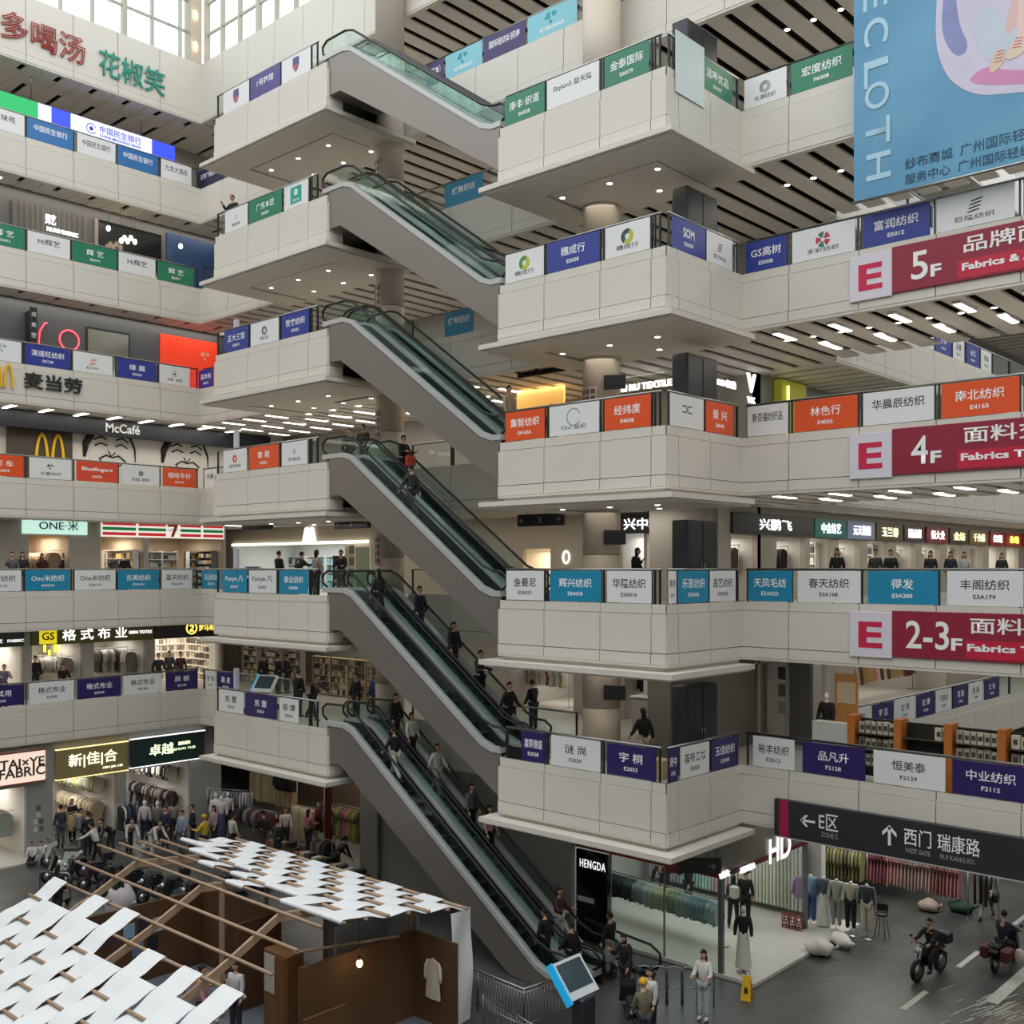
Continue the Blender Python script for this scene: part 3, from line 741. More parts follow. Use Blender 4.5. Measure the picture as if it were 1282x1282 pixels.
for zz in (0, 9.5):
    mb = MB(); mb.tube([(-.05, -.03, zz), (w, -.03, zz)], .04); mb.build('rod', STEEL, t)
XP = lambda p: x_on(p, YB-.45)-xa
ZP = lambda px, py: z_at(px, py, Y=YB-.45) - z0
PY = -.052
pale = ink('#a9cfdf')
for ch, p, py in (('E', 1097, -5), ('C', 1098, 40), ('L', 1098, 92), ('O', 1099, 120), ('T', 1100, 165), ('H', 1101, 208)):
    me = text_mesh(ch, .62, .66, .012)
    if not me.materials: me.materials.append(pale)
    o = obj('lettering', me, t, (XP(p), PY, ZP(p, py))); o.rotation_euler = (0, R(90), 0)
letter(t, '纱布商城  广州国际轻纺城', XP(1222), PY, ZP(1222, 184), .27, ink('#234a63'), 3.3, .01)
letter(t, '服务中心  广州国际轻纺城7', XP(1222), PY, ZP(1222, 204), .25, ink('#234a63'), 3.3, .01)
def blob(pts, c, y, nm, nz=.1):
    for _ in range(2 if len(pts) > 4 else 0): pts = [q for (a, b_) in zip(pts, pts[1:]+pts[:1]) for q in ((a[0]*.75+b_[0]*.25, a[1]*.75+b_[1]*.25), (a[0]*.25+b_[0]*.75, a[1]*.25+b_[1]*.75))]
    mb = MB(); mb.prism([(XP(p), ZP(p, q)) for p, q in pts], y-.001, y); mb.build(nm, M(c, .35, noise=nz, scale=1.2), t)
blob([(1176, -40), (1171, 50), (1180, 85), (1195, 107), (1225, 121), (1262, 118), (1330, 112), (1330, -40)], '#c9c3d6', PY, 'printed_bubble', .16)
blob([(1186, -40), (1179, 30), (1184, 55), (1200, 75), (1216, 60), (1200, 30), (1196, -40)], '#7f87b8', PY-.002, 'printed_bubble_shade', .3)
blob([(1208, 105), (1235, 82), (1262, 90), (1330, 85), (1330, 103), (1250, 108)], '#c884ad', PY-.003, 'printed_bubble_shade', .2)
blob([(1215, 20), (1240, 5), (1270, 30), (1300, 60), (1250, 80), (1225, 70)], '#bcc7d2', PY-.004, 'printed_bubble_shade', .12)
blob([(1262, 20), (1278, -30), (1300, -30), (1290, 10), (1268, 40), (1258, 45)], '#d8b3ae', PY-.006, 'printed_leg', .06)
blob([(1274, 52), (1276, -10), (1310, -20), (1312, 50)], '#e3c2ba', PY-.007, 'printed_leg', .06)
blob([(1239, 90), (1243, 94), (1256, 82), (1262, 70), (1256, 62), (1246, 64)], '#d5bfa8', PY-.009, 'printed_shoe', .06)
blob([(1259, 74), (1266, 77), (1284, 66), (1288, 52), (1278, 47), (1268, 54)], '#dcc7b0', PY-.010, 'printed_shoe', .06)
for k in range(4): blob([(1245+k*1.5, 80-k*4.4), (1256+k*1, 77-k*4.2), (1256+k, 76-k*4.2), (1245+k*1.5, 79-k*4.4)], '#c8405a', PY-.012, 'printed_lace', .0)
for k in range(4): blob([(1268+k*1.5, 62-k*4), (1279+k, 60-k*4), (1279+k, 59-k*4), (1268+k*1.5, 61-k*4)], '#c8405a', PY-.013, 'printed_lace', .0)
# hanging way signs under the soffits
def hang(px, py, n, Y, w, txt, label):
    z = z_at(px, py, Y=Y)
    t = face('hanging_sign', label, 'sign', 'y', x_on(px, Y), Y, z)
    mb = MB(); mb.rbox(-w/2, w/2, -.06, .06, -.2, .2, .015); mb.build('board', M('#242226', .4, .2, noise=.02), t)
    arrow(t, -w/2+.2, 0, .2, 90, INKG, -.062); arrow(t, w/2-.2, 0, .2, -90, INKG, -.062)
    letter(t, txt, 0, -.063, 0, .2, INKG, .13, .02)
    up = F[n+1]-1.45 - (z+.2)
    for s in (-.3, .3):
        mb = MB(); mb.tube([(s*w, 0, .18), (s*w, 0, .2+max(up, .12))], .012, 6); mb.build('suspension_rod', DARKSTEEL, t)
for n, py in ((6, 177), (5, 334), (4, 494), (3, 655)): hang(441, py, n, 24.9, 2.0, str(n), 'dark hanging direction sign under the soffit by the %s-floor escalator heads' % ORD[n])
for n, py in ((5, 268), (4, 462), (3, 651)): hang(677, py, n, 26.6, 2.0, str(n), 'dark hanging direction sign beyond the %s-floor escalator feet' % ORD[n])
hang(322, 657, 3, 24.2, 2.0, '3', 'dark hanging direction sign above the third-floor bay, before the lit shop')
# ================================================================== lamps
for n in range(1, 8):
    z = F[n+1] - 1.36
    k = {1: .6, 2: .8, 3: .9}.get(n, 1.5)
    if n > 1: area('gallery_light', (-43.6, 16, z), .8, 24, 170*k)
    area('gallery_light', (-7, 28.6, z), 18, .6, 150*k)
    area('gallery_light', (-30, 29.3, z), 20, .6, 190*k)
    if n >= 1 and n < 7: area('bay_light', (-32.1, 24.1, z-.4), 4, 1.6, 26*k)
    if n < 6: area('bay_light', (-17.9, 24.2, z-.4), 3.2, 1.6, 26*k)
    if n in (1, 2, 3): area('hall_light', (-16.6, 46, z), .6, 26, 170*k)
    if n == 4: area('hall_light', (-16.6, 46, z), .6, 26, 90)
dl_mb = MB(); dl_mb.lathe([(.11, 0), (.1, -.02), (.085, -.025)], n=14); dl_me = dl_mb.mesh('trim_ring', WHITE)
dg_mb = MB(); dg_mb.lathe([(.08, -.012), (.078, -.03), (.03, -.036)], n=14); dg_me = dg_mb.mesh('glowing_lens', LAMP)
proto = None
def downlight(x, y, z, label, group):
    t = thing('downlight', label, 'downlight', (x, y, z), 0, group); obj('trim_ring', dl_me, t); obj('glowing_lens', dg_me, t)
for n in range(2, 8):
    z = F[n]-1.67
    for dx, dy in ((1.5, 1.7), (3.2, 1.7), (5.0, 1.7), (2.3, 3.1), (4.1, 3.1), (5.7, 3.1)):
        downlight(XBL0+dx, YBOX+dy-.2, z, 'small round downlight in the grey soffit under the %s-floor escalator-head bay' % ORD[n], 'downlights of the %s-floor head bay' % ORD[n])
    if n < 7:
        for dx, dy in ((1.2, 1.6), (2.9, 1.6), (4.5, 1.6), (1.9, 3.0), (3.6, 3.0)):
            downlight(XBR0+dx, YBOX+dy-.2, z, 'small round downlight in the grey soffit under the %s-floor escalator-foot bay' % ORD[n], 'downlights of the %s-floor foot bay' % ORD[n])
    if n >= 5:
        x = XL + .82*33 + .69; 
        while x < -4:
            if x > XBR1: downlight(x, YB+2.2, F[n]-1.27, 'spot lamp in a dark slot of the plank ceiling below the %s-floor road gallery' % ORD[n], 'slot lamps of the %s-floor road gallery' % ORD[n])
            x += .82
sl_mb = MB(); sl_mb.rbox(-.09, .09, -.55, .55, -.02, .03, .008); sl_me = sl_mb.mesh('diffuser', STRIP)
sh_mb = MB(); sh_mb.box(-.11, .11, -.58, .58, .0, .06); sh_me = sh_mb.mesh('lamp_tray', WHITE)
def strip(x, y, z, rz, label, group):
    t = thing('strip_light', label, 'ceiling light', (x, y, z), rz, group); obj('diffuser', sl_me, t); obj('lamp_tray', sh_me, t)
for n in (5, 4):
    for j, yy in enumerate((27.2, 29.2)):
        x = XL + .82*34 + .28 + .41*j
        while x < -2: strip(x, yy, F[n]-1.39, 0, 'white strip light in the plank ceiling under the %s-floor road gallery' % ORD[n], 'strip lights under the %s-floor road gallery' % ORD[n]); x += 1.64
for yy in steps(12, 29, 1.48):
    strip(-43.7, yy, F[5]-1.39, R(90), 'white strip light in the plank ceiling under the fifth-floor side gallery', 'strip lights under the fifth-floor side gallery')
for x in steps(-43, -25, 1.64):
    for yy in (26.8, 28.6, 30.4): strip(x + (.4 if yy == 28.6 else 0), yy, F[5]-1.39, 0, 'white strip light in the ceiling behind the fifth-floor escalator heads', 'strip lights behind the fifth-floor escalator heads')
for yy in (14.2, 17.4): strip(-43.9, yy, F[7]-1.39, R(90), 'white strip light in the plank ceiling under the seventh-floor side gallery', 'strip lights under the seventh-floor side gallery')
for x in steps(-43, -30, 3.3): strip(x, 28, F[4]-1.39, 0, 'white strip light in the ceiling behind the fourth-floor escalator heads', 'strip lights behind the fourth-floor escalator heads')

# ================================================================== shop line walls
DARKWALL = M('#4a4a4d', .6, noise=.05); PALEWALL = M('#cfcac1', .6, noise=.03); WARMWALL = M('#cdbfa9', .6, noise=.03)
def shopwall(name, facing, at, s0, s1, n, openings, mat, label, h=None, depth=4.0, inner=PALEWALL):
    """front wall with openings [(a, b, head)], each with an alcove behind it"""
    z = F[n]; top = (F[n+1]-1.05) if h is None else z+h
    mb = MB()
    def bx(a, b_, o0, o1, z0, z1):
        if facing == 'y': mb.box(a, b_, at+o0, at+o1, z0, z1)
        else: mb.box(at-o1, at-o0, a, b_, z0, z1)
    cur = s0
    for a, b_, hd in sorted(openings):
        if a > cur: bx(cur, a, 0, .2, z, top)
        bx(a, b_, 0, .2, z+hd, top); cur = b_
        mb.cur = 1
        bx(a-.15, b_+.15, depth, depth+.1, z, top); bx(a-.15, a, .2, depth, z, top); bx(b_, b_+.15, .2, depth, z, top); bx(a, b_, .2, depth, z+hd+.15, z+hd+.2)
        mb.cur = 0
    if cur < s1: bx(cur, s1, 0, .2, z, top)
    return struct(mb, name, [mat, inner], label, 'wall')
def alcove_light(facing, at, a, b_, z, watts, colr=(1, .95, .88), depth=4.0):
    c = (a+b_)/2; w = abs(b_-a)*.7
    if facing == 'y': area('shop_light', (c, at+depth*.5, z), w, 1.6, watts, colr=colr)
    else: area('shop_light', (at-depth*.5, c, z), 1.6, w, watts, colr=colr)
YL = lambda p: y_on(p, XSHOP)
XM = lambda p: x_on(p, YSHOP)
XA = -18.0
YR = lambda p: y_on(p, XA)
# side gallery
XSU = {4: -45.0, 5: -44.2, 6: -44.2, 7: XSHOP}; YU = lambda p: y_on(p, -44.2); Y4 = lambda p: y_on(p, -45.0)
for n in (4, 5, 6, 7):
    shopwall('wall_shopline_side_%s' % ORD[n], 'x', XSU[n], 2, 40, n, [], {4: PALEWALL, 5: M('#53565a', .35), 6: M('#5f5e5d', .5), 7: GREYWALL}[n], '%s-floor shop line wall of the side gallery' % ORD[n])
op3 = [(YL(36), YL(87), 2.55), (YL(126), YL(180), 2.55), (YL(186), YL(279), 2.55)]
shopwall('wall_shopline_side_third', 'x', XSHOP, 2, YL(283), 3, op3, M('#a09b94', .6), 'third-floor shop line wall of the side gallery', inner=WARMWALL)
op2 = [(YL(-20), YL(28), 2.3), (YL(40), YL(103), 2.3), (YL(118), YL(182), 2.3), (YL(194), YL(276), 2.3)]
shopwall('wall_shopline_side_second', 'x', XSHOP, 2, YL(279), 2, op2, M('#9a968f', .6), 'second-floor shop line wall of the side gallery')
XG = -43.0; YG = lambda p: y_on(p, XG)
op1 = [(YG(-60), YG(33), 2.9), (YG(66), YG(146), 2.9), (YG(158), YG(238), 2.9)]
shopwall('wall_shopline_side_ground', 'x', XG, 2, YB+1.3, 1, op1, M('#8e8f8c', .6), 'ground-floor grey shop line wall of the side gallery', h=4.6, depth=5)
for (a, b_, h) in op3: alcove_light('x', XSHOP, a, b_, F[3]+2.5, 60, (1, .86, .7))
for (a, b_, h) in op2: alcove_light('x', XSHOP, a, b_, F[2]+2.25, 45)
for (a, b_, h) in op1: alcove_light('x', XG, a, b_, 2.85, 100, depth=5)
sf = MB(); sf.box(XG-5, XG+.9, YG(-60), YG(64), 0, .07); struct(sf, 'floor_shop_side', M('#b9b6ae', .35), 'pale raised shop floor behind the first side opening', 'floor')
# line behind the escalators
for n in (5, 6, 7): shopwall('wall_shopline_back_%s' % ORD[n], 'y', YSHOP, XSHOP, XA, n, [], GREYWALL, '%s-floor shop line wall behind the escalators' % ORD[n])
o4 = [(XM(640), XM(706), 2.4)]
shopwall('wall_shopline_back_fourth', 'y', YSHOP, XSHOP, XA, 4, o4, GREYWALL, 'fourth-floor shop line wall behind the escalators', inner=M('#e8c27a', .6))
alcove_light('y', YSHOP, *o4[0][:2], F[4]+2.3, 90, (1, .75, .4))
o3 = [(XM(292), XM(432), 2.5), (XM(655), XM(689), 1.9), (XM(776), XM(806), 2.4), (XM(810), XM(836), 2.35)]
shopwall('wall_shopline_back_third', 'y', YSHOP, -56, XA, 3, o3, M('#b8aea0', .6), 'third-floor shop line wall behind the escalators', inner=M('#dfe0dd', .5))
alcove_light('y', YSHOP, *o3[0][:2], F[3]+2.45, 150, (.95, 1, 1)); alcove_light('y', YSHOP, *o3[1][:2], F[3]+1.8, 60, (1, .7, .4)); alcove_light('y', YSHOP, *o3[2][:2], F[3]+2.3, 30); alcove_light('y', YSHOP, *o3[3][:2], F[3]+2.3, 60)
o2 = [(XM(640), XM(718), 2.4), (XM(782), XM(842), 2.4)]
shopwall('wall_shopline_back_second', 'y', YSHOP, -56, XA, 2, o2, M('#a39c92', .6), 'second-floor shop line wall behind the escalators', inner=M('#a9a69f', .6))
alcove_light('y', YSHOP, *o2[0][:2], F[2]+2.3, 60); alcove_light('y', YSHOP, *o2[1][:2], F[2]+2.3, 45)
# line along the second atrium
for n in (5, 6, 7): shopwall('wall_shopline_hall_%s' % ORD[n], 'x', XA, YSHOP, 72, n, [], GREYWALL, '%s-floor shop line wall of the further hall' % ORD[n])
shopwall('wall_shopline_hall_fourth', 'x', XA, YSHOP, 72, 4, [], M('#8a8d88', .35), 'fourth-floor shop line wall of the further hall')
bays = [(915, 948), (972, 1008), (1014, 1042), (1050, 1076), (1086, 1112), (1122, 1146), (1154, 1176), (1186, 1206), (1214, 1230), (1238, 1252), (1260, 1275)]
o3h = [(YR(a), YR(b_), 2.2) for a, b_ in bays]
shopwall('wall_shopline_hall_third', 'x', XA, YSHOP-2.5, 72, 3, o3h, M('#b3aca2', .6), 'third-floor shop line wall of the further hall', depth=3)
for a, b_, h in o3h: alcove_light('x', XA, a, b_, F[3]+2.15, 45, depth=3)
shopwall('wall_shopline_hall_second', 'x', XA, YSHOP-1.5, 72, 2, [(YR(936), YR(962), 2.4), (YR(1070), YR(1190), 2.4)], M('#a9a298', .6), 'second-floor shop line wall of the further hall')
alcove_light('x', XA, YR(1070), YR(1190), F[2]+2.3, 90); alcove_light('x', XA, YR(936), YR(962), F[2]+2.3, 8, (.8, .8, 1))
# second atrium parapets with their banners
for n in (2, 3, 4, 5, 6, 7):
    mb = MB(); cladding(mb, 'x', XA2, YA2, 72, F[n], steps(33, 72, 2.2)); struct(mb, 'wall_hall_parapet_%s' % ORD[n], [PANEL, JOINT], '%s-floor cream parapet of the further hall' % ORD[n], 'parapet')
    balustrade('x', XA2, YA2+.1, 71, n, steps(33, 70, 2.2), 'glass balustrade with steel rail along the further hall, %s floor' % ORD[n])
    mb = MB(); cladding(mb, 'm', XEND, YA2, 72, F[n], []); struct(mb, 'wall_hall_far_parapet_%s' % ORD[n], [PANEL, JOINT], '%s-floor parapet on the other side of the further hall' % ORD[n], 'parapet')
RUN['HL'] = ('x', XA2, 0, 0); RNAME['HL'] = 'further hall'; RSHORT['HL'] = 'further hall gallery'
for k, (p0, p1, c, w_) in enumerate(((1066, 1091, PALE, '安 凯'), (1093, 1120, PURPLE, '宇 百'), (1122, 1146, PALE, '宏 泰'), (1148, 1172, PURPLE, '红 博'), (1173, 1192, PALE, '天鹅纺'), (1194, 1213, PURPLE, '百 路'), (1214, 1231, PALE, '昌 盛'), (1233, 1252, PURPLE, '立 信'))):
    B('HL', 2, p0, p1, c, w_, 'F2%03d' % (71+k*3), '%s from the near end' % ('first', 'second', 'third', 'fourth', 'fifth', 'sixth', 'seventh', 'eighth')[k])
for k, (p0, p1, c, w_) in enumerate(((1128, 1150, BLUE, '康盛'), (1152, 1170, PALE, '花艺'), (1172, 1192, BLUE, '展锦'), (1194, 1208, PALE, '云裳'), (1211, 1227, BLUE, '长江'), (1229, 1242, PALE, '明珠'))):
    B('HL', 5, p0, p1, c, w_, 'F50%02d' % (11+k*2), '%s from the near end' % ('first', 'second', 'third', 'fourth', 'fifth', 'sixth')[k])

# ================================================================== shop signs
def fascia(name, label, facing, at, s0, s1, z0, z1, colr, emit=0., parts=(), thick=.12, edge=None):
    w = s1-s0; h = z1-z0
    t = face(name, label, 'sign', facing, (s0+s1)/2, at, (z0+z1)/2)
    mb = MB(); mb.rbox(-w/2, w/2, -thick, -.002, -h/2, h/2, .012); mb.build('sign_box', M(colr, .4, noise=.04) if not emit else M(colr, emit=emit), t)
    if edge:
        mb = MB()
        for zz in (-h/2-.03, h/2): mb.box(-w/2-.03, w/2+.03, -thick-.02, -.002, zz, zz+.03)
        mb.build('edge_trim', M(edge, emit=1.6) if edge != RED else M('#8f1d2c', .4), t)
    for (body, fx, fz, hh, ww, c, em) in parts:
        letter(t, body, fx*w/2, -thick-.012, fz*h/2, hh, M(c, emit=em) if em else ink(c), ww, .02, .01, name='letters')
    return t
fascia('shop_sign', 'pale green lit sign with thin lines and dark latin letters, third-floor side gallery', 'x', XSHOP, YL(27), YL(108), F[3]+2.6, F[3]+3.3, '#c5ece0', .85, [('ONE·米', .1, .1, .42, 1.75, '#2f4a45', 0)])
seven = fascia('shop_sign', 'red, green and white striped shop sign with a large numeral, third-floor side gallery', 'x', XSHOP, YL(126), YL(279), F[3]+2.55, F[3]+3.3, '#f2efe8', .75, [])
mb = MB(); mb.prism([(.08*1, .3), (.62, .3), (.62, .2), (.4, -.32), (.24, -.32), (.44, .16), (.08, .16)], -.135, -.125); mb.build('numeral', ink('#d8331f'), seven); letter(seven, 'ELEVEN', .36, -.138, -.0, .1, ink('#1b7a46'), .5)
w7 = YL(279)-YL(126)
for zz, c in ((.23, '#c3262c'), (.0, '#14723f'), (-.23, '#c3262c')):
    for a, b_ in ((-.5, -.235), (-.225, .005), (.115, .3), (.31, .495)):
        mb = MB(); mb.box(a*w7+.03, b_*w7-.03, -.128, -.12, zz-.07, zz+.07); mb.build('stripe', M(c, emit=.6), seven)
fascia('shop_sign', 'olive sign with a yellow square and white brush characters, second-floor side gallery', 'x', XSHOP, YL(38), YL(191), F[2]+2.3, F[2]+3.05, '#565425', 0, [('GS', -.75, 0, .34, .55, '#3a3a18', 0), ('格 式 布 业', .0, .05, .5, 3.0, '#ffffff', 1.6), ('GESHI TEXTILE', .76, .0, .14, 1.15, '#ffffff', 1.2)])
gsq = [x for x in col.objects if x.get('label', '').startswith('olive sign')][0]; wq = YL(191)-YL(38)
mb = MB(); mb.box(-.375*wq-.38, -.375*wq+.38, -.128, -.12, -.33, .36); mb.build('yellow_square', M('#e6d21e', emit=.8), gsq)
fascia('shop_sign', 'black marble sign with a yellow lit disc and lettering, second-floor side gallery corner', 'x', XSHOP, YL(193), YL(272), F[2]+2.3, F[2]+3.1, '#2c2a28', 0, [('罗马布行', .68, .08, .3, 1.1, '#ffe36a', 1.6), ('②', .12, .1, .6, .6, '#ffe36a', 1.6)])
fascia('shop_sign', 'dark green sign with small white lettering at the edge of view, second-floor side gallery', 'x', XSHOP, YL(-30), YL(29), F[2]+2.3, F[2]+2.95, '#23352e', 0, [('布艺   FABRIC', .3, -.2, .16, 1.3, '#ffffff', 1.2)])
ZG0, ZG1 = 3.0, 4.25
fascia('shop_sign', 'pink lit fabric shop sign with dark latin letters, ground floor', 'x', XG+.1, YG(-50), YG(54), ZG0+.1, ZG1+.05, '#f3d9c6', .8, [('TAI×YE', .42, .32, .36, 1.75, '#4a4440', 0), ('FABRIC', .42, -.28, .4, 1.8, '#4a4440', 0)], edge=RED)
fascia('shop_sign', 'gold framed lit sign with three white characters, ground floor', 'x', XG+.1, YG(68), YG(157), ZG0, ZG1-.05, '#8f8358', 0, [('新|佳|合', 0, .12, .6, 2.1, '#fff6d0', 1.5), ('XIN JIA HE', .55, -.62, .12, .9, '#fff6d0', 1.2)], edge='#ffe7a0')
fascia('shop_sign', 'dark green sign with pale lit characters and white light bars, ground floor', 'x', XG+.1, YG(161), YG(253), ZG0+.05, ZG1, '#223a36', 0, [('卓越', -.2, .05, .5, 1.15, '#e9f6c8', 1.6), ('服装辅料', .42, .3, .16, .6, '#e9f6c8', 1.3), ('ZHUO YUE', .42, -.1, .1, 1.1, '#e9f6c8', 1.2)], edge='#ffffff')
# dark board with a cafe name, mural and arch emblem on the fourth floor
fascia('cafe_sign', 'long dark navy fascia with white script on the fourth-floor side gallery', 'x', -44.6, Y4(-30), Y4(330), F[4]+2.42, F[4]+3.15, '#161b26', 0, [('McCafé', -.13, 0, .4, 1.6, '#cfd2d4', 0)], thick=.2)
mur = face('wall_mural', 'black line drawing of two laughing faces on a pale wall, fourth-floor side gallery', 'mural', 'x', (Y4(86)+Y4(282))/2, -45.0+.01, F[4]+1.4)
wm = Y4(282)-Y4(86)
mb = MB(); mb.box(-wm/2, wm/2, -.03, 0, -1.3, 1.2); mb.build('panel', M('#d9d7d0', .6), mur)
for cx in (-.26*wm, .22*wm):
    mb = MB()
    def stroke(pts, r): mb.tube([(cx+p*.95, -.035, q*.95+.28) for p, q in pts], r, 6)
    stroke([(-1.25, -.2), (-1.2, .4), (-.9, .95), (-.5, 1.05), (0, .95)], [.06, .16, .2, .12, .03]); stroke([(1.25, -.3), (1.22, .3), (1.0, .8), (.75, 1.0)], [.02, .05, .06, .03])
    stroke([(-.75, .35), (-.45, .5), (-.15, .38)], .035); stroke([(.25, .38), (.55, .5), (.85, .33)], .035); stroke([(-.8, .62), (-.45, .78), (-.2, .68)], .04); stroke([(.3, .68), (.6, .78), (.9, .6)], .04)
    stroke([(-.1, .15), (.05, -.1), (.25, .1)], .03); stroke([(-.55, -.25), (-.2, -.05), (.1, -.15), (.4, -.05), (.75, -.3)], .04); stroke([(-.5, -.3), (.1, -.75), (.7, -.35)], .035)
    mb.build('drawn_face_lettering', ink('#1c1c1c'), mur)
ae = face('arch_emblem', 'large yellow double-arch emblem on a dark wall panel, fourth-floor side gallery', 'sign', 'x', Y4(60), -45.0+.12, F[4]+1.62)
mb = MB(); mb.box(-1.75, 1.0, -.02, .05, -1.3, 1.2); mb.build('dark_panel', M('#4a4038', .5, noise=.1), ae); logo(ae, 'arch', 0, -.05, 1.55, '#e9b91c', None, -.03)
# fifth- and sixth-floor side gallery dressing
t = face('wall_panel', 'red-orange lit wall panel near the inner corner of the fifth-floor side gallery', 'panel', 'x', YU(242), -44.2, F[5]+1.4); mb = MB(); mb.rbox(-1.7, 1.3, -.1, 0, -1.5, 1.35, .01); mb.build('board', M('#d8371a', .4, emit=.55), t); logo(t, 'bird', .6, .6, .5, '#f0a088', None, -.11)
t = face('neon_sign', 'red neon loops on the dark fifth-floor shop glass', 'sign', 'x', YU(70), -44.2, F[5]+1.75)
mb = MB(); mb.tube([(-.75, -.06, -.4), (-.7, -.06, .2), (-.5, -.06, .55), (-.4, -.06, .6)], .03); mb.build('neon_stroke', M('#ff4a55', emit=2.5), t)
mb = MB(); mb.tube([(.55+.42*math.cos(R(a)), -.06, .02+.42*math.sin(R(a))) for a in range(0, 370, 20)], .03); mb.build('neon_loop', M('#ff4a55', emit=2.5), t)
t = face('vertical_sign', 'narrow black vertical sign with white characters, fifth-floor side gallery', 'sign', 'x', YU(33), -44.2+.6, F[5]+1.75); mb = MB(); mb.rbox(-.14, .14, -.1, 0, -1.0, 1.0, .01); mb.build('board', INKB, t)
mb = MB(); mb.box(-.05, .05, 0, .6, -.9, .9); mb.build('bracket', DARKSTEEL, t)
for i, ch in enumerate('成美空间'): letter(t, ch, 0, -.11, .7-.42*i, .2, INKW)
t = face('window_display', 'pale reflecting shop window on the fifth-floor side gallery', 'window', 'x', YU(135), -44.2, F[5]+1.3); mb = MB(); mb.rbox(-1.0, 1.0, -.05, 0, -1.3, 1.2, .01); mb.build('frame', DARKSTEEL, t); mb = MB(); mb.box(-.92, .92, -.06, -.05, -1.2, 1.1); mb.build('glazing', M('#9fa29c', .08, .6), t)
t = face('curtain', 'grey pleated curtain in the sixth-floor side gallery shop', 'curtain', 'x', YU(62), -44.2+.05, F[6]+1.35); mb = MB(); mb.grid(lambda u, v: (-1.6+3.2*u, -.05+.05*math.sin(u*90), -1.3+2.6*v), 90, 2); mb.build('cloth', M('#6b6862', .8), t)
t = face('lit_lettering', 'white lit characters hanging before the grey curtain, sixth-floor side gallery', 'sign', 'x', YU(60), -44.2+.7, F[6]+1.75); letter(t, '辉艺', -.2, 0, .22, .4, M('#ffffff', emit=2.5), .42, .02, .03); letter(t, 'HUIYI FABRIC', .3, 0, -.18, .16, M('#ffffff', emit=2.5), 1.3, .02, .03)
mb = MB(); mb.tube([(-.2, .03, .4), (-.2, .03, .9)], .01); mb.build('suspension_rod', DARKSTEEL, t)
t = face('dark_glazing', 'dark glazed shopfront with hanging bulbs, sixth-floor side gallery', 'window', 'x', YU(165), -44.2+.01, F[6]+1.4); mb = MB(); mb.rbox(-1.6, 1.4, -.06, 0, -1.35, 1.3, .01); mb.build('glazing', M('#1b1b1d', .12), t)
mb = MB(); mb.box(-1.75, -1.6, -.1, 0, -1.35, 1.3); mb.build('post', M('#8a847b', .5), t)
for i, (p, dz) in enumerate(((126, 2.2), (146, 1.95), (150, 1.85), (154, 2.02), (159, 1.9), (142, 1.8), (216, 2.2))):
    tb = thing('pendant_bulb', 'warm bulb hanging on a cord over the sixth-floor side gallery', 'lamp', (-44.2+.7, YU(p), F[6]+dz), 0, 'bulbs over the sixth-floor side gallery')
    mb = MB(); mb.ell((0, 0, 0), .09, .09, .12); mb.build('bulb', M('#ffe9c6', emit=7.), tb)
    mb = MB(); mb.tube([(0, 0, .1), (0, 0, F[7]-1.3-F[6]-dz)], .01, 6); mb.build('cord', RUBBER, tb)
t = face('wall_panel', 'deep blue wall panel at the inner corner of the sixth-floor gallery', 'panel', 'x', YU(240), -44.2, F[6]+1.5); mb = MB(); mb.rbox(-1.3, 2.6, -.08, 0, -1.35, 1.4, .01); mb.build('board', M('#173a63', .45, noise=.1), t)
# third-floor lit shop
fascia('light_trough', 'bright warm light trough over the white lit third-floor shop', 'y', YSHOP, XM(292), XM(462), F[3]+2.3, F[3]+2.43, '#fff0d8', 2.5)
t = face('lit_emblem', 'white lit pointed emblem above the white third-floor shop', 'sign', 'y', XM(388), YSHOP-.005, F[3]+2.78)
mb = MB()
mb.prism([(-.5, -.32), (-.3, -.32), (-.12, .34), (-.3, .34)], -.08, 0); mb.prism([(.5, -.32), (.3, -.32), (.12, .34), (.3, .34)], -.08, 0); mb.prism([(-.12, -.32), (.12, -.32), (.07, .3), (-.07, .3)], -.08, 0); 
mb.build('letters', M('#ffffff', emit=3), t)
def board_sign(label, facing, at, s0, s1, z0, z1, c, body, lc='#ffffff', em=2., w=.7, h=.45):
    return fascia('shop_sign', label, facing, at, s0, s1, z0, z1, c, 0, [(body, 0, 0, (z1-z0)*h, (s1-s0)*w, lc, em)])
board_sign('dark sign with white lit brush characters behind the round column, third floor', 'y', YSHOP, XM(776), XM(838), F[3]+2.4, F[3]+3.1, '#302e2e', '兴中利', w=.75, h=.6)
hs = [(914, 1015, '#3a3836', '兴鹏飞', '#e9f6f4'), (1017, 1056, '#2f7d78', '中金纺艺', '#e9fffb'), (1058, 1092, '#8f9fc4', '元天集团', '#ffffff'), (1094, 1127, '#57512b', '玉兰春', '#fff6c8'), (1129, 1154, '#3b302e', 'LULA LARI', '#ffffff'), (1157, 1184, '#8e2630', '恒大业', '#ffffff'), (1186, 1209, '#3a2d24', '金纺', '#ffe9a8'), (1211, 1234, '#7b6a3a', '千色坊', '#fff1c0'), (1237, 1255, '#a02630', '红绣', '#ffffff'), (1257, 1276, '#c2481f', '来缘', '#ffe36a'), (1278, 1292, '#b02a24', '福', '#ffffff')]
hn = ['grey-brown sign with white brush characters', 'teal lit sign', 'pale blue lit sign', 'olive sign with cream characters', 'dark brown sign with small latin letters', 'dark red sign with white characters', 'dark sign with gold characters', 'khaki sign with cream characters', 'red sign with white characters', 'orange sign with yellow characters', 'bright red sign at the edge of view']
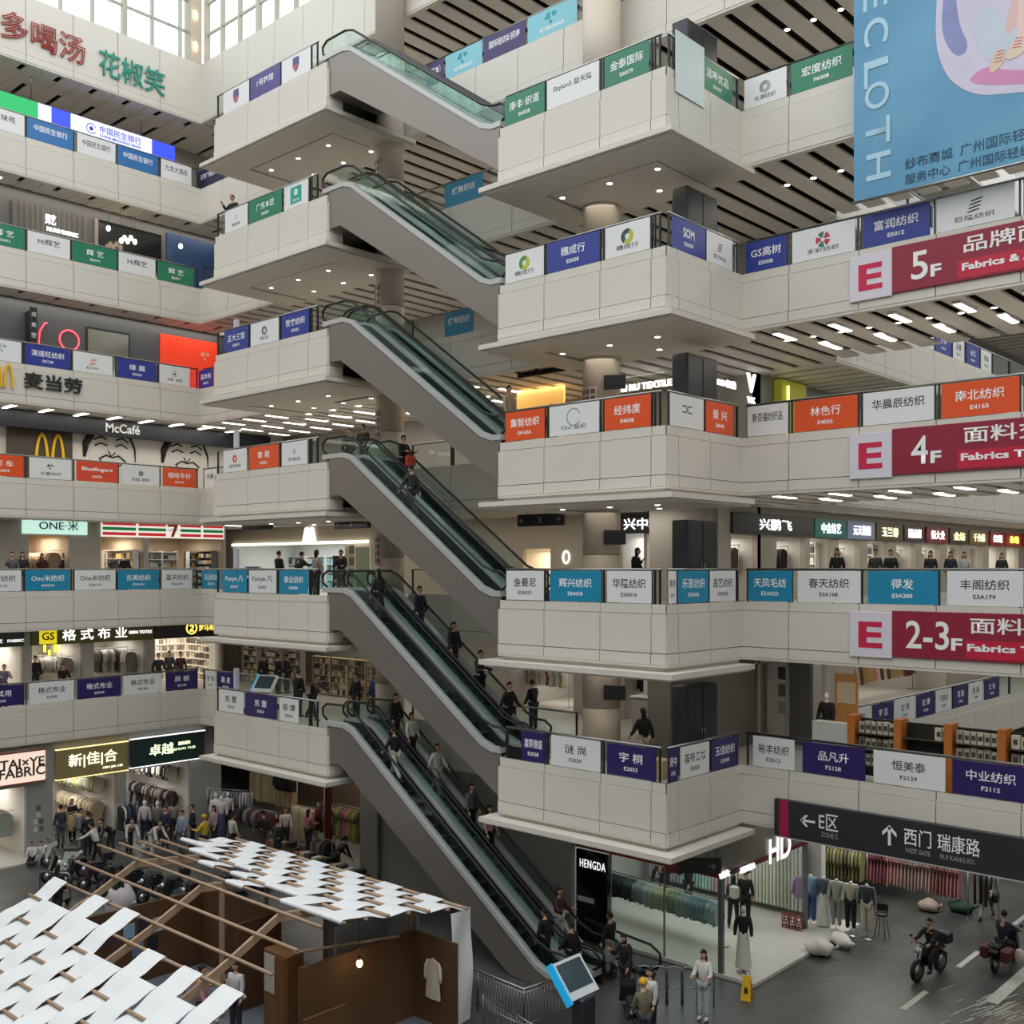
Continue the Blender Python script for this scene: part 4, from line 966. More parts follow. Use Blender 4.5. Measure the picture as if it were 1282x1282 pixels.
for (a, b_, c, body, lc), lb in zip(hs, hn):
    board_sign(lb + ', shop row of the third-floor further hall', 'x', XA, YR(a), YR(b_), F[3]+2.25, F[3]+2.95, c, body, lc, 1.8, .62 if a > 914 else .4, .55)
# fourth floor: lit letters
t = face('lit_lettering', 'white lit latin lettering on the glass behind the round column, fourth floor', 'sign', 'y', x_on(803, 29.3), 29.3, F[4]+2.72); mb = MB(); mb.box(-1.7, 1.7, -.02, 0, -2.7, .4); mb.build('glass_screen', GLASS, t); letter(t, 'YIFEI RU TEXTILE', 0, -.06, 0, .22, M('#ffffff', emit=2.2), 2.5, .02, .03)

t = face('lit_lettering', 'white lit angular emblem with small words on the fourth-floor hall wall', 'sign', 'x', YR(938), XA+.02, F[4]+2.62); letter(t, 'V', 0, -.06, .15, .62, M('#ffffff', emit=2.5), .55, .03, .03); letter(t, 'VK', 0, -.06, -.42, .2, M('#ffffff', emit=2.5), .5, .03, .03)
t = face('lit_lettering', 'small white lit words beside the dark cabinet, fourth-floor hall wall', 'sign', 'x', YR(902), XA+.02, F[4]+2.55); letter(t, 'TENGS 织造', 0, -.06, 0, .24, M('#ffffff', emit=2.2), 1.6, .02, .03)
t = face('lit_sign_box', 'yellow-green lit shop box with a bright tube, fourth-floor hall wall', 'sign', 'x', YR(984), XA+.02, F[4]+2.2); mb = MB(); mb.rbox(-.9, .9, -.3, 0, -2.2, .9, .02); mb.build('box', M('#9a9a2a', .5, emit=.25), t); mb = MB(); mb.tube([(-.5, -.33, -1.2), (-.5, -.33, .7)], .04); mb.build('tube', M('#ffff70', emit=4), t); letter(t, '布 品', .35, -.32, -.3, .35, M('#ffffff', emit=2.5), .7)
# dark double cabinets on the foot-bay corners
for n in range(2, 7):
    t = thing('tall_cabinet', 'tall dark grey double cabinet standing by the inner corner of the %s-floor foot bay' % ORD[n], 'cabinet', (-16.0, 25.0, F[n]))
    mb = MB(); mb.rbox(-.25, .24, -.75, .75, 0, 2.42, .02); mb.build('body', M('#3a3b3f', .45, .2, noise=.03), t)
    for s in (-1, 1):
        mb = MB(); mb.rbox(.24, .265, min(s*.02, s*.73), max(s*.02, s*.73), .06, 2.36, .006); d = mb.build('door', M('#34353a', .4, .3, noise=.03), t); mb = MB(); mb.tube([(.28, s*.07, 1.0), (.28, s*.07, 1.25)], .012, 6); mb.build('handle', STEEL, d)
gb = MB(); gb.box(-18.0, -17.2, 25.6, 30.4, F[2], F[3]-1.3); struct(gb, 'wall_shaft_second', M('#6f6d68', .6), 'grey shaft wall behind the second-floor cabinet', 'wall')
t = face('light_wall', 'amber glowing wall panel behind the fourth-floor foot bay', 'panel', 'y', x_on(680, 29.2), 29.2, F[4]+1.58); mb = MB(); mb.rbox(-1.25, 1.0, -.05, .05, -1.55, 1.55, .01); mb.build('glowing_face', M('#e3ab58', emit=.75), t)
gb = MB(); gb.box(-30.2, -21.15, YB-.0, YB+.25, 0, 4.6); gb.box(-31.2, -30.2, YB-.2, YB+1.2, 0, 4.6); struct(gb, 'wall_under_gallery', M('#85837f', .6, noise=.08), 'grey stone wall beside the ground-floor escalators', 'wall')
# ================================================================== people
def skin_mesh(name, verts, edges, radii, mat, sub=1, extra=None):
    me = bpy.data.meshes.new(name); me.from_pydata([tuple(v) for v in verts], edges, [])
    o = bpy.data.objects.new(name, me); col.objects.link(o)
    o.modifiers.new('skin', 'SKIN'); ss = o.modifiers.new('sub', 'SUBSURF'); ss.levels = sub; ss.render_levels = sub
    for i, r in enumerate(radii):
        sv = me.skin_vertices[0].data[i]; sv.radius = r if isinstance(r, tuple) else (r, r); sv.use_root = (i == 0)
    dg = bpy.context.evaluated_depsgraph_get(); dg.update()
    ev = o.evaluated_get(dg); src = bpy.data.meshes.new_from_object(ev)
    mb = MB(); mb.add([v.co.copy() for v in src.vertices], [list(p.vertices) for p in src.polygons], True)
    if extra: extra(mb)
    col.objects.unlink(o); bpy.data.objects.remove(o); bpy.data.meshes.remove(me); bpy.data.meshes.remove(src)
    return mb.mesh(name, mat)
SKINM = M('#c69a7c', .5, noise=.03, name='skin')
POSE = {}
def make_pose(key, lean=0, legs=((0, 0), (0, 0)), arms=((8, 12), (8, 12)), root=.93, headtilt=0, spread=.0, armspread=.16):
    """lean: torso forward; legs/arms: (thigh, knee) and (upper arm, elbow) angles forward; right limb first"""
    fwd = lambda a: Vector((0, -math.sin(R(a)), math.cos(R(a))))
    P = Vector((0, 0, root)); up = fwd(lean)
    waist = P + up*.17; chest = P + up*.36; neck = P + up*.53; hb = neck + fwd(lean*.5+headtilt*.4)*.08
    head = hb + fwd(lean*.3+headtilt)*.10 + Vector((0, -.02, 0))
    j = {'P': P, 'W': waist, 'C': chest, 'N': neck, 'H': hb}
    for s, sd, (th, kn), (ua, el) in ((-1, 'R', legs[0], arms[0]), (1, 'L', legs[1], arms[1])):
        hip = P + Vector((s*.095, 0, -.04)); d = Vector((s*spread, -math.sin(R(th)), -math.cos(R(th)))); knee = hip + d*.43
        a = th - kn; d2 = Vector((s*spread*.5, -math.sin(R(a)), -math.cos(R(a)))); ank = knee + d2*.41
        j['hip'+sd], j['knee'+sd], j['ank'+sd] = hip, knee, ank
        sh = P + up*.47 + Vector((s*.175, 0, 0)); d = Vector((s*armspread, -math.sin(R(ua+lean*.4)), -math.cos(R(ua+lean*.4)))).normalized(); elb = sh + d*.28
        a = ua + el + lean*.4; d2 = Vector((-s*.06 if el > 40 else s*armspread*.4, -math.sin(R(a)), -math.cos(R(a)))).normalized(); wr = elb + d2*.25
        j['sh'+sd], j['elb'+sd], j['wr'+sd], j['hd'+sd] = sh, elb, wr, d2
    order = ['P', 'W', 'C', 'N', 'H', 'shR', 'elbR', 'wrR', 'shL', 'elbL', 'wrL', 'hipR', 'kneeR', 'ankR', 'hipL', 'kneeL', 'ankL']
    ix = {k: i for i, k in enumerate(order)}
    E_ = [('P', 'W'), ('W', 'C'), ('C', 'N'), ('N', 'H'), ('C', 'shR'), ('shR', 'elbR'), ('elbR', 'wrR'), ('C', 'shL'), ('shL', 'elbL'), ('elbL', 'wrL'), ('P', 'hipR'), ('hipR', 'kneeR'), ('kneeR', 'ankR'), ('P', 'hipL'), ('hipL', 'kneeL'), ('kneeL', 'ankL')]
    rad = {'P': .11, 'W': .105, 'C': .12, 'N': .06, 'H': .05, 'sh': .058, 'elb': .042, 'wr': .028, 'hip': .085, 'knee': .055, 'ank': .04}
    rr = lambda k: rad.get(k, rad.get(k[:-1]))
    def face_bits(mb):
        def w(p):
            if p.z < 0: p.x *= 1 + p.z*2.2; p.y *= 1 + p.z*1.2
            return p
        mb.ell(head, .076, .092, .116, 14, 10, w)
        mb.ell(head + Vector((0, -.095, -.015)), .014, .02, .024, 8, 5)
        for s in (-1, 1): mb.ell(head + Vector((s*.076, .005, -.005)), .012, .022, .032, 8, 5)
        for sd, s in (('R', -1), ('L', 1)):                        # hands: palm, four fingers and a thumb
            wr, d = j['wr'+sd], j['hd'+sd]; side = Vector((0, -1, 0)) if abs(d.y) < .7 else Vector((s*-1., 0, 0))
            side = (side - d*side.dot(d)).normalized(); pal = d.cross(side)*s
            c = wr + d*.045
            mb.tube([wr, wr+d*.03, c+d*.02, c+d*.045], [.027, .036, .038, .03], 8)
            for q, (off, ln) in enumerate(((.030, .068), (.010, .078), (-.010, .072), (-.029, .056))):
                b0 = wr + d*.085 + side*off; b1 = b0 + d*ln*.45 + pal*.008; b2 = b1 + d*ln*.4 + pal*.03
                mb.tube([b0-d*.015, b0, b1, b2], [.010, .010, .009, .007], 6)
            t0 = wr + d*.03 + side*.034; mb.tube([t0, t0+side*.025+d*.02, t0+side*.03+d*.05+pal*.01], [.012, .011, .008], 6)
    body = skin_mesh('body', [j[k] for k in order], [(ix[a], ix[b_]) for a, b_ in E_], [rr(k) for k in order], SKINM, 1, face_bits)
    to = ['P', 'W', 'C', 'N', 'shR', 'elbR', 'wrR', 'shL', 'elbL', 'wrL']; tv = {k: j[k] for k in to}
    tv['P'] = P + Vector((0, 0, -.09)) if lean < 50 else P - up*.06; tv['N'] = P + up*.51
    for sd in 'RL': tv['wr'+sd] = j['elb'+sd] + (j['wr'+sd]-j['elb'+sd])*.93
    tx = {k: i for i, k in enumerate(to)}
    trad = {'P': .145, 'W': .14, 'C': .142, 'N': .07, 'sh': .08, 'elb': .062, 'wr': .05}
    top = skin_mesh('top', [tv[k] for k in to], [(tx[a], tx[b_]) for a, b_ in (('P', 'W'), ('W', 'C'), ('C', 'N'), ('C', 'shR'), ('shR', 'elbR'), ('elbR', 'wrR'), ('C', 'shL'), ('shL', 'elbL'), ('elbL', 'wrL'))], [trad.get(k, trad.get(k[:-1])) for k in to], INKB)
    bo = ['P', 'hipR', 'kneeR', 'ankR', 'hipL', 'kneeL', 'ankL']; bx = {k: i for i, k in enumerate(bo)}
    brad = {'P': .125, 'hip': .108, 'knee': .08, 'ank': .066}
    trs = skin_mesh('trousers', [j[k] for k in bo], [(bx[a], bx[b_]) for a, b_ in (('P', 'hipR'), ('hipR', 'kneeR'), ('kneeR', 'ankR'), ('P', 'hipL'), ('hipL', 'kneeL'), ('kneeL', 'ankL'))], [brad.get(k, brad.get(k[:-1])) for k in bo], INKB)
    sh = MB(); lo = min(j['ankR'].z, j['ankL'].z)
    for sd in 'RL':
        a = j['ank'+sd]; 
        def fw(p):
            if p.z < -.02: p.z = -.02 - (p.z+.02)*.3
            return p
        sh.ell(a + Vector((0, -.06, -.045)), .045, .135, .06, 10, 6, fw)
    ey = MB(); mo = MB()
    for s in (-1, 1): ey.ell(head + Vector((s*.03, -.082, .012)), .012, .008, .007, 8, 4)
    mo.ell(head + Vector((0, -.085, -.052)), .022, .007, .006, 8, 4)
    POSE[key] = dict(body=body, top=top, trousers=trs, shoes=sh.mesh('shoes', INKB), eyes=ey.mesh('eyes', RUBBER), mouth=mo.mesh('mouth', M('#8a4a40', .5, noise=0)), head=head, j=j, foot=lo-.085)
    sk = MB(); p = P
    sk.lathe([(.14, .08), (.16, -.05), (.2, -.3), (.23, -.52), (.225, -.53)], (p.x, p.y, p.z), 16, 1, .8); POSE[key]['skirt'] = sk.mesh('skirt', INKB)
make_pose('stand'); make_pose('walk', 3, ((24, 8), (-20, 14)), ((-22, 10), (22, 20)), .91)
make_pose('phone', 4, ((0, 0), (4, 4)), ((35, 95), (10, 20)), .93, 18); make_pose('lean', 18, ((-4, 2), (4, 4)), ((40, 55), (42, 52)), .92, 8)
make_pose('carry', 0, ((0, 0), (3, 3)), ((25, 70), (25, 70)), .93); make_pose('push', 24, ((22, 10), (-22, 12)), ((40, 22), (40, 22)), .9)
make_pose('ride', 12, ((72, 78), (72, 78)), ((46, 24), (46, 24)), .86, 0, .12); make_pose('sit', 4, ((82, 84), (82, 84)), ((30, 45), (30, 45)), .52)
make_pose('bend', 55, ((16, 14), (2, 8)), ((-8, 14), (2, 20)), .87, -20); make_pose('twist', -2, ((10, 6), (-8, 8)), ((5, 25), (40, 80)), .93)
HAIR = {}
def hair_mesh(kind):
    if kind in HAIR: return HAIR[kind]
    mb = MB(); mat = INKB
    def cap(p):
        if p.y < -.02 and p.z < .05: p.z = .05 + (p.z-.05)*.1
        if p.z < -.03: p.z = -.03
        return p
    if kind in ('short', 'long', 'bun', 'bob'): mb.ell((0, .012, .012), .087, .1, .122, 14, 10, cap)
    if kind == 'long': mb.lathe([(.07, .02), (.085, -.08), (.09, -.22), (.07, -.34), (.03, -.36)], (0, .055, 0), 12, 1, .5)
    if kind == 'bob': mb.lathe([(.08, .02), (.088, -.08), (.07, -.16)], (0, .04, 0), 12, 1, .65)
    if kind == 'bun': mb.ell((0, .09, .06), .04, .04, .04)
    if kind == 'cap': mb.ell((0, .005, .03), .09, .102, .105, 14, 8, cap); mb.ell((0, -.12, .055), .06, .06, .01)
    if kind == 'hat': mb.ell((0, .0, .06), .088, .1, .09, 14, 8, cap); mb.lathe([(.19, .03), (.19, .045), (.08, .06)], (0, 0, .02), 18)
    if kind == 'helmet': mb.ell((0, 0, .035), .105, .122, .118, 16, 10, cap); mb.ell((0, -.12, .06), .07, .045, .012)
    HAIR[kind] = mb.mesh({'cap': 'cap', 'hat': 'brimmed_hat', 'helmet': 'helmet'}.get(kind, 'hair'), mat)
    return HAIR[kind]
def setmat(o, c):
    o.material_slots[0].link = 'OBJECT'; o.material_slots[0].material = c if not isinstance(c, str) else M(c, .75, noise=.08, scale=9)
BLK, CHAR, NVY, OFFW = '#17171a', '#2c2d31', '#1d2338', '#d8d6d0'
def person(pos, d, pose, label, top=BLK, bottom=CHAR, hair='short', hairc='#15120f', shoes='#1a1a1a', skirt=False, s=1.0, group=None, z=None):
    p = POSE[pose]
    o = obj('person', p['body'], None, (pos[0], pos[1], (pos[2] if z is None else z) - p['foot']*s), math.atan2(d[0], -d[1])); o.scale = (s, s, s)
    tag(o, label, 'person', group)
    for k, c in (('top', top), ('trousers', bottom), ('shoes', shoes)): setmat(obj(k, p[k], o), c)
    if skirt: setmat(obj('skirt', p['skirt'], o), skirt)
    obj('eyes', p['eyes'], o); obj('mouth', p['mouth'], o)
    h = obj(HAIR[hair].name.split('.')[0] if hair in HAIR else hair_mesh(hair).name.split('.')[0], hair_mesh(hair), o, p['head']); setmat(h, hairc)
    return o
def at_y(px, Y, n): return (x_on(px, Y), Y, F[n])
def on_step(n, px, lane):
    Y = (YE0+YE1)/2 if lane == 'outer' else (YE1+YE2)/2
    k = .7087; xa = -27.75; i = round((x_on(px, Y) - xa - .2)/.4); x = xa + .2 + i*.4
    return (x-.02, Y, F[n+1] - (x-xa)*k + .012)
UP, DOWN, NORTH, SOUTH = (-1, 0), (1, 0), (0, 1), (0, -1)
P = person
P(at_y(293, 22.72, 6), (.2, -1), 'phone', 'person in black reading a phone at the sixth-floor bay rail', BLK)
P(on_step(4, 640, 'inner'), DOWN, 'stand', 'taller person in a beige coat near the foot of the fifth-to-fourth escalator', '#b9a58c', '#a99a88', 'short')
P((on_step(4, 646, 'outer')[0], on_step(4, 646, 'outer')[1], on_step(4, 646, 'outer')[2]), DOWN, 'carry', 'shorter person in a pinkish coat near the foot of the fifth-to-fourth escalator', '#b59c8c', '#a08c80', 'bob', s=.92)
P(at_y(693, 25.6, 4), UP, 'phone', 'person in black behind the fourth-floor foot bay rail', BLK)
P(at_y(437, 25.0, 4), (.6, -1), 'stand', 'person in a dark jacket with folded arms by the fourth-floor escalator head', '#2a2724', CHAR)
P(at_y(455, 24.6, 4), (.6, -1), 'carry', 'person in an open olive jacket over a white shirt, fourth-floor escalator head', '#4b4438', '#6b6f78')
red_holder = P(on_step(3, 508, 'inner'), DOWN, 'carry', 'person in black holding a red bag on the fourth-to-third escalator', BLK, CHAR)
P(on_step(3, 516, 'outer'), UP, 'walk', 'person in dark grey seen from behind on the fourth-to-third escalator', '#2f3331', CHAR)
P(at_y(427, 24.8, 3), (.6, -1), 'carry', 'person in a black zip jacket at the third-floor escalator head', BLK, '#5c5d60')
P(on_step(2, 471, 'outer'), UP, 'stand', 'person in a long dark coat at the top of the third-to-second escalator', '#1f2024', BLK, 'long', skirt='#1f2024')
P(on_step(2, 523, 'inner'), DOWN, 'stand', 'person in a navy jacket on the upper third-to-second escalator', NVY, '#3a3f52')
P(on_step(2, 571, 'inner'), DOWN, 'stand', 'person in black with long hair midway on the third-to-second escalator', BLK, CHAR, 'long')
P(on_step(2, 597, 'inner'), DOWN, 'carry', 'person in black with raised forearms on the third-to-second escalator', '#202024', BLK)
P(on_step(2, 634, 'inner'), DOWN, 'walk', 'person in black close to the foot of the third-to-second escalator', '#141416', BLK)
P(at_y(668, 27.4, 2), UP, 'phone', 'person in black looking at a phone before the lit second-floor shop', BLK, CHAR)
P(at_y(806, 24.2, 2), (-1, .3), 'walk', 'person with long hair, black jacket and cream trousers walking on the second-floor foot bay', BLK, '#c9bda6', 'long')
for px, yy, lb, c, hr in ((15, -44, 'in grey at the edge of view', '#55555c', 'short'), (28, -44.3, 'in black with long hair', BLK, 'long'), (52, -46.6, 'in a dark red top inside the green-signed shop', '#4a2028', 'long'), (80, -46.6, 'in black inside the green-signed shop', BLK, 'short'), (57, -47.2, 'in beige by the clothes of the green-signed shop', '#8a7a68', 'bob'), (156, -46.5, 'in black before the striped-sign shop', BLK, 'short'), (141, -46.6, 'in grey inside the striped-sign shop', '#4a4a4c', 'short')):
    P((yy, y_on(px, yy), F[3]), (1, -.3), rnd.choice(['stand', 'phone']), 'person %s, third-floor side gallery' % lb, c, CHAR, hr)
for px, Y, lb, c, ps in ((349, 24.6, 'in black facing the lit shop behind the third-floor head bay', BLK, 'stand'), (372, 25.0, 'in dark green leaning forward behind the third-floor head bay', '#222c28', 'lean'), (396, 24.0, 'in a pale patterned top with dark hair behind the third-floor head bay', '#a9a79f', 'stand')):
    P(at_y(px, Y, 3), NORTH, ps, 'person ' + lb, c, CHAR, 'bob' if px == 396 else 'short')
for px, Xp, lb, c, ps in ((4, -44, 'leaning over the second-floor side rail at the edge of view', '#6b6670', 'lean'), (44, -46.8, 'in black among clothes under the yellow tubes', BLK, 'stand'), (79, -46.3, 'in black by a small table under the yellow tubes', BLK, 'sit'), (198, -44.6, 'in black by the black-signed shop', BLK, 'walk'), (212, -45.0, 'in grey by the black-signed shop', '#3a3a3c', 'stand'), (226, -44.2, 'in dark red before the lit shelves', '#3a1c1c', 'stand')):
    P((Xp, y_on(px, Xp), F[2]), (1, -.2), ps, 'person %s, second-floor side gallery' % lb, c, CHAR)
for px, Y, lb, c, d in ((330, 27.6, 'in black by the far shelves', BLK, UP), (348, 28.0, 'in black, one of two standing close', '#1c1c20', NORTH), (359, 28.4, 'in grey, one of two standing close', '#353539', NORTH), (374, 24.2, 'in black with back to the rail', BLK, NORTH), (391, 24.0, 'in a dark jacket pointing ahead', '#26252a', (1, .2)), (446, 24.9, 'in black at the escalator head', BLK, SOUTH), (470, 25.4, 'in blue by the escalator head', '#28407c', SOUTH)):
    P(at_y(px, Y, 2), d, 'push' if 'pointing' in lb else 'stand', 'person %s, second-floor head bay' % lb, c, CHAR)
P(on_step(1, 496, 'inner'), DOWN, 'stand', 'person in black high on the escalator to the ground floor', BLK, CHAR, 'long')
P(on_step(1, 516, 'inner'), DOWN, 'stand', 'person in a white top high on the escalator to the ground floor', OFFW, BLK)
P(on_step(1, 549, 'inner'), DOWN, 'walk', 'person in a long white coat on the escalator to the ground floor', '#cfccc4', '#bdb9b0', 'bob')
P(on_step(1, 499, 'outer'), UP, 'walk', 'person in black with pale trousers climbing the escalator to the second floor', '#141517', '#cbc6bb')
P(on_step(1, 590, 'inner'), DOWN, 'stand', 'person in grey beside the truss, lower escalator to the ground floor', '#5d5f60', BLK)
P(on_step(1, 612, 'inner'), DOWN, 'stand', 'person in a pink top on the escalator to the ground floor', '#b98a8c', BLK, 'long')
P(on_step(1, 704, 'inner'), DOWN, 'carry', 'person in a dark red top with long hair low on the ground-floor escalator', '#4a2a2e', '#b9bdbd', 'long')
P(on_step(1, 680, 'outer'), UP, 'stand', 'person in black stepping up, low on the escalator to the second floor', '#111113', '#15161c')
P((x_on(716, 23.0), 23.0, .02), UP, 'walk', 'person in black boarding the ground-floor escalator', '#15110f', BLK)
P((x_on(764, 24.3), 24.3, 0), UP, 'stand', 'person in black with grey skirt beside the escalator foot', '#101012', '#9a958c', 'short', skirt='#8f8a82')
P((x_on(783, 23.2), 23.2, 0), SOUTH, 'phone', 'person in black leaving the escalator foot', BLK, CHAR, 'bob')
for px, Xp, lb, c in ((1048, -16.2, 'with long hair in black', BLK), (1096, -15.9, 'in dark grey', '#3a3a3c'), (1115, -15.8, 'in black beside the grey one', BLK), (1165, -15.8, 'in black far along', '#222224'), (1190, -15.8, 'in navy far along', NVY), (1207, -15.7, 'in white far along', '#b9b9b9'), (1254, -15.7, 'in black furthest along', '#1a1a1a')):
    P((Xp, y_on(px, Xp), F[3]), (.6, -1), 'stand', 'person %s, rail of the third-floor further hall' % lb, c, CHAR, 'long' if 'long' in lb else 'short')
P(at_y(795, 28.5, 3), (1, .2), 'phone', 'person in a black coat passing the third-floor column', BLK, CHAR, 'bob')
# ================================================================== clothes, racks and shop furniture
GM = {}
def garment_mesh(kind):
    if kind in GM: return GM[kind]
    mb = MB(); r = random.Random(hash(kind) % 97 if False else len(kind)*7+3)
    prof = {'shirt': [(0, .03), (-.03, .1), (-.07, .2), (-.2, .2), (-.45, .19), (-.68, .2), (-.70, .19)], 'dress': [(0, .03), (-.03, .1), (-.07, .19), (-.25, .17), (-.45, .16), (-.8, .22), (-1.2, .27), (-1.22, .26)],
            'length': [(0, .05), (-.03, .17), (-.3, .18), (-.8, .18), (-1.4, .19), (-1.42, .18)], 'trousers': [(0, .05), (-.02, .15), (-.2, .15), (-.6, .14), (-1.0, .15), (-1.02, .14)],
            'coat': [(0, .03), (-.03, .12), (-.07, .22), (-.3, .22), (-.7, .23), (-1.0, .26), (-1.02, .25)]}[kind]
    n = 16; vs = []
    for i, (z, w) in enumerate(prof):
        th = .02 + .018*min(1, -z*3)
        for k in range(n):
            a = 2*math.pi*k/n
            vs.append((w*math.cos(a), th*math.sin(a) + .014*math.sin(k*2.3+i*.4)*min(1, -z*4), z))
    fs = [(i*n+k, (i+1)*n+k, (i+1)*n+(k+1) % n, i*n+(k+1) % n) for i in range(len(prof)-1) for k in range(n)] + [list(range(n)), list(range(len(prof)*n-1, (len(prof)-1)*n-1, -1))]
    mb.add(vs, fs, True)
    if kind in ('shirt', 'dress', 'coat'):
        for s in (-1, 1): mb.tube([(s*.17, 0, -.06), (s*.235, 0, -.2), (s*.25, 0, -.42), (s*.25, 0, -.55 if kind != 'dress' else -.3)], [.03, .045, .045, .05], 8)
    GM[kind] = mb.mesh('garment', INKW); return GM[kind]
HOOK = MB(); HOOK.tube([(0, 0, -.02), (0, 0, .03), (.02, 0, .06), (0, 0, .08), (-.02, 0, .065)], .006, 5); HOOK.tube([(-.17, 0, -.06), (0, 0, -.015), (.17, 0, -.06)], .008, 5); HOOK = HOOK.mesh('hanger', STEEL)
CN = {}
def hang_row(p0, p1, z, n, kind, cols, label, group, turn=None, jitter=.02, cat='garment', name='garment', hook=False):
    p0, p1 = Vector(p0), Vector(p1); d = (p1-p0); ang = math.atan2(d.y, d.x) + R(90) if turn is None else turn
    L_ = d.length; n = max(2, min(n, int((L_-.2)/.1)))
    for i in range(n):
        p = p0 + d*((.12 + (L_-.24)*(i+.5)/n)/L_)
        o = obj(name if name != 'garment' else 'hanging_' + kind, garment_mesh(kind), None, (p.x, p.y, z-.08), ang + rnd.uniform(-.05, .05)); tag(o, label, cat, group)
        k = rnd.uniform(.93, 1.04); o.scale = (1, 1, k)
        o.material_slots[0].link = 'OBJECT'; o.material_slots[0].material = M(cols[i*len(cols)//n] if len(cols) > 5 else rnd.choice(cols), .85, noise=.1, scale=8)
        if hook: obj('hanger', HOOK, o)
def clothes_rack(p0, p1, z, label, base=0.0, mat=STEEL):
    p0, p1 = Vector((p0[0], p0[1], base)), Vector((p1[0], p1[1], base)); d = (p1-p0).normalized(); q = Vector((-d.y, d.x, 0))
    t = thing('clothes_rack', label, 'rack', (p0.x, p0.y, base)); L = (p1-p0).length
    a = MB(); a.tube([tuple(Vector((0, 0, z-base)) - d*.05), tuple(d*(L+.05) + Vector((0, 0, z-base)))], .015, 6); a.build('hanging_rail', mat, t)
    for s in (0, L):
        a = MB(); a.tube([tuple(d*s), tuple(d*s + Vector((0, 0, z-base)))], .015, 6); a.build('upright', mat, t)
        a = MB(); a.tube([tuple(d*s - q*.28 + Vector((0, 0, .015))), tuple(d*s + q*.28 + Vector((0, 0, .015)))], .015, 6); a.build('foot_bar', mat, t)
    return t
def hung(p0, p1, z, n, kind, cols, what, where, base=0.0, rack=True, hook=False):
    if rack: clothes_rack(p0, p1, z, 'steel clothes rack %s' % where, base)
    hang_row((p0[0], p0[1], 0), (p1[0], p1[1], 0), z, n, kind, cols, '%s hanging %s' % (what, where), '%s hanging %s' % (what, where), hook=hook)
def wall_rail(p0, p1, z, label, out=(0, -.3)):
    t = thing('wall_rail', label, 'rail', (p0[0], p0[1], z)); dx, dy = p1[0]-p0[0], p1[1]-p0[1]
    a = MB(); a.tube([(-dx*.02, -dy*.02, 0), (dx*1.02, dy*1.02, 0)], .015, 6); a.build('bar', STEEL, t)
    for f in (.03, .97): a = MB(); a.tube([(dx*f, dy*f, 0), (dx*f-out[0], dy*f-out[1], 0)], .012, 6); a.build('bracket', STEEL, t)
PACKS = MB(); PACKM = []
def shelf_unit(x, y, z, rz, w, h, levels, label, mat=WHITE, depth=.32, goods=None, per=8, glabel=None, many=False):
    t = thing('shelf_unit', label, 'shelf', (x, y, z), rz)
    for s in (-1, 1): a = MB(); a.rbox(min(s*w/2, s*(w/2-.03)), max(s*w/2, s*(w/2-.03)), 0, depth, 0, h, .005); a.build('side_panel', mat, t)
    a = MB(); a.box(-w/2+.03, w/2-.03, depth-.02, depth, .05, h-.02); a.build('back_panel', mat, t)
    for i in range(levels+1):
        a = MB(); a.box(-w/2+.03, w/2-.03, .01, depth-.02, .05 + (h-.1)*i/levels, .08 + (h-.1)*i/levels); a.build('shelf', mat, t)
    if goods:
        cols, gh = goods; c, s_ = math.cos(rz), math.sin(rz)
        for i in range(levels):
            for k in range(per):
                lx = -w/2 + .08 + (w-.16)*(k+.5)/per; ly = depth*.45; zz = z + .08 + (h-.1)*i/levels
                if many:
                    mm = M(rnd.choice(cols), .5, noise=0)
                    if mm not in PACKM: PACKM.append(mm)
                    PACKS.cur = PACKM.index(mm); hx, hy, hz = (w-.16)/per*.41, depth*.27, min(gh*rnd.uniform(.8, 1), (h-.1)/levels-.05); q0 = len(PACKS.v)
                    PACKS.box(-hx, hx, -hy, hy, 0, hz)
                    PACKS.v[q0:] = [(x + (lx+a_)*c - (ly+b_)*s_, y + (lx+a_)*s_ + (ly+b_)*c, zz+c_) for a_, b_, c_ in PACKS.v[q0:]]
                    continue
                o = obj('goods_pack', GOODS, None, (x + lx*c - ly*s_, y + lx*s_ + ly*c, zz), rz); o.scale = ((w-.16)/per*.82, depth*.55, min(gh*rnd.uniform(.8, 1), (h-.1)/levels-.05))
                tag(o, glabel, 'pack', glabel); o.material_slots[0].link = 'OBJECT'; o.material_slots[0].material = M(rnd.choice(cols), .5, noise=0)
    return t
GOODS = MB(); GOODS.rbox(-.5, .5, -.5, .5, 0, 1, .06); GOODS = GOODS.mesh('goods_pack', INKW)

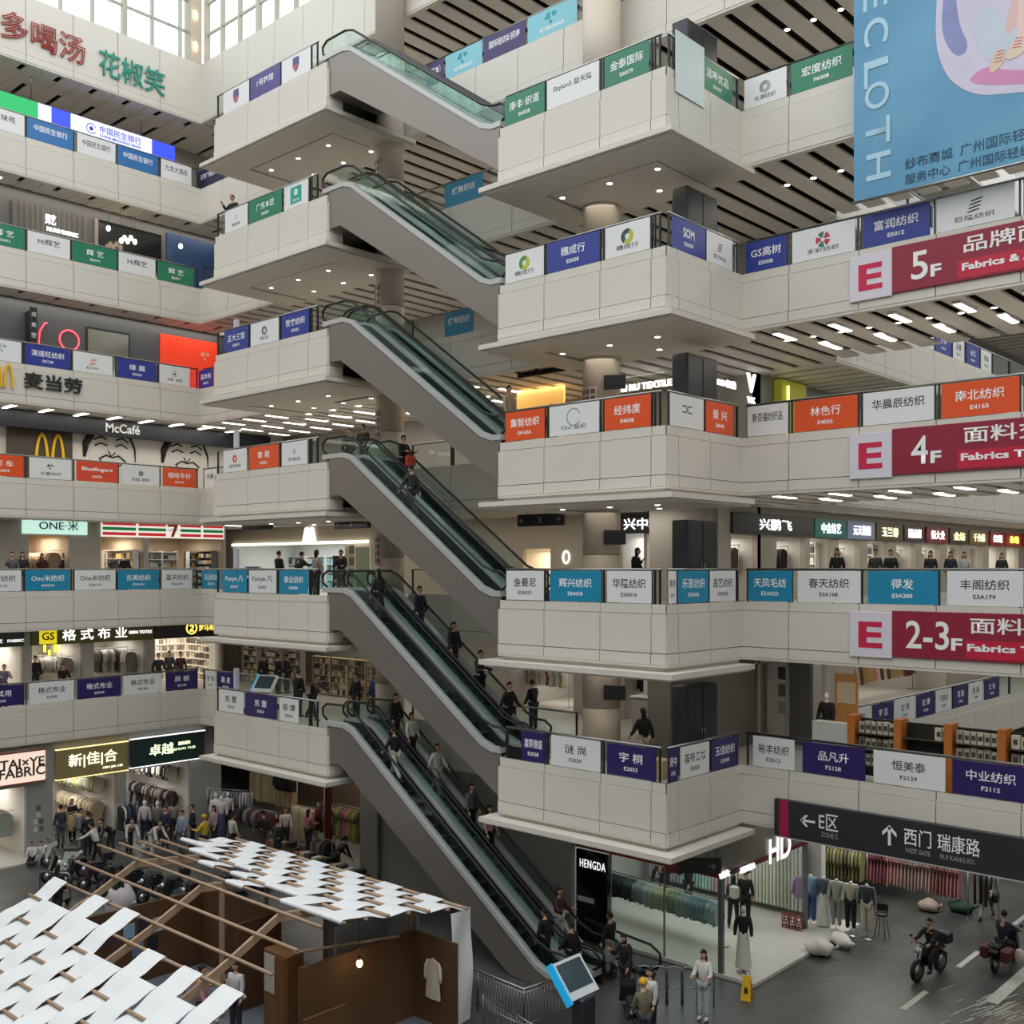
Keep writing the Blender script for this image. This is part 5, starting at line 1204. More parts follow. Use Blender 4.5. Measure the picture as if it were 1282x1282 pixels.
# --- third floor, side gallery: clothes and groceries
hung((-47.4, YL(42)), (-47.4, YL(76)), F[3]+1.75, 14, 'coat', ['#cdbb9e', '#b9a78f', '#8d7a66', '#d9cfc0'], 'beige clothes', 'in the shop with the pale green sign', F[3])
for k, (p0, w_) in enumerate(((134, 1.3), (160, 1.1))):
    shelf_unit(-49.2, y_on(p0, -49.2)+.5, F[3], R(90), w_, 2.0, 5, '%s grocery shelf in the striped-sign shop' % ('first white' if k == 0 else 'second white'), goods=(['#7c8a52', '#c9b46a', '#b9b3a0', '#6a5b4a'], .26), per=6, glabel='packet on the %s grocery shelf of the striped-sign shop' % ('first' if k == 0 else 'second'))
for k, p0 in enumerate((194, 213, 246, 265)):
    nm = ('first', 'second', 'third', 'fourth')[k]
    shelf_unit(-47.7, y_on(p0, -47.7), F[3], R(90), .8, 1.95, 5, '%s goods shelf beyond the striped-sign shop pier' % nm, mat=M('#c9ccce', .5), goods=(['#3d4348', '#9fa6ab', '#5a6066', '#d0d3d4', '#c99a4a'], .2), per=5, glabel='pack on the %s goods shelf beyond the pier' % nm)
t = thing('counter', 'dark shop counter in the striped-sign shop', 'counter', (-47.6, YL(163), F[3]), R(90)); a = MB(); a.rbox(-.9, .9, -.25, .25, 0, .95, .02); a.build('body', M('#3b3f3c', .5), t); a = MB(); a.rbox(-.95, .95, -.3, .3, .95, 1.0, .01); a.build('worktop', WHITE, t)
def far_row(op, n, z, num, kind, cols, what, where, xs=(-46.4, -49.6)):
    Y = op[1]-.4; wall_rail((xs[0], Y), (xs[1], Y), F[n]+z, 'steel wall rail %s' % where); hang_row((xs[0], Y, 0), (xs[1], Y, 0), F[n]+z, num, kind, cols, '%s hanging %s' % (what, where), '%s hanging %s' % (what, where))
far_row(op3[0], 3, 1.9, 24, 'coat', ['#d8c6ad', '#c7b193', '#8d7a66', '#e0d5c4'], 'cream or tan coat', 'on the side wall of the green-signed shop')
far_row(op2[1], 2, 1.7, 24, 'shirt', ['#cfc9be', '#8b877f', '#dcd7cc', '#55514c'], 'grey sample', 'on the side wall under the yellow tubes')
far_row(op2[2], 2, 1.8, 24, 'coat', ['#d8d2c6', '#b5afa5', '#6c675f', '#e2ddd2'], 'pale coat', 'on the side wall of the middle second-floor shop')
shelf_unit(-47.6, op3[1][1]-.4, F[3], 0, 2.6, 2.0, 5, 'grey goods shelf on the side wall of the first striped-sign opening', mat=M('#c9ccce', .5), goods=(['#7c8a52', '#c9b46a', '#b9b3a0', '#6a5b4a'], .26), per=9, glabel='goods', many=True)
shelf_unit(-47.7, op3[2][1]-.4, F[3], 0, 2.6, 2.0, 6, 'dark goods shelf on the side wall of the second striped-sign opening', mat=M('#6f7375', .5), goods=(['#3d4348', '#9fa6ab', '#d0d3d4', '#c99a4a'], .2), per=10, glabel='goods', many=True)
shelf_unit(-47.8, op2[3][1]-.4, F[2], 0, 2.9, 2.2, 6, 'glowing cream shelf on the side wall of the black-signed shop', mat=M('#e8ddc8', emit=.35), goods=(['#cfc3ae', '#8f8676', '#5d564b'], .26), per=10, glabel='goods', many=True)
# --- third floor, white lit shop: long shelves
for k in range(6):
    x = XM(302) + k*1.75
    shelf_unit(x, YSHOP+3.5, F[3], 0, 1.65, 1.8, 4, 'white shelf bay %s along the lit third-floor shop wall' % ('one two three four five six'.split()[k]), goods=(['#9fb2ba', '#6f9db0', '#a9b84a', '#4f6f7c', '#d9d9d9', '#3f4a50'], .3), per=5, glabel='pack on shelf bay %s of the lit third-floor shop' % ('one two three four five six'.split()[k]))
shelf_unit(XM(410), YSHOP+.9, F[3], 0, 1.5, 1.75, 5, 'dark rimmed display rack at the entrance of the lit third-floor shop', mat=M('#5c5c5c', .5), goods=(['#4a4a4a', '#d0d0d0'], .2), per=8, glabel='dark and pale pack on the entrance display rack', many=True)
for p, dz in ((437, 1.7), (437, 1.15), (437, .6)):
    t = face('notice', 'small framed notice on the wall beside the lit third-floor shop', 'notice', 'y', XM(p)+.2, YSHOP, F[3]+dz+.3, 'framed notices by the lit shop'); a = MB(); a.rbox(-.18, .18, -.02, 0, -.2, .2, .004); a.build('frame', M('#6e6459', .5), t)
t = face('door', 'pale double door with a greenish lit room behind, third floor', 'door', 'y', XM(455), YSHOP, F[3]); a = MB(); a.rbox(-.6, .6, -.05, 0, 0, 2.2, .01); a.build('door_frame', WHITE, t); a = MB(); a.box(-.5, .5, -.06, -.05, .05, 2.1); a.build('glazing', M('#8b9a80', .2), t)
# --- third floor, poster window and mannequins
t = face('poster', 'warm framed portrait poster in the lit third-floor window', 'poster', 'y', XM(674), YSHOP+3.96, F[3]+1.35); a = MB(); a.rbox(-.7, .7, -.04, 0, -.9, .7, .01); a.build('sheet', M('#caa26f', .5, noise=.2, scale=2), t); a = MB(); a.prism([(.35*math.cos(i*.6), .1+.42*math.sin(i*.6)) for i in range(10)], -.045, -.04); a.build('printed_figure', M('#9a6a4a', .5), t)
hung((x_on(776, 33.5), 33.5), (x_on(804, 33.5), 33.5), F[3]+2.0, 8, 'coat', [BLK, '#3a3a3a', '#cfcac0', '#77706a'], 'dark and pale coats', 'in the white-framed shop behind the third-floor column', F[3])
hung((x_on(812, 33.5), 33.5), (x_on(834, 33.5), 33.5), F[3]+1.6, 6, 'coat', [BLK, '#2c2c30', '#6c6c70'], 'black coats', 'in the brightest doorway of the third floor', F[3])
RING = MB(); RING.tube([(.16*math.cos(R(a)), -.02, .24*math.sin(R(a))) for a in range(0, 361, 24)], .022, 6)
t = face('ring_light', 'white glowing ring light by the black coats, third floor', 'lamp', 'y', XM(709), YSHOP, F[3]+1.55); RING.build('glowing_ring', STRIP, t)
# --- second floor
cols2 = ['#cfc9be', '#a9a49a', '#8b877f', '#dcd7cc', '#6a665f']
hung((-47.6, YL(50)), (-47.6, YL(98)), F[2]+1.7, 18, 'shirt', cols2, 'pale fabric samples', 'under the yellow tubes', F[2])
hung((-47.4, YL(122)), (-47.4, YL(178)), F[2]+1.9, 24, 'coat', ['#d8d2c6', '#b5afa5', '#8c867d', '#55514c'], 'grey and cream coats', 'in the middle second-floor shop', F[2])
for i, (p, dz) in enumerate(((56, 1.95), (69, 1.95), (83, 1.95), (62, 1.7), (76, 1.7))):
    t = thing('tube_lamp', 'yellow upright tube lamp in the olive-signed shop', 'lamp', (-48.5, y_on(p, -48.5), F[2]+dz), 0, 'yellow tubes'); a = MB(); a.tube([(0, 0, -.16), (0, 0, .16)], .05, 8); a.build('tube', M('#f5f01e', emit=3), t); a = MB(); a.tube([(0, 0, .16), (0, 0, 2.4-dz if dz < 2.3 else .2)], .012, 5); a.build('cord', RUBBER, t)
for k in range(3):
    nm = ('first', 'second', 'third')[k]
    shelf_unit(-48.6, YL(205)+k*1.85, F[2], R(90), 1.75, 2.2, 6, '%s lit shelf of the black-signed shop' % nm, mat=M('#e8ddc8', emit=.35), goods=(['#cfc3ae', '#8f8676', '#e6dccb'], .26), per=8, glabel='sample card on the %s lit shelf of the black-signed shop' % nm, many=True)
for k, (px, Y) in enumerate(((312, 30), (340, 30.3), (366, 30.5), (402, 29.2), (424, 29.2), (446, 29.2), (468, 29.2))):
    nm = 'one two three four five six seven'.split()[k]
    shelf_unit(x_on(px, Y), Y, F[2], 0, 1.25, 2.0 if k < 3 else 1.7, 6, 'sample display rack %s behind the second-floor head bay' % nm, mat=M('#b9b2a4' if k < 3 else '#b8a27c', .6), goods=(['#d4ccbd', '#6b655b', '#9a8f7d', '#c9b896', '#3a3733'], .22), per=6, glabel='fabric card on display rack %s behind the second-floor head bay' % nm, many=True)
hung((x_on(655, 33.2), 33.2), (x_on(712, 33.2), 33.2), F[2]+1.9, 20, 'coat', ['#d9d4c9', '#bfb7aa', '#a89d8f', '#8a3038'], 'cream and grey clothes', 'in the lit shop behind the second-floor foot bay', F[2])
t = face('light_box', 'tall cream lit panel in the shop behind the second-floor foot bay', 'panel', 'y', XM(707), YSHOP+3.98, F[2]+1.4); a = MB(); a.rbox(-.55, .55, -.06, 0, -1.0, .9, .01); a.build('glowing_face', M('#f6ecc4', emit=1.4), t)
t = thing('counter', 'pale grey reception counter in the dark second-floor shop behind the column', 'counter', (x_on(822, 30.5), 30.5, F[2])); a = MB(); a.rbox(-.85, .85, -.3, .3, 0, 1.12, .02); a.build('body', M('#a9a5a1', .5), t); a = MB(); a.rbox(-.9, .9, -.34, .34, 1.12, 1.17, .01); a.build('worktop', WHITE, t)
hung((x_on(786, 33), 33), (x_on(842, 33), 33), F[2]+2.1, 10, 'coat', [BLK, '#26282c', '#b9b9b9'], 'black coats', 'behind the reception counter, second floor', F[2])
t = thing('stool', 'small three-legged stool beside the reception counter', 'stool', (x_on(838, 29.5), 29.5, F[2])); a = MB(); a.lathe([(.19, .72), (.19, .76), (.17, .77)]); a.build('seat', M('#c7bba6', .5), t)
for q in (0, 2.1, 4.2): a = MB(); a.tube([(.06*math.cos(q), .06*math.sin(q), .72), (.24*math.cos(q), .24*math.sin(q), 0)], .014, 6); a.build('leg', DARKSTEEL, t)
t = thing('carton', 'open brown carton on the second-floor foot bay by the walking person', 'box', (x_on(824, 23.7), 23.7, F[2])); a = MB(); a.rbox(-.28, .28, -.22, .22, 0, .5, .01); a.build('carton_body', M('#c6ad83', .7), t)
# second-floor road gallery: book kiosk, mannequin, notices
KX0, KX1, KY = x_on(1018, 27.0), x_on(1282, 27.0)+1.2, 27.0
t = thing('book_kiosk', 'long black sample-book kiosk with orange posts behind the second-floor road rail', 'kiosk', (KX0, KY, F[2])); w = KX1-KX0
a = MB(); a.box(x_on(1062, KY)-KX0, w, .28, .34, .1, 1.62); a.build('back_panel', M('#26241f', .6), t)
pp = [x_on(p, KY)-KX0 for p in (1068, 1126, 1189, 1256)] + [w-.05]
for q in pp: a = MB(); a.rbox(q-.1, q+.1, -.14, .34, 0, 1.72, .01); a.build('orange_post', M('#c9762e', .5, noise=.15, scale=5), t)
for zz in (.42, .84, 1.26): a = MB(); a.box(pp[0], w, -.1, .3, zz-.02, zz); a.build('shelf', M('#3c342a', .6), t)
a = MB(); a.box(0, pp[0]-.1, -.05, .3, .1, 1.45); a.build('side_case', M('#d5d3cb', .5), t)
BK = MB(); BK.rbox(-.5, .5, -.5, .5, 0, 1, .03); BK.cur = 1; BK.box(-.25, .25, -.52, -.5, .3, .7); BK = BK.mesh('sample_book', [M('#cfc4ad', .6), M('#4c463e', .6)])
for i in range(len(pp)-1):
    for j, zz in enumerate((.42, .84, 1.26)):
        m_ = 6 if i != 1 or j != 2 else 2
        for k in range(m_):
            if i == 1 and j == 1: continue
            gx = pp[i]+.16 + (pp[i+1]-pp[i]-.3)*(k+.5)/6
            if i == 1 and j == 2: gx += .75
            o = obj('sample_book', BK, None, (KX0+gx, KY+.08, F[2]+zz+.001)); o.scale = (.2, .1, rnd.uniform(.28, .34)); tag(o, 'cream sample book standing on the black kiosk with orange posts', 'book', 'sample books on the kiosk')
            if k % 3 == 0: o.material_slots[0].link = 'OBJECT'; o.material_slots[0].material = M(rnd.choice(['#b9b0a0', '#8d8577', '#ded6c6', '#a03a44' if j == 2 and i == 1 else '#d0c8b8']), .6)
def mannequin(x, y, z, top, bottom, label, d=(0, -1), skirt=None, stand=True, head=False, s=1.0, long=None):
    p = POSE['stand']; t = thing('mannequin', label, 'mannequin', (x, y, z), math.atan2(d[0], -d[1])); t.scale = (s, s, s); dz = .12 - p['foot']
    a = MB(); j = p['j']
    a.tube([(0, 0, dz+j['N'].z-.04), (0, 0, dz+j['N'].z+.06)], [.055, .05], 10)
    if head: a.ell((0, 0, dz+j['N'].z+.17), .075, .09, .115)
    a.build('neck_and_head' if head else 'neck_block', M('#ddd5c8', .4), t)
    o = obj('top', p['top'], t, (0, 0, dz)); setmat(o, top)
    if long: o = obj('open_jacket', p['top'], t, (0, .012, dz)); o.scale = (1.06, 1.06, 1.0); setmat(o, long)
    if skirt: o = obj('skirt', p['skirt'], t, (0, 0, dz)); o.scale = (1, 1, 1.75); o.location.z = dz - .93*.75; setmat(o, skirt)
    else: setmat(obj('trousers', p['trousers'], t, (0, 0, dz)), bottom)
    a = MB(); a.tube([(0, .0, .02), (0, .0, .98+dz)], .014, 6); a.build('pole', STEEL, t)
    a = MB(); a.lathe([(.19, 0), (.19, .012), (.03, .03)], n=18); a.build('base_plate', STEEL, t)
    return t
mannequin(x_on(1035, 29.8), 29.8, F[2], BLK, CHAR, 'mannequin in a black coat and cap in the second-floor road gallery', long='#191a1c', head=True)
t = face('notice_board', 'orange framed price notice beside the black-coated mannequin, second floor', 'notice', 'y', x_on(1060, 31.2), 31.2, F[2]+1.35); a = MB(); a.rbox(-.38, .38, -.03, 0, -1.0, 1.0, .01); a.build('board', M('#d59a5a', .5, noise=.15, scale=4), t); a = MB(); a.box(-.3, .3, -.035, -.03, .1, .75); a.build('pale_sheet', M('#ead9bd', .5), t); a = MB(); a.tube([(0, .03, -1.35), (0, .03, 1.0)], .03, 6); a.build('stand_pole', DARKSTEEL, t)
gb = MB(); gb.box(x_on(968, 31.4), x_on(990, 31.4), 31.0, 31.4, F[2], F[3]-1.3); gb.box(x_on(1036, 31.4), x_on(1040, 31.4), 31.0, 31.4, F[2], F[3]-1.3); struct(gb, 'column_square', M('#b7b5ae', .6), 'pale square column with notices by the second-floor hall corner', 'column')
t = face('notice', 'column of small dark notices on the pale square column, second floor', 'notice', 'y', x_on(979, 31.0), 31.0, F[2]+1.5)
for k, (zz, c) in enumerate(((.75, '#333333'), (.2, '#5a5a5a'), (-.35, '#8a8a80'))): a = MB(); a.rbox(-.13, .13, -.012, 0, zz-.2, zz+.2, .003); a.build('sheet', M(c, .6), t)
gb = MB(); gb.box(x_on(992, 31.3), x_on(1018, 31.3), 31.1, 31.3, F[2], F[2]+2.85); struct(gb, 'door_lift', M('#6d6c6a', .35, .4), 'brushed grey lift door panel in the second-floor gallery', 'door')
hung((-19.6, YR(1076)), (-19.6, YR(1186)), F[2]+2.0, 26, 'dress', ['#b9a06a', '#8a3f45', '#c48f92', '#d7cbb4', '#5a4a44'], 'coloured dresses', 'along the second-floor further hall', F[2])
# mannequins and clothes, third-floor hall row
for k, (a_, b_) in enumerate(((917, 948), (974, 1008), (1052, 1076), (1124, 1146), (1156, 1176))):
    hung((-18.5, YR(b_)-.35), (-20.7, YR(b_)-.35), F[3]+1.9, 18, 'coat', [['#5a5650', '#a39c90', BLK], [BLK, '#2f2f33', '#d5d0c8'], ['#b9b3a8', '#e0dbd0', '#6d675f'], ['#8a8478', '#c6bfb2', '#4a463f'], [BLK, '#77716a', '#d8d3c9']][k], 'coats', 'in shop %s of the third-floor hall row' % ('one two four six seven'.split()[k]), F[3])
for k, (a_, b_) in enumerate(((1016, 1042), (1088, 1112), (1188, 1206), (1216, 1230))):
    nm = 'one two three four'.split()[k]
    shelf_unit(-19.6, YR(b_)-.38, F[3], 0, 2.2, 2.1, 5, 'pale goods shelf %s in the third-floor hall row' % nm, goods=(['#d9d5cc', '#8f8a80', '#3f3c38', '#b7a58a'], .3), per=6, glabel='folded goods on pale shelf %s of the hall row' % nm, many=True)
# touch-screen kiosks with blue edges
def touch_kiosk(loc, rz, label, s=1.0):
    t = thing('touch_kiosk', label, 'kiosk', loc, rz); t.scale = (s, s, s); q = R(40); c, s_ = math.cos(q), math.sin(q)
    def P3(x, u, v): return (x, .3 + u*s_ - v*c, .84 + u*c + v*s_)
    def slab(x0, x1, u0, u1, v0, v1):
        m = MB(); pts = [P3(x, u, v) for u in (u0, u1) for v in (v0, v1) for x in (x0, x1)]
        m.add(pts, [(0, 2, 3, 1), (4, 5, 7, 6), (0, 1, 5, 4), (2, 6, 7, 3), (0, 4, 6, 2), (1, 3, 7, 5)]); return m
    slab(-.43, .43, 0, .78, 0, .12).build('screen_casing', M('#dfe3e8', .35, noise=.02), t)
    slab(-.37, .37, .16, .72, .12, .125).build('screen', M('#42565a', .12), t)
    slab(-.48, -.43, -.05, .8, -.03, .135).build('blue_edge', M('#1f9fd6', emit=.5), t)
    a = MB(); a.rbox(-.22, .22, .12, .4, .03, .9, .03); a.build('pedestal', M('#3d4146', .4, .3), t); a = MB(); a.rbox(-.42, .42, -.05, .5, 0, .04, .01); a.build('base_plate', DARKSTEEL, t)
    return t
touch_kiosk((x_on(322, 23.2), 23.2, F[2]), R(20), 'white touch-screen kiosk with a blue edge behind the second-floor head bay rail')
touch_kiosk((x_on(306, 23.2), 23.2, F[3]), R(20), 'small white touch-screen kiosk behind the third-floor head bay rail', .8)
for n in (2, 3, 4, 5):
    t = thing('light_post', 'slim white upright light post at the far end of the %s-floor head bay' % ORD[n], 'post', (x_on(296, 22.6), 22.6, F[n])); a = MB(); a.rbox(-.08, .08, -.08, .08, 0, 1.85 if n < 5 else 1.5, .01); a.build('shaft', M('#cdc9dc', .4), t); a = MB(); a.rbox(-.14, .14, -.14, .14, 0, .02, .005); a.build('base_plate', STEEL, t)
# notices wrapped round the columns
for n in (3, 4, 5, 6):
    t = thing('notice_wrap', 'sheet of pinkish notices wrapped on the escalator-head column, %s floor' % ORD[n], 'notice', (-29.1, 25.35, F[n]+1.2)); a = MB()
    a.grid(lambda u, v: (.527*math.cos(R(-150+75*u)), .527*math.sin(R(-150+75*u)), 1.1*v), 10, 1); a.build('sheet', M('#a8938c', .6, noise=.1), t)
    for i in range(4):
        for jj in range(3): a = MB(); a.grid(lambda u, v: (.531*math.cos(R(-145+22*jj+15*u)), .531*math.sin(R(-145+22*jj+15*u)), .12+.25*i+.15*v), 3, 1); a.build('print_block', M('#55464a', .6), t)
t = thing('notice_wrap', 'sheet of pinkish notices wrapped on the escalator-foot column, fourth floor', 'notice', (-19.3, 25.1, F[4]+1.0)); a = MB()
a.grid(lambda u, v: (.567*math.cos(R(-150+85*u)), .567*math.sin(R(-150+85*u)), .95*v), 10, 1); a.build('sheet', M('#a8938c', .6, noise=.1), t)
for i in range(4):
    for jj in range(4): a = MB(); a.grid(lambda u, v: (.571*math.cos(R(-146+20*jj+14*u)), .571*math.sin(R(-146+20*jj+14*u)), .1+.21*i+.13*v), 3, 1); a.build('print_block', M('#5a3f48', .6), t)
for n in (2, 3, 4):
    t = thing('wall_monitor', 'small black monitor bracketed to the escalator-foot column, %s floor' % ORD[n], 'monitor', (-18.55, 24.75, F[n]+2.0), R(25)); a = MB(); a.rbox(-.32, .32, -.04, .04, -.2, .22, .01); a.build('screen', M('#17181a', .3), t); a = MB(); a.tube([(-.1, .03, 0), (-.3, .25, 0)], .03, 6); a.build('bracket', DARKSTEEL, t)
# red bag in the hands of the rider on the fourth-to-third escalator
bp = red_holder.location
t = thing('shopping_bag', 'red shopping bag held in front by the person on the fourth-to-third escalator', 'bag', (bp.x+.36, bp.y, bp.z+POSE['carry']['foot']+.72), R(90)); a = MB(); a.rbox(-.2, .2, -.06, .06, 0, .34, .02); a.build('bag_body', M('#d2452f', .5), t)
for s in (-.07, .07): a = MB(); a.tube([(-.09, s*.5, .33), (-.06, s*.5, .44), (.06, s*.5, .44), (.09, s*.5, .33)], .01, 5); a.build('handle', M('#d2452f', .5), t)

tag(PACKS.build('goods_display', PACKM), 'small samples and folded goods standing on the more distant shop racks', 'goods', None, 'stuff')
# ================================================================== ground floor, road side
HDX = -15.9
sf = MB(); sf.rbox(-23, -14.85, 26.22, 33, 0, .12, .01); struct(sf, 'floor_shop_road', M('#c9c7bf', .25, noise=.03), 'pale raised tiled floor of the glass corner shop', 'floor')
gb = MB(); gb.box(-23.3, -16.0, 32.6, 32.9, 0, 4.5); gb.box(-23.3, -23.0, 26.2, 32.9, 0, 4.5); gb.box(-23.3, -16.0, 26.4, 32.9, 4.42, 4.5); struct(gb, 'wall_corner_shop', M('#c4c3bd', .6), 'pale inner walls of the glass corner shop', 'wall')
area('shop_light', (-19, 29.5, 3.9), 5, 4, 130, colr=(.95, 1, .97))
area('shop_light', (-14.5, 34.2, 4.3), 4, 2, 150, colr=(1, .95, .88))
DKR = M('#6e1a26', .4, noise=.03)
t = thing('shop_fascia', 'grey corner fascia with dark red edge and white lit initials over the glass shop', 'sign', (HDX, 26.2, 0))
a = MB(); a.rbox(-.15, 0, 0, 5.2, 2.95, 4.4, .01); a.build('road_side_board', M('#85827c', .4, .2, noise=.03), t)
a = MB(); a.rbox(-6.5, -.16, -.0, .15, 2.95, 4.4, .01); a.build('escalator_side_board', M('#85827c', .4, .2, noise=.03), t)
a = MB(); a.box(-.17, .04, -.04, 5.24, 2.83, 2.95); a.box(-6.5, -.17, -.04, .17, 2.83, 2.95); a.build('red_edge', DKR, t)
SIGNW = M('#ffffff', emit=1.05)
def on_fascia(body, Y, z, h, w, dep=.04):
    me = text_mesh(body, h, w, .015, dep)
    if not me.materials: me.materials.append(SIGNW)
    o = obj('lit_lettering', me, t, (.05, Y-26.2, z), R(90)); return o
on_fascia('HD', y_on(975, HDX), z_at(975, 1061, X=HDX), .74, 1.35, .01)
on_fascia('HENGDA', y_on(934, HDX), z_at(934, 1086, X=HDX), .18, .8); on_fascia('恒达', y_on(903, HDX)+.1, z_at(903, 1095, X=HDX), .18, .5)
for y_, nm in ((26.3, 'steel corner post of the glass shop, beside the escalator-side rack'), (31.35, 'steel end post of the glass shop, beside the mannequin row')):
    tag(MB().rbox(HDX-.12, HDX+.02, y_-.07, y_+.07, .12, 2.83, .01).build('glass_shop_post', M('#77797a', .35, .5)), nm, 'post')
t = thing('shop_window', 'clear glass front of the corner shop facing the escalator foot', 'window', (0, 26.3, 0))
for a0, b0 in ((-19.85, -17.9), (-17.86, -16.06)): MB().box(a0, b0, -.01, .01, .13, 2.83).build('glass_pane', GLASS, t)
MB().box(-17.9, -17.86, -.03, .03, .13, 2.83).build('mullion', STEEL, t); MB().box(-19.9, -19.85, -.03, .03, .13, 2.83).build('mullion', STEEL, t)
t = thing('black_sign_board', 'tall glossy black board with white lit latin lettering beside the escalator', 'sign', (x_on(742, 26.1), 26.1, 0))
MB().rbox(-.62, .6, -.06, .06, 0, 2.8, .01).build('board', M('#0e0e10', .12), t)
letter(t, 'HENGDA', .05, -.075, z_at(743, 1083, Y=26.05), .26, SIGNW, 1.0, .0, .005, spacing=1.15)
o = MB().box(-.55, .1, -.068, -.062, 1.2, 1.36).build('pale_strip', M('#b9b9b9', .4), t)
# fabric lengths, racks and garments
wall_rail((-22.6, 32.2), (-16.3, 32.2), 2.75, 'long wall rail for fabric lengths in the glass corner shop')
hang_row((-22.6, 32.2, 0), (-16.3, 32.2, 0), 2.75, 46, 'length', ['#b9b4c2']*5 + ['#a9a6b4']*4 + ['#a9c9c0']*6 + ['#b9d3c9']*3 + ['#d3b6ba']*4 + ['#c9d0b8']*6 + ['#d6d7c6']*7 + ['#c3c8b4']*4 + ['#d9d9ce']*3, 'pastel fabric length hanging on the back wall of the glass corner shop', 'fabric lengths in the corner shop', cat='fabric', name='fabric_length')
for o in [x for x in col.objects if x.name.startswith('fabric_length')]: o.scale = (1.0, 1.5, 1.62)
hung((-22.2, 28.4), (-16.9, 28.0), 1.55, 48, 'shirt', ['#1d2321']*6 + ['#2a3330']*7 + ['#3f4a48']*4 + ['#8f9896']*4 + ['#a7b2ad']*4 + ['#b3b692']*5 + ['#8f9a83']*4 + ['#9aa9a6']*4 + ['#7f9da4']*6 + ['#a9bfc3']*4, 'short garment', 'on the long dark-to-pastel rack in the glass corner shop', .12, hook=True)
hung((-16.5, 32.0), (-16.2, 31.6), 1.7, 4, 'shirt', ['#a78fb0', '#b7a3bd'], 'lilac top', 'by the end post of the corner shop', .12, rack=False)
for k, (px, lb, tp, bt, sk, jk) in enumerate(((1015, 'blue denim jacket and blue shorts', '#7f9ab5', '#34538f', None, None), (1031, 'grey bodice and long white skirt', '#4a5560', None, '#d9d9d2', '#4b5a68'), (1047, 'sage top and grey-green wide trousers', '#a2a796', '#8b9086', None, None), (1065, 'cream blouse with black shorts', '#b9b5a2', '#171719', None, None), (1085, 'dark bodice, cream trousers and open denim jacket', '#3a3f49', '#cfc9b5', None, '#6c7d8c'))):
    X_ = x_on(px, 31.9 + .05*k); mannequin(X_, 31.9 + .05*k, 0, tp, bt or CHAR, 'headless mannequin in a ' + lb + ', roadside row', (.35, -1), sk, long=jk, s=1.02)
mannequin(-15.5, 26.75, .12, '#121214', CHAR, 'mannequin with a black top and long white skirt inside the shop window', (.5, -1), '#d6d4cc', head=True)
hung((-17.2, 36.6), (-12.9, 36.9), 1.75, 34, 'dress', ['#a8606a', '#b4727a', '#8f5560', '#c08c88', '#a8938a', '#b39a96', '#9a6a66', '#bb7f86'], 'pink and rose patterned dress', 'on the long rack beyond the mannequins')
hung((-17.6, 35.0), (-15.6, 35.2), 1.95, 14, 'coat', ['#7a7a4e', '#8f8f6a', '#b2ab8c', '#5c5a44', '#a59a7a'], 'olive and straw coloured garment', 'on the rack right behind the mannequins')
hung((-17.6, 37.8), (-14.0, 38.0), 2.3, 26, 'dress', ['#6a3038', '#8f4650', '#3a3034', '#a38478'], 'dark red dress', 'on the furthest rack beyond the pink ones')
hung((-12.6, 36.3), (-11.7, 36.5), 1.6, 4, 'trousers', ['#151517', '#1b1b1f'], 'black trousers', 'on the small rack at the end of the pink dresses')
t = thing('bar_stool', 'black bar stool beside the mannequin with the open denim jacket', 'stool', (x_on(1104, 32.5), 32.5, 0))
MB().lathe([(.16, .7), (.19, .72), (.19, .76), (.17, .78)]).build('seat', M('#15161a', .5), t); MB().grid(lambda u, v: (.19*math.cos(R(20+140*u)), .19*math.sin(R(20+140*u)), .8+.22*v), 8, 1).build('backrest', M('#15161a', .5), t)
for q in range(4): MB().tube([(.12*math.cos(q*1.57+.8), .12*math.sin(q*1.57+.8), .72), (.25*math.cos(q*1.57+.8), .25*math.sin(q*1.57+.8), 0)], .013, 6).build('leg', DARKSTEEL, t)
def sack(x, y, rx, ry, rz_, c, label, ang=0, name='sack'):
    r = random.Random(int(abs(x*100)))
    def w(p): k = 1 + .12*math.sin(p.x*14+p.z*9) + .08*math.sin(p.y*17); p = p*k; p.z = max(p.z, -rz_*.9); return p
    t = thing(name, label, 'sack', (x, y, rz_*.9), ang); MB().ell((0, 0, 0), rx, ry, rz_, 18, 12, w).build('sack_body', M(c, .7, noise=.1, scale=6), t); MB().tube([(rx*.8, 0, .0), (rx*1.1, 0, .06), (rx*1.25, .02, .1)], [.05, .03, .06], 8).build('tied_neck', M(c, .7, noise=.1, scale=6), t); return t
p = on_floor(1027, 1196, 0); sack(p[0], p[1], .42, .3, .24, '#c9c4bd', 'white stuffed sack lying nearest the road at the shop corner', .5)
p = on_floor(1043, 1186, 0); sack(p[0]+.15, p[1]+.25, .5, .24, .2, '#d6d2cc', 'long white stuffed sack lying behind another at the shop corner', -.6)
p = on_floor(1204, 1142, 0); sack(p[0], p[1], .42, .3, .2, '#1c3b2c', 'dark green sack slumped at the end of the dress rack', .2)
p = on_floor(1162, 1142, 0); sack(p[0], p[1]+.1, .34, .26, .22, '#a5968c', 'clear-wrapped pinkish bundle by the dress rack', .2)
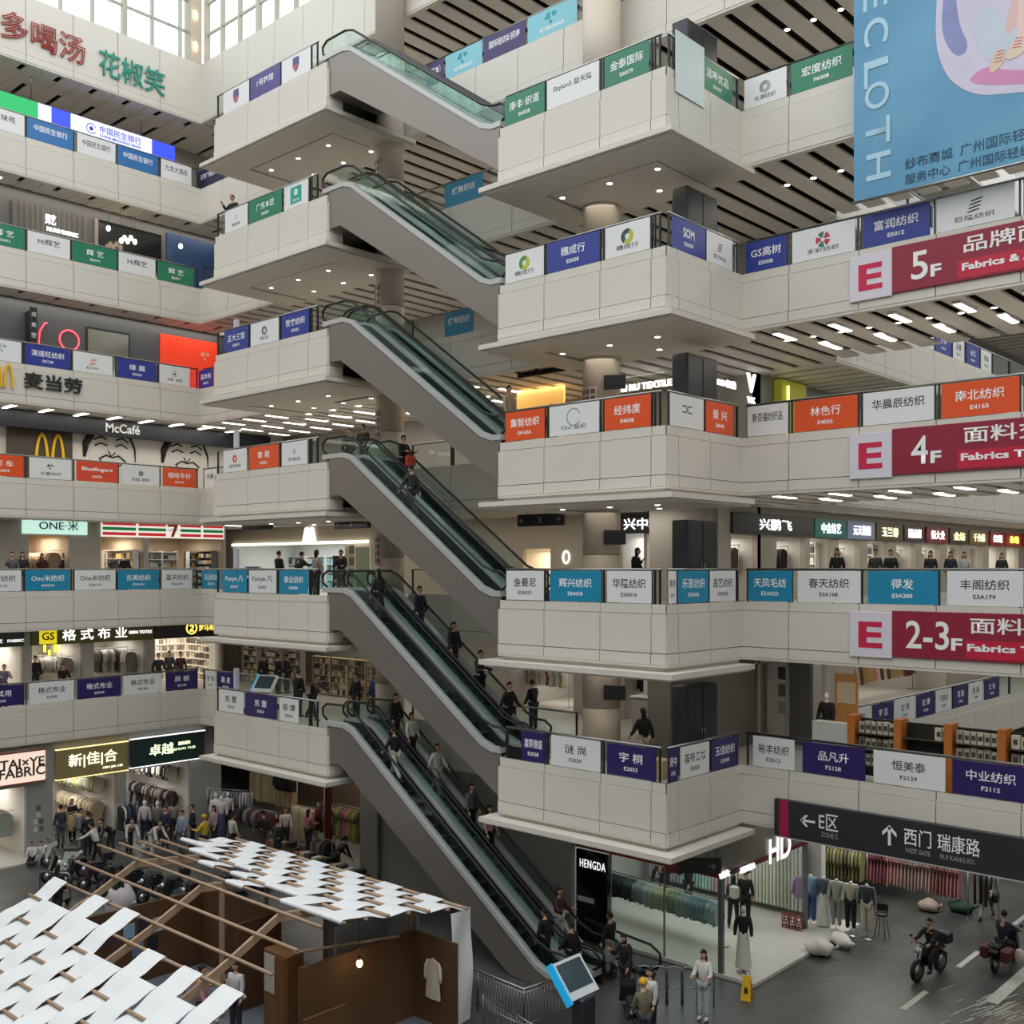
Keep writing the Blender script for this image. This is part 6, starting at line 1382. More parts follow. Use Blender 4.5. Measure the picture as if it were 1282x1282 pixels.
for k, px in enumerate((984, 992, 1000)):
    p = (x_on(px, 31.1), 31.1); t = thing('red_boot_stand', 'small red lattice display basket on the shop floor edge', 'basket', (p[0], p[1], .12), 0, 'red baskets by the end post'); m_ = M('#8f3a34', .6)
    for zz in (0.02, .22, .42): MB().tube([(.13*math.cos(q*.524), .13*math.sin(q*.524), zz) for q in range(13)], .018, 5).build('hoop', m_, t)
    for q in range(6): MB().tube([(.13*math.cos(q*1.047), .13*math.sin(q*1.047), 0), (.13*math.cos(q*1.047+.5), .13*math.sin(q*1.047+.5), .44)], .014, 5).build('stay', m_, t)
p = on_floor(935, 1250, 0); t = thing('wet_floor_sign', 'yellow folding wet-floor sign standing before the glass shop corner', 'sign', p, R(20))
for s in (-1, 1): MB().add([(-.14, s*.2, 0), (.14, s*.2, 0), (.1, s*.02, .62), (-.1, s*.02, .62), (-.14, s*.2-s*.02, 0), (.14, s*.2-s*.02, 0), (.1, 0, .62), (-.1, 0, .62)], [(0, 1, 2, 3), (7, 6, 5, 4), (0, 4, 5, 1), (1, 5, 6, 2), (2, 6, 7, 3), (3, 7, 4, 0)]).build('panel', M('#d9a916', .45), t)
MB().prism([(-.05, .2), (.05, .2), (.03, .36), (-.03, .36)], -.17, -.165).build('dark_mark', INKB, t)
# road markings
rm = MB()
for y0, y1 in ((24.6, 26.2), (27.6, 29.2), (31.6, 33.3), (36.6, 38.4), (41.6, 43.4)): rm.box(-11.33, -11.17, y0, y1, 0, .006)
rm.box(-9.85, -9.5, 29.6, 48, 0, .006)
struct(rm, 'floor_markings', M('#b9bab0', .7, noise=.25, scale=9), 'worn white lane dashes and edge line on the road floor', 'marking')
sm_ = MB(); r2 = random.Random(5)
for i in range(46):
    x, y = -9.75 + r2.gauss(0, .35), 28.9 + r2.gauss(0, .5); l = r2.uniform(.3, .8); sm_.add([(x, y, .007+i*1e-4), (x+.04, y, .007+i*1e-4), (x+.04+.25*l, y+l, .007+i*1e-4), (x+.25*l, y+l, .007+i*1e-4)], [(0, 1, 2, 3)])
tag(sm_.build('scuff_marks', M('#a9aba2', .8)), 'scrubbed chalk-white scuffs at the end of the road edge line', 'marking', None, 'stuff')
lf = MB(); lf.box(-9.4, 6, 10, 30, 0, .004); struct(lf, 'floor_lighter_paving', M('#6e675c', .4, noise=.12, scale=1.5), 'browner paving patch at the road edge', 'floor')

# --- two-wheelers
def two_wheeler(x, y, d, label, c='#17181a', kind='scooter', box=None, pannier=None, group=None):
    t = thing('electric_scooter' if kind == 'scooter' else 'motorcycle', label, 'scooter' if kind == 'scooter' else 'motorcycle', (x, y, 0), math.atan2(d[0], -d[1]), group)
    rw = .25 if kind == 'scooter' else .32; wb = .62; cm = M(c, .3, noise=.03)
    for s, nm in ((-1, 'front_wheel'), (1, 'rear_wheel')):
        a = MB(); cy_ = s*wb
        a.tube([(0, cy_+rw*.82*math.cos(q*.3307), rw+rw*.82*math.sin(q*.3307)) for q in range(20)], rw*.2, 8, False)
        w_ = a.build(nm, RUBBER, t); h = MB(); h.tube([(-.06, cy_, rw), (.06, cy_, rw)], rw*.55, 14); h.build('wheel_rim', STEEL, w_)
    MB().tube([(0, -wb, rw), (0, -wb+.12, .62), (0, -wb+.24, 1.0)], [.035, .04, .035], 8).build('fork', STEEL, t)
    h = MB(); h.tube([(-.34, -wb+.34, 1.06), (-.2, -wb+.24, 1.02), (.2, -wb+.24, 1.02), (.34, -wb+.34, 1.06)], .018, 6); h.build('handlebar', RUBBER, t)
    for s in (-1, 1):
        m = MB(); m.tube([(s*.22, -wb+.24, 1.02), (s*.3, -wb+.2, 1.16)], .008, 5); m.ell((s*.31, -wb+.2, 1.19), .06, .015, .04); m.build('mirror', DARKSTEEL, t)
    f = MB()
    if kind == 'scooter':
        f.prism([(-wb+.16, .34), (-wb+.3, .3), (-.1, .26), (.1, .3), (.14, .62), (.72, .7), (.78, .62), (.62, .42), (.3, .32), (.2, .2), (-.2, .18), (-.34, .24)], -.13, .13, 'x')
        f.prism([(-wb+.02, .45), (-wb+.1, .4), (-wb+.34, .86), (-wb+.3, 1.02), (-wb+.2, 1.0)], -.2, .2, 'x')
    else:
        f.prism([(-.34, .42), (.3, .34), (.36, .6), (.2, .72), (-.3, .86), (-.4, .7)], -.13, .13, 'x'); f.tube([(0, .1, .5), (0, wb, rw)], .05, 8)
    f.build('body_shell', cm, t)
    MB().rbox(-.14, .14, .1, .72, .7, .8, .04).build('seat', M('#131314', .6), t)
    MB().ell((0, -wb-.02, .82 if kind == 'scooter' else .9), .11, .07, .09).build('headlight', M('#c9cdd2', .15, .5), t)
    MB().prism([(wb-.05, rw*2.05), (wb+.28, rw*1.5), (wb+.25, rw*1.4), (wb-.05, rw*1.95)], -.08, .08, 'x').build('mudguard', cm, t)
    if box: MB().rbox(-.2, .2, .66, 1.0, .8, 1.12, .04).build('rear_box', M(box, .5), t)
    if pannier:
        for s in (-1, 1): MB().rbox(min(s*.16, s*.42), max(s*.16, s*.42), .25, .75, .35, .75, .06).build('pannier', M(pannier, .6), t)
    return t
two_wheeler(-11.6, 30.3, (-.15, -1), 'dark motorcycle ridden towards the escalators along the lane dashes', '#1b1c1e', 'motorcycle', '#232427')
P((-11.56, 30.42, 0), (-.15, -1), 'ride', 'rider in black leaning back on the dark motorcycle', '#151518', '#17181b', z=POSE['ride']['foot']-.0+.0)
two_wheeler(-10.25, 32.5, (.1, 1), 'scooter with red-brown panniers ridden away up the road', '#2a2a2c', 'scooter', None, '#5a2a2a')
P((-10.25, 32.3, 0), (.1, 1), 'ride', 'rider in a navy jacket on the pannier scooter, seen from behind', NVY, CHAR, z=POSE['ride']['foot'])
sack(-9.86, 32.0, .16, .12, .2, '#cfc6c4', 'white plastic bag hanging at the side of the pannier scooter', 0, 'plastic_bag').location = (-9.72, 32.1, .55)
P((-12.1, 36.6, 0), (0, -1), 'walk', 'person in a pale grey outfit walking with a black shoulder bag up the road', '#b5b3ae', '#a9a7a2', 'long')
t = thing('shoulder_bag', 'black shoulder bag carried by the walker in pale grey', 'bag', (-11.78, 36.55, .62)); MB().rbox(-.06, .06, -.16, .16, 0, .3, .03).build('bag_body', RUBBER, t); MB().tube([(0, -.12, .28), (-.05, -.05, .75), (-.05, .05, .75), (0, .12, .28)], .012, 5).build('strap', RUBBER, t)
p = on_floor(881, 1276, 0); P(p, (.3, -1), 'carry', 'person with long hair, white printed sweater and pale jeans standing before the glass shop', '#d6d2cb', '#a9b6b9', 'long', shoes='#c9c9c9')
P((x_on(933, 30.3), 30.3, .12), (-.4, 1), 'stand', 'person in a black cape and brimmed hat inside the glass corner shop', '#131315', '#16161a', 'hat')
P((x_on(918, 30.0), 30.0, .12), (-.4, 1), 'walk', 'person in black with a pale backpack beside the one in the brimmed hat', '#3a3a3c', BLK, 'long', s=.93)
t = thing('backpack', 'pale backpack worn inside the glass corner shop', 'bag', (x_on(920, 29.78)+.0, 29.75, 1.1)); MB().rbox(-.15, .15, -.1, .1, 0, .42, .06).build('bag_body', M('#c4c0b6', .7), t)
P((x_on(832, 30.6), 30.6, .12), (.2, -1), 'bend', 'person in black bending over the garment rack, nearer the escalators', BLK, CHAR)
P((x_on(862, 30.3), 30.3, .12), (-.2, -1), 'phone', 'person in black looking down behind the garment rack', '#19191b', CHAR)
# --- escalator foot: kiosk, worker, rails, crate
touch_kiosk((-15.95, 20.45, 0), R(90), 'large white touch-screen kiosk with a bright blue edge by the escalator foot', 1.25)
P((-14.75, 20.85, 0), (-.75, .6), 'phone', 'worker in a yellow helmet and khaki jacket by the escalator foot', '#6f6753', '#3d4148', 'helmet', '#d9a21c')
P((-15.1, 21.6, 0), (-.2, -1), 'stand', 'person with dark hair in a white apron beside the yellow-helmeted worker', '#c9c9c6', BLK, 'long')
two_wheeler(-16.0, 22.0, (-.6, .6), 'dark scooter parked between the kiosk and the worker', '#26282b')
t = thing('crate', 'open blue plastic crate beside the yellow-helmeted worker', 'crate', (-13.95, 20.4, 0), R(30)); m_ = M('#1f3f86', .5)
for x0, x1, y0, y1 in ((-.36, .36, -.26, -.23), (-.36, .36, .23, .26), (-.36, -.33, -.23, .23), (.33, .36, -.23, .23)): MB().box(x0, x1, y0, y1, 0, .62).build('side_wall', m_, t)
MB().box(-.33, .33, -.23, .23, .02, .05).build('bottom_panel', m_, t)
for k, (dx, dy) in enumerate(((-.1, .05), (.14, -.06))):
    q = thing('parcel', 'dark parcel with a white label lying in the blue crate', 'parcel', (-13.95+dx, 20.4+dy, .052), R(30+20*k), 'parcels in the crate'); MB().rbox(-.12, .12, -.09, .09, 0, .5, .01).build('wrapping', M('#3a3d40', .6), q); MB().box(-.05, .05, -.04, .04, .5, .503).build('paper_label', WHITE, q)
def railing(pts, h, label, rails=(1.0, .55, .12), balusters=0):
    t = thing('steel_railing', label, 'railing', (pts[0][0], pts[0][1], 0)); o0 = Vector((pts[0][0], pts[0][1], 0))
    for f in rails: MB().tube([tuple(Vector((x, y, h*f)) - o0) for x, y in pts], .028 if f == 1.0 else .016, 8).build('rail', STEEL, t)
    for (a, b_) in zip(pts[:-1], pts[1:]):
        L = math.dist(a, b_); m = max(1, int(L/1.3))
        for i in range(m+1): f = i/m; x, y = a[0]+(b_[0]-a[0])*f-o0.x, a[1]+(b_[1]-a[1])*f-o0.y; MB().tube([(x, y, 0), (x, y, h)], .024, 8).build('post', STEEL, t)
        nb = int(L*balusters)
        if nb:
            q = MB()
            for i in range(1, nb): f = i/nb; x, y = a[0]+(b_[0]-a[0])*f-o0.x, a[1]+(b_[1]-a[1])*f-o0.y; q.tube([(x, y, h*.12), (x, y, h*.93)], .01, 5)
            q.build('baluster_lattice', STEEL, t)
railing([(-21.2, 20.1), (-17.75, 19.9), (-17.5, 21.7)], 1.05, 'steel railing with thin uprights before the escalator foot', (1.0, .9, .14), 9)
railing([(-18.4, 19.1), (-16.9, 18.7), (-15.2, 18.3)], 1.0, 'nearer steel railing with thin uprights before the escalator foot', (1.0, .88, .14), 9)
def loops(x, y, n, label):
    for i in range(n):
        t = thing('hoop_barrier', label, 'barrier', (x + i*.32, y + i*.25, 0), R(35), 'steel hoops by the escalator foot'); MB().tube([(-.22, 0, 0), (-.22, 0, .85), (-.16, 0, .98), (0, 0, 1.02), (.16, 0, .98), (.22, 0, .85), (.22, 0, 0)], .022, 8).build('hoop', STEEL, t); MB().tube([(-.22, 0, .45), (.22, 0, .45)], .012, 6).build('cross_bar', STEEL, t)
loops(-16.5, 23.3, 5, 'steel hoop barrier standing between the escalator foot and the glass shop')
# curved black handrail of another escalator beyond
t = thing('curved_rail_end', 'black looped handrail end with glass beside the glass shop', 'handrail', (x_on(822, 25.0), 25.0, 0))
MB().tube([(-2.6, 0, 1.12), (-1.2, 0, .98), (-.2, 0, .9), (.12, 0, .72), (.14, 0, .45), (0, 0, .25), (-.5, 0, .18)], .04, 8).build('handrail', RUBBER, t); MB().prism([(-2.6, .05), (-2.6, 1.1), (-1.2, .95), (-.2, .87), (.08, .7), (.1, .45), (-.02, .28), (-.5, .12)], -.01, .01).build('glass', GLASS, t); MB().box(-2.6, -.1, -.1, .1, 0, .12).build('plinth', DARKSTEEL, t)
t = thing('hanging_sign', 'dark way sign with red end hanging before the glass corner fascia', 'sign', (x_on(868, 24.6), 24.6, 3.55), R(40)); MB().rbox(-.75, .75, -.06, .06, -.2, .2, .01).build('board', M('#1f1c1e', .4), t); MB().box(-.75, -.45, -.065, -.06, -.19, .19).build('red_end', DKR, t); arrow(t, .5, 0, .2, -90, INKG, -.064)
for s in (-.4, .4): MB().tube([(s, 0, .2), (s, 0, .86)], .012, 6).build('suspension_rod', DARKSTEEL, t)
# ================================================================== ground floor, side gallery and under the head bay
cA, cB = ['#39423c', '#4c5a50', '#8d938b', '#b9b5a8'], ['#c9bda4', '#b5a88f', '#d8cfbb', '#a08f74', '#8a7a5f']
def wr(facing_x, y0, y1, z, n, kind, cols, what, where):
    wall_rail((facing_x, y0), (facing_x, y1), z, 'steel wall rail %s' % where, (-.3, 0)); hang_row((facing_x, y0, 0), (facing_x, y1, 0), z, n, kind, cols, '%s hanging %s' % (what, where), '%s hanging %s' % (what, where))
YD = lambda p, x: y_on(p, x)
def row_x(Y, z, n, kind, cols, what, where, x0=-43.7, x1=-47.5):
    wall_rail((x0, Y), (x1, Y), z, 'steel wall rail for %ss %s' % (kind, where), (0, -.3)); hang_row((x0, Y, 0), (x1, Y, 0), z, n, kind, cols, '%s hanging %s' % (what, where), '%s hanging %s' % (what, where))
row_x(YG(33)-.45, 1.85, 24, 'coat', cA, 'dark green or grey coat', 'along the side wall of the pink-signed shop')
row_x(YG(146)-.4, 1.7, 28, 'coat', cB, 'beige garment', 'along the side wall of the gold-signed shop')
row_x(YG(146)-.4, 2.75, 26, 'shirt', ['#c4bca8', '#9fb39a', '#b98a92', '#c8b25a', '#d4ccc0'], 'pastel top', 'high on the side wall of the gold-signed shop')
wr(-47.6, YG(66)+.3, YG(146)-.9, 2.4, 22, 'coat', ['#b9ac94', '#cfc5b2', '#a89a80'], 'sand coloured coat', 'on the back wall of the gold-signed shop')
hung((-44.0, YG(146)-1.7), (-44.0, YG(146)-.8), 1.3, 9, 'shirt', ['#a39474', '#8f815f', '#b9ab88'], 'olive beige top', 'at the front of the gold-signed shop', .0)
row_x(YG(238)-.4, 2.75, 28, 'shirt', [BLK, '#e0ddd6', '#3a3a3d', '#c9c5bd'], 'black or white top', 'high on the side wall of the green-signed ground shop')
row_x(YG(238)-.4, 1.6, 26, 'dress', [BLK, '#4a3a36', '#9a8f86', '#262629', '#8f8a84'], 'dark long dress', 'along the side wall of the green-signed ground shop')
wr(-47.6, YG(158)+.3, YG(238)-.9, 2.5, 20, 'shirt', ['#6d5f57', '#a79e96', '#d2cdc6', '#2a2a2d'], 'brown or grey top', 'on the back wall of the green-signed ground shop')
hung((-42.0, YD(146, -42)), (-42.0, YD(172, -42)), 1.75, 16, 'coat', [BLK, '#232a38', '#4a4f5c', '#d0d0cc', '#1c1c20'], 'dark striped coat', 'before the pier between the gold and green signs')
hung((-41.6, YD(176, -41.6)), (-41.6, YD(192, -41.6)), 1.6, 9, 'coat', ['#2a2d44', '#8a8790', '#3a3b55'], 'navy or grey coat', 'in front of the green-signed ground shop')
for k, (p, X_, tp, bt, sk) in enumerate(((181, -41.4, '#b5aaa8', NVY, None), (197, -40.9, '#6b625c', '#2a2724', None), (270, -40.5, '#d9d5cf', '#8a8f96', None), (277, -39.8, '#c6bfc0', '#4a4a66', '#4a4a66'), (285, -40.3, '#bdb8b4', BLK, None))):
    mannequin(X_, y_on(p, X_), 0, tp, bt, '%s mannequin on the paving, %s' % (('grey-topped', 'brown-dressed', 'white-topped', 'lilac-skirted', 'pale-topped')[k], ('left of the open green-signed shop', 'before the open green-signed shop', 'first past the green sign', 'second past the green sign', 'third past the green sign')[k]), (.8, -.5), sk, head=True)
hung((-41.6, 25.6), (-39.6, 26.6), 1.9, 14, 'shirt', ['#8d8d95', '#a8a8ae', '#74747c', '#b9b7bb'], 'light grey top', 'beside the end of the green sign')
# under the head bay and behind it
bw = MB(); bw.box(-56, -31.2, 33, 33.2, 0, 4.5); struct(bw, 'wall_back_ground', M('#6a5a4c', .7, noise=.1), 'brown back wall of the ground floor behind the escalators', 'wall')
wd = face('wall_panel', 'warm brown slatted panel with a bright strip on the ground-floor back wall', 'panel', 'y', x_on(272, 32.9), 33, 2.9)
MB().rbox(-2.3, 2.6, -.08, 0, -1.4, 1.3, .01).build('board', M('#7a4a26', .5, noise=.2, scale=6), wd); MB().box(-.2, -.05, -.1, -.08, -.5, .9).build('bright_strip', STRIP, wd)
for k in range(7): MB().ell((-2.0+.65*k, -.12, 1.0), .05, .04, .05).build('spot', LAMP, wd)
area('shop_light', (-38, 30.5, 4.2), 8, 2, 130, colr=(1, .86, .7))
area('shop_light', (-34, 26.6, 4.2), 3, 1, 22, colr=(1, .9, .78))
where = 'on the long rail under the head bay'
wall_rail((x_on(314, 28.3), 28.3), (x_on(371, 28.3), 28.3), 2.45, 'high rail for beige lengths under the head bay', (0, -.3))
hang_row((x_on(314, 28.3), 28.3, 0), (x_on(371, 28.3), 28.3, 0), 2.45, 40, 'length', ['#b79f7a', '#a78f6b', '#c2ae8c', '#9c8460', '#a98f74'], 'beige fabric length hanging %s' % where, 'beige lengths under the head bay', name='fabric_length', cat='fabric')
hung((x_on(366, 26.9), 26.9), (x_on(397, 26.9), 26.9), 1.7, 14, 'length', ['#cbbd9a', '#bfb08c', '#d3c7a8', '#c0b296'], 'cream fabric length', 'on the rack nearest the striped sheets under the head bay')
hung((x_on(398, 27.0), 27.0), (x_on(416, 27.0), 27.0), 1.95, 8, 'coat', [BLK, '#5a1f28', '#8f6f78', '#6e1d26', '#7a2a30'], 'black or dark red coat', 'between the cream and coloured lengths')
hung((x_on(419, 26.4), 26.4), (x_on(456, 26.4), 26.4), 2.3, 18, 'dress', ['#8f8a5c', '#a59a6a', '#6f7466', '#b5707a', '#c48a88', '#8d8f4c', '#a8a060', '#7a6a3c'], 'green, pink or yellow dress', 'on the rack by the stone pier')
hung((x_on(345, 27.6), 27.6), (x_on(372, 27.6), 27.6), 2.7, 9, 'shirt', [BLK, '#1d1d20'], 'black top', 'on the high rack under the head bay')
hung((x_on(300, 26.0), 26.0), (x_on(346, 26.0), 26.0), 1.45, 16, 'shirt', ['#3a3a40', '#6a3a44', '#2a3a34', '#8a8480', '#1c1c20'], 'mixed dark top', 'on the low rack in front of the beige lengths')
hung((x_on(392, 25.6), 25.6), (x_on(416, 25.6), 25.6), 1.1, 8, 'shirt', ['#2a2a2e', '#5a4a3a', '#7a7468'], 'dark brown top', 'on the lowest rack before the red drape')
for k, (px, Y, w_) in enumerate(((352, 24.9, .8), (392, 24.5, 1.1), (432, 24.3, 1.0))):
    nm = ('nearest the white mannequins', 'below the cream lengths', 'below the coloured dresses')[k]
    t = thing('low_table', 'low dark goods table on the ground floor, %s' % nm, 'table', (x_on(px, Y), Y, 0)); MB().rbox(-w_, w_, -.35, .35, .6, .66, .01).build('tabletop', M('#4a443c', .6), t)
    for sx in (-w_+.06, w_-.06):
        for sy in (-.28, .28): MB().box(sx-.03, sx+.03, sy-.03, sy+.03, 0, .6).build('leg', DARKSTEEL, t)
    for i in range(6):
        o = obj('folded_cloth', GOODS, None, (x_on(px, Y)-w_+.2+(2*w_-.4)*i/5, Y+.05*(i % 2), .661)); o.scale = (.24, .4, .12+.05*(i % 3)); tag(o, 'folded cloth on the low table %s' % nm, 'cloth', 'folded cloths on the table %s' % nm); setmat(o, ['#8a3f4a', '#b9a88c', '#3f4a55', '#c9c2b4', '#5f6a4a', '#26262a'][i])
t = thing('red_pillar_wrap', 'dark red fabric drape hanging by the coloured dresses', 'drape', (x_on(411, 26.0), 26.0, .0)); MB().grid(lambda u, v: (-.2+.4*u, .05*math.sin(u*22), .3+2.9*v), 24, 3).build('cloth', M('#5f1a20', .8), t); MB().tube([(-.25, 0, 3.2), (.25, 0, 3.2)], .02, 6).build('rod', STEEL, t); MB().tube([(-.25, 0, 0), (-.25, 0, 3.2)], .02, 6).build('stand_pole', STEEL, t)
for px, Y, lb, c, ps, d, hr in ((268, 24.2, 'in a pink top among the white mannequins', '#a58a8a', 'stand', SOUTH, 'long'), (330, 25.2, 'in a dark brown coat under the head bay', '#2d2622', 'walk', UP, 'short'), (347, 24.6, 'in dark green before the cream lengths', '#28302a', 'stand', NORTH, 'bun'), (386, 26.4, 'in a pink patterned top by the cream lengths', '#b5757c', 'carry', NORTH, 'long'), (420, 24.8, 'in black by the coloured dresses', BLK, 'bend', NORTH, 'short'), (357, 26.0, 'in a white top by the black tops', '#cfcac4', 'stand', (1, -.4), 'long')):
    P((x_on(px, Y), Y, 0), d, ps, 'person %s, ground floor' % lb, c, CHAR, hr)
for px, Xp, lb, c, b_, ps, d, hr in ((76, -43.6, 'in dark grey in the doorway of the gold-signed shop', '#3a3c42', '#4a4d52', 'stand', UP, 'short'), (90, -44.4, 'in black inside the gold-signed shop', BLK, BLK, 'carry', (1, .2), 'long'), (101, -42.4, 'in grey seated by the gold-signed shop', '#6c7078', '#7d8086', 'stand', (.5, .5), 'short'), (110, -41.6, 'in a black jacket with back turned, by the gold-signed shop', '#121214', BLK, 'stand', UP, 'short'), (122, -39.9, 'in a white jacket wheeling a scooter', '#cbcac6', BLK, 'push', (-.75, -.6), 'short'), (140, -41.0, 'in black crouching near the dark striped coats', '#1a1a1d', CHAR, 'bend', SOUTH, 'short'), (161, -40.6, 'in white and black sorting goods', '#b9b6b0', BLK, 'bend', (1, -.2), 'short'), (190, -39.5, 'in a pale top bending over low piles', '#c3beb6', '#b7b2a8', 'bend', (1, .2), 'short'), (207, -40.2, 'in navy seated near the mannequins', NVY, CHAR, 'stand', (.5, -1), 'short'), (217, -41.2, 'with brown hair and a beige coat at the green-signed shop', '#8f7f72', CHAR, 'stand', UP, 'long'), (228, -39.0, 'in light blue by the low piles', '#7f8fa3', '#56657a', 'stand', (.2, -1), 'short'), (241, -39.6, 'in black with a cap before the white light tube', '#17181f', NVY, 'stand', (-.4, -1), 'cap'), (256, -37.6, 'in a yellow jacket and yellow helmet', '#c9ad22', '#2a2a2a', 'carry', (-1, -.4), 'helmet'), (291, -37.0, 'in a white shirt with back turned, past the yellow jacket', '#c2bfb9', CHAR, 'stand', NORTH, 'short')):
    P((Xp, y_on(px, Xp), 0), d, ps, 'person %s' % lb, c, b_, hr, hairc='#c9a31f' if hr == 'helmet' else '#15120f')
P((-42.0, y_on(40, -42), -.12), (.8, -.6), 'sit', 'child in white and black sitting against the grey pier', '#c9c7c2', BLK, s=.72); P((-41.8, y_on(52, -41.8), -.12), (.6, -.8), 'sit', 'child with a pale top sitting beside another by the pier', '#b4b1ab', '#8a8a8c', s=.72)
t = thing('low_bench', 'low dark bench under the two seated children by the pier', 'bench', (-41.95, y_on(46, -41.95)+.05, 0), R(-55)); MB().rbox(-.6, .6, -.16, .16, .14, .2, .01).build('seat', M('#4a4038', .6), t)
for s in (-.5, .5): MB().rbox(s-.03, s+.03, -.14, .14, 0, .14, .005).build('leg', M('#4a4038', .6), t)
t = face('notice', 'group of small square notices on the grey pier, ground floor', 'notice', 'x', YG(48), XG, 1.4)
for k, (dx, dz) in enumerate(((0, .55), (-.12, 0), (.12, 0), (-.12, -.3), (.12, -.3), (0, .28))): MB().rbox(dx-.09, dx+.09, -.012, 0, dz-.1, dz+.1, .003).build('sheet', M(['#5a5a5c', '#b9b9b4'][k % 2], .6), t)
two_wheeler(-40.6, y_on(78, -40.6), (-.75, -.6), 'white scooter being wheeled along the side gallery shops', '#c9c9c4')
for k, (c, lb) in enumerate((('#1b1c20', 'first'), ('#2b2e36', 'second'), ('#3b2026', 'third'), ('#1f2a26', 'fourth'), ('#222226', 'fifth'), ('#30353a', 'sixth'), ('#1c1c1e', 'seventh'), ('#2a2320', 'eighth'), ('#1a2430', 'ninth'))):
    two_wheeler(-38.9 + .98*k, 18.0 + .22*k, (-.25, -1), 'dark scooter parked behind the paper-roofed booth, %s from the shop side' % lb, c, box='#1b1b1c' if k % 2 else None)
r3 = random.Random(11)
for k in range(16):
    px = 128 + k*8; Xp = -33.0 + r3.uniform(-.6, .6); sz = r3.uniform(.2, .4)
    t = thing('bundle', 'dark stuffed goods bundle heaped behind the paper-roofed booth', 'bundle', (Xp, y_on(px, Xp)+2.6, 0), r3.uniform(0, 3), 'goods bundles behind the booth')
    MB().ell((0, 0, sz*.8), sz*1.2, sz, sz*.8, 12, 8).build('sack_body', M(r3.choice(['#23252a', '#2f3a36', '#4a2a3a', '#6a6763', '#1d2a2a', '#3a3f4a']), .7, noise=.15, scale=8), t)
    MB().ell((0, 0, sz*1.55), sz*.16, sz*.16, sz*.2, 8, 6).build('tied_neck', M('#8a867f', .7), t)
p = on_floor(150, 1114, 1.0); sack(p[0], p[1], .5, .4, .62, '#b7aeb0', 'large pale pinkish bundle behind the paper-roofed booth', .4)
p = on_floor(72, 1150, 0); P((p[0], p[1], 0), (-.6, .8), 'stand', 'person in black with a backpack standing by the corner of the paper-roofed booth', '#101012', BLK, 'long')
p = on_floor(146, 1150, 0.0); P((-33.2, y_on(146, -33.2), 0), (-.3, .9), 'stand', 'person in a dark green coat behind the paper-roofed booth', '#16302a', BLK, 'short')
t = thing('handcart', 'steel hoop handcart beside the parked scooters', 'cart', (-36.6, y_on(104, -36.6)-1.0, 0), R(30)); MB().tube([(-.6, 0, .1), (-.6, 0, .95), (-.5, 0, 1.05), (.5, 0, 1.05), (.6, 0, .95), (.6, 0, .1)], .025, 8).build('push_hoop', STEEL, t); MB().rbox(-.6, .6, -.8, .05, .18, .24, .01).build('deck', DARKSTEEL, t)
for sx in (-.5, .5):
    for yy in (-.7, -.05): MB().tube([(sx-.03, yy, .09), (sx+.03, yy, .09)], .09, 12).build('wheel', RUBBER, t)

# ================================================================== the paper-roofed booth
PX0, PX1 = -29.5, -19.17
PROF = [(19.4, 2.9), (17.0, 3.33), (14.65, 3.6), (13.3, 2.9), (11.9, 2.27), (10.1, 1.6), (8.0, 1.05)]
def roof_z(y):
    for (a, za), (b_, zb_) in zip(PROF[:-1], PROF[1:]):
        if b_ <= y <= a: f = (a-y)/(a-b_); return za + (zb_-za)*f
    return PROF[0][1] if y > PROF[0][0] else PROF[-1][1]
WOOD = M('#a88e74', .55, noise=.12, scale=4, name='pale_timber'); CARD = M('#5d4026', .75, noise=.08, scale=1.5, name='brown_board'); PAPER = M('#e6e9ea', .7, noise=.02, scale=2, name='white_paper')
booth = thing('exhibition_booth', 'timber-framed booth with a woven white paper roof and brown board walls', 'booth', (0, 0, 0))
for X_ in (-27.4, -24.1, -20.75):
    a = MB()
    for (p, q) in zip(PROF[:-1], PROF[1:]):
        vs = []
        for (y, z) in (p, q):
            for (dx, dz) in ((-.04, -.06), (.04, -.06), (.04, -.26), (-.04, -.26)): vs.append((X_+dx, y, z+dz+.02))
        a.add(vs, [(0, 4, 5, 1), (1, 5, 6, 2), (2, 6, 7, 3), (3, 7, 4, 0), (0, 1, 2, 3), (7, 6, 5, 4)])
    a.build('roof_beam', WOOD, booth)
RY = [14.65 - .66*k for k in range(-7, 11)]
for k, y in zip(range(-7, 11), RY):
    MB().tube([(PX0-.1, y, roof_z(y)), (PX1+.05, y, roof_z(y))], .042, 8).build('roof_rod', WOOD, booth)
ncol = 13; cwid = (PX1-PX0)/ncol
near = [2, 3, 3, 2, 3, 2, 4, 4, 3, 4, 3, 4, 3]; far = [-4, -4, -3, -3, -2, -3, -2, -1, -2, -2, -1, -1, -1]
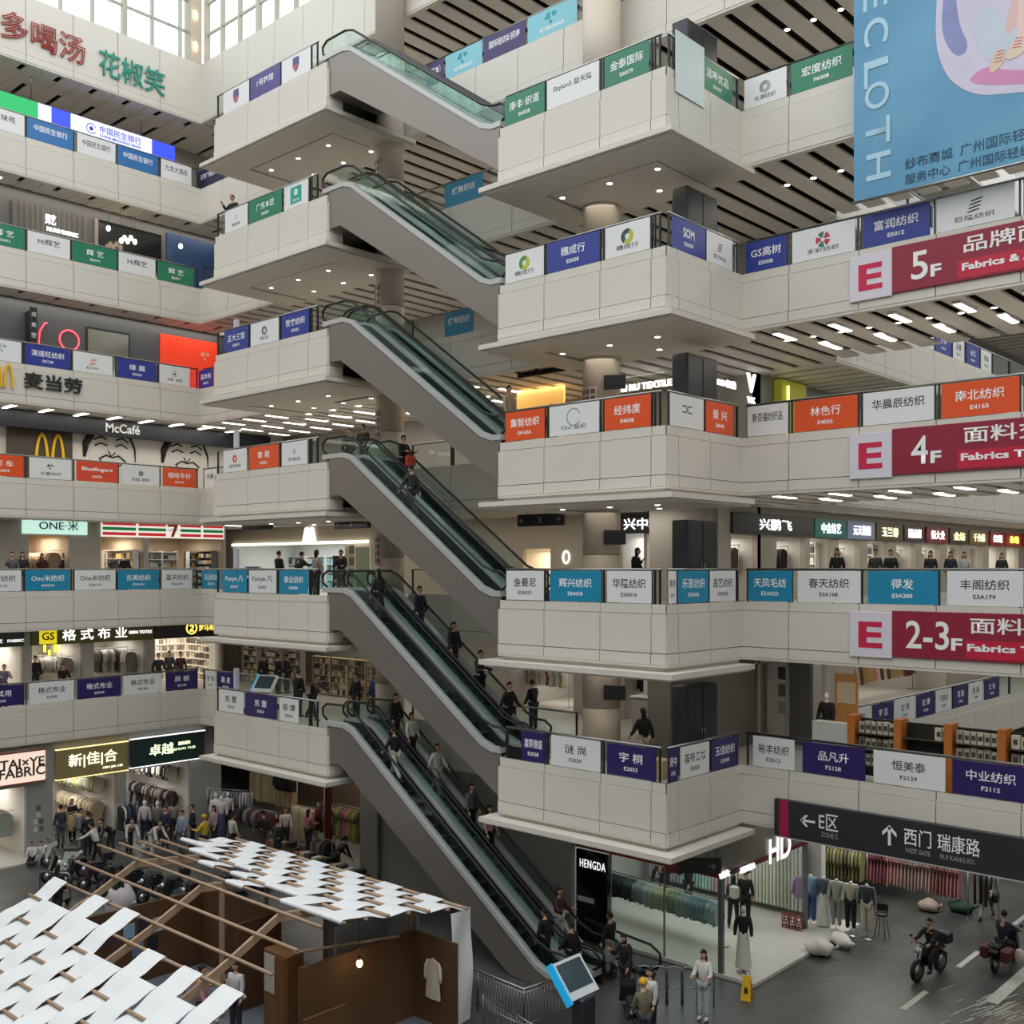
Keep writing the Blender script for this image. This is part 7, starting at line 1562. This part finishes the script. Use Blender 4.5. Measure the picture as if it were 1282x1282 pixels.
def strip_sheet(c, k0, k1):
    x0 = PX0 + c*cwid + .004; x1 = x0 + cwid - .008; pts = []
    ks = list(range(k0, k1+1)) if k1 > k0 else list(range(k0, k1-1, -1))
    for i, k in enumerate(ks):
        y = 14.65 - .66*k; over = .06 if (c + k) % 2 == 0 or i == 0 else -.055
        pts.append((y, roof_z(y) + over))
    sm = []
    for i in range(len(pts)-1):
        for f in (0, .25, .5, .75):
            h = .5 - .5*math.cos(math.pi*f); sm.append((pts[i][0]+(pts[i+1][0]-pts[i][0])*f, pts[i][1]+(pts[i+1][1]-pts[i][1])*f*.4 + (pts[i+1][1]-pts[i][1])*h*.6))
    sm.append(pts[-1]); a = MB(); n = len(sm)
    vs = [(x, y, z+dz) for dz in (0, -.004) for (y, z) in sm for x in (x0, x1)]
    fs = [(2*i, 2*i+1, 2*i+3, 2*i+2) for i in range(n-1)] + [(2*n+2*i+2, 2*n+2*i+3, 2*n+2*i+1, 2*n+2*i) for i in range(n-1)]
    a.add(vs, fs, True); y = 14.65 - .66*k0; a.tube([(x0, y, roof_z(y)), (x1, y, roof_z(y))], .065, 10, False)
    return a.build('paper_strip', PAPER, booth)
for c in range(ncol):
    strip_sheet(c, near[c], 10); strip_sheet(c, far[c], -7)
a = MB(); a.grid(lambda u, v: (-19.15 + .05*math.sin(v*7+u*4), 18.7+.75*u, 2.92 - 2.88*v), 8, 12); a.build('hanging_sheet', PAPER, booth)
def wall_panel(x0, x1, y0, y1, z1, mat=CARD, z0=0): MB().box(x0, x1, y0, y1, z0, z1).build('wall_panel', mat, booth)
wall_panel(-20.47, -20.4, 15.0, 18.6, 2.25); wall_panel(-20.4, -18.85, 18.6, 18.67, 2.25); wall_panel(-27.77, -27.7, 12.3, 16.9, 2.2); wall_panel(-27.7, -23.9, 16.9, 16.97, 2.35); wall_panel(-23.97, -23.9, 15.6, 16.9, 2.35)
PALEB = M('#a9abac', .7, noise=.03); wall_panel(-24.6, -20.6, 18.9, 18.95, 2.5, PALEB); wall_panel(-21.9, -21.84, 17.2, 18.9, 2.3, PALEB); wall_panel(-19.5, -19.44, 14.4, 15.6, 1.5)
wall_panel(-20.5, -18.8, 14.9, 14.97, .9)
for x, y in ((-27.4, 18.9), (-24.1, 18.6), (-20.75, 18.8), (-27.4, 10.3), (-24.1, 10.3), (-20.75, 10.3), (-24.0, 15.2)): MB().box(x-.05, x+.05, y-.05, y+.05, 0, roof_z(y)-.22).build('post', WOOD, booth)
MB().box(-28.2, -18.7, 9.0, 19.0, 0.005, .035).build('floor_deck', M('#747a83', .6, noise=.05), booth)
MB().tube([(-21.2, 15.4, 2.32), (-20.2, 17.9, 2.32)], .04, 8).build('cross_rod', WOOD, booth)
# furnishings of the booth
t = thing('hanging_lamp', 'bare warm bulb with black socket hanging by the booth wall', 'lamp', (-20.05, 16.5, 2.05)); MB().ell((0, 0, 0), .075, .075, .1).build('bulb', M('#ffd98f', emit=9), t); MB().cyl((0, 0), .04, .08, .18, 10).build('socket', RUBBER, t); MB().tube([(0, 0, .18), (0, 0, roof_z(16.5)-2.05-.02)], .008, 5).build('cord', RUBBER, t)
pl = bpy.data.lights.new('bulb_light', 'POINT'); pl.energy = 5; pl.color = (1, .78, .45); pl.shadow_soft_size = .08; po = bpy.data.objects.new('bulb_light', pl); col.objects.link(po); po.location = (-19.95, 16.5, 2.05)
o = obj('jacket', garment_mesh('coat'), None, (-19.62, 18.53, 1.72), 0); tag(o, 'cream jacket hanging on the brown back wall of the booth', 'jacket'); setmat(o, '#d8ccb8'); o.scale = (1.1, 1, 1)
MB().tube([(0, .09, .02), (0, -.02, .02), (0, -.02, .0)], .012, 5).build('peg', WOOD, o)
t = thing('cabinet', 'brown board cabinet with a patterned cloth inside the booth', 'cabinet', (-22.3, 15.9, .04)); MB().rbox(-.5, .5, -.25, .25, 0, 1.95, .01).build('carcass', M('#7a5430', .6, noise=.1), t); MB().box(-.45, -.02, -.27, -.25, .9, 1.85).build('patterned_cloth', M('#b9b3a8', .8, noise=.5, scale=30), t); MB().rbox(.0, .46, -.275, -.25, .06, 1.88, .005).build('door', M('#70491f', .6), t)
for k, (dx, dz, c) in enumerate(((0, .2, '#8fb0c4'), (.34, .25, '#2a3038'), (.68, .18, '#b9c4c8'), (-.4, .1, '#4a3a34'), (.2, -.35, '#6a8096'), (.55, -.3, '#23262c'))):
    t = face('print_sheet', 'small print pinned inside the booth on the brown end wall', 'print', 'x', 14.6+dx*1.3, -27.7, 1.35+dz, 'prints pinned in the booth'); MB().rbox(-.17, .17, -.012, -.0, -.2, .2, .003).build('sheet', M(c, .6), t)
for k, (x, y) in enumerate(((-26.2, 16.5), (-25.6, 16.5))):
    t = thing('easel_stand', 'slim dark timber stand leaning at the brown wall inside the booth, %s' % ('nearer the end wall' if k == 0 else 'nearer the cabinet'), 'stand', (x, y, .04)); MB().tube([(-.15, -.1, 0), (0, .3, 1.7)], .02, 6).build('leg', M('#4a2a1a', .6), t); MB().tube([(.15, -.1, 0), (0, .3, 1.7)], .02, 6).build('leg', M('#4a2a1a', .6), t)
t = thing('table', 'low wooden table with papers in the middle of the booth', 'table', (-25.0, 15.3, .04)); MB().rbox(-.6, .6, -.35, .35, .68, .73, .01).build('tabletop', M('#9a7448', .5, noise=.1), t)
for sx in (-.52, .52):
    for sy in (-.28, .28): MB().box(sx-.03, sx+.03, sy-.03, sy+.03, 0, .68).build('leg', M('#7a5a36', .5), t)
P((-23.3, 14.2, .04), (.6, .6), 'stand', 'person in pink with dark hair inside the paper-roofed booth', '#c79a9c', '#8a6a70', 'bun'); P((-22.9, 14.9, .04), (.3, -.8), 'stand', 'person in white with dark hair inside the paper-roofed booth', '#cfcac8', CHAR, 'short')
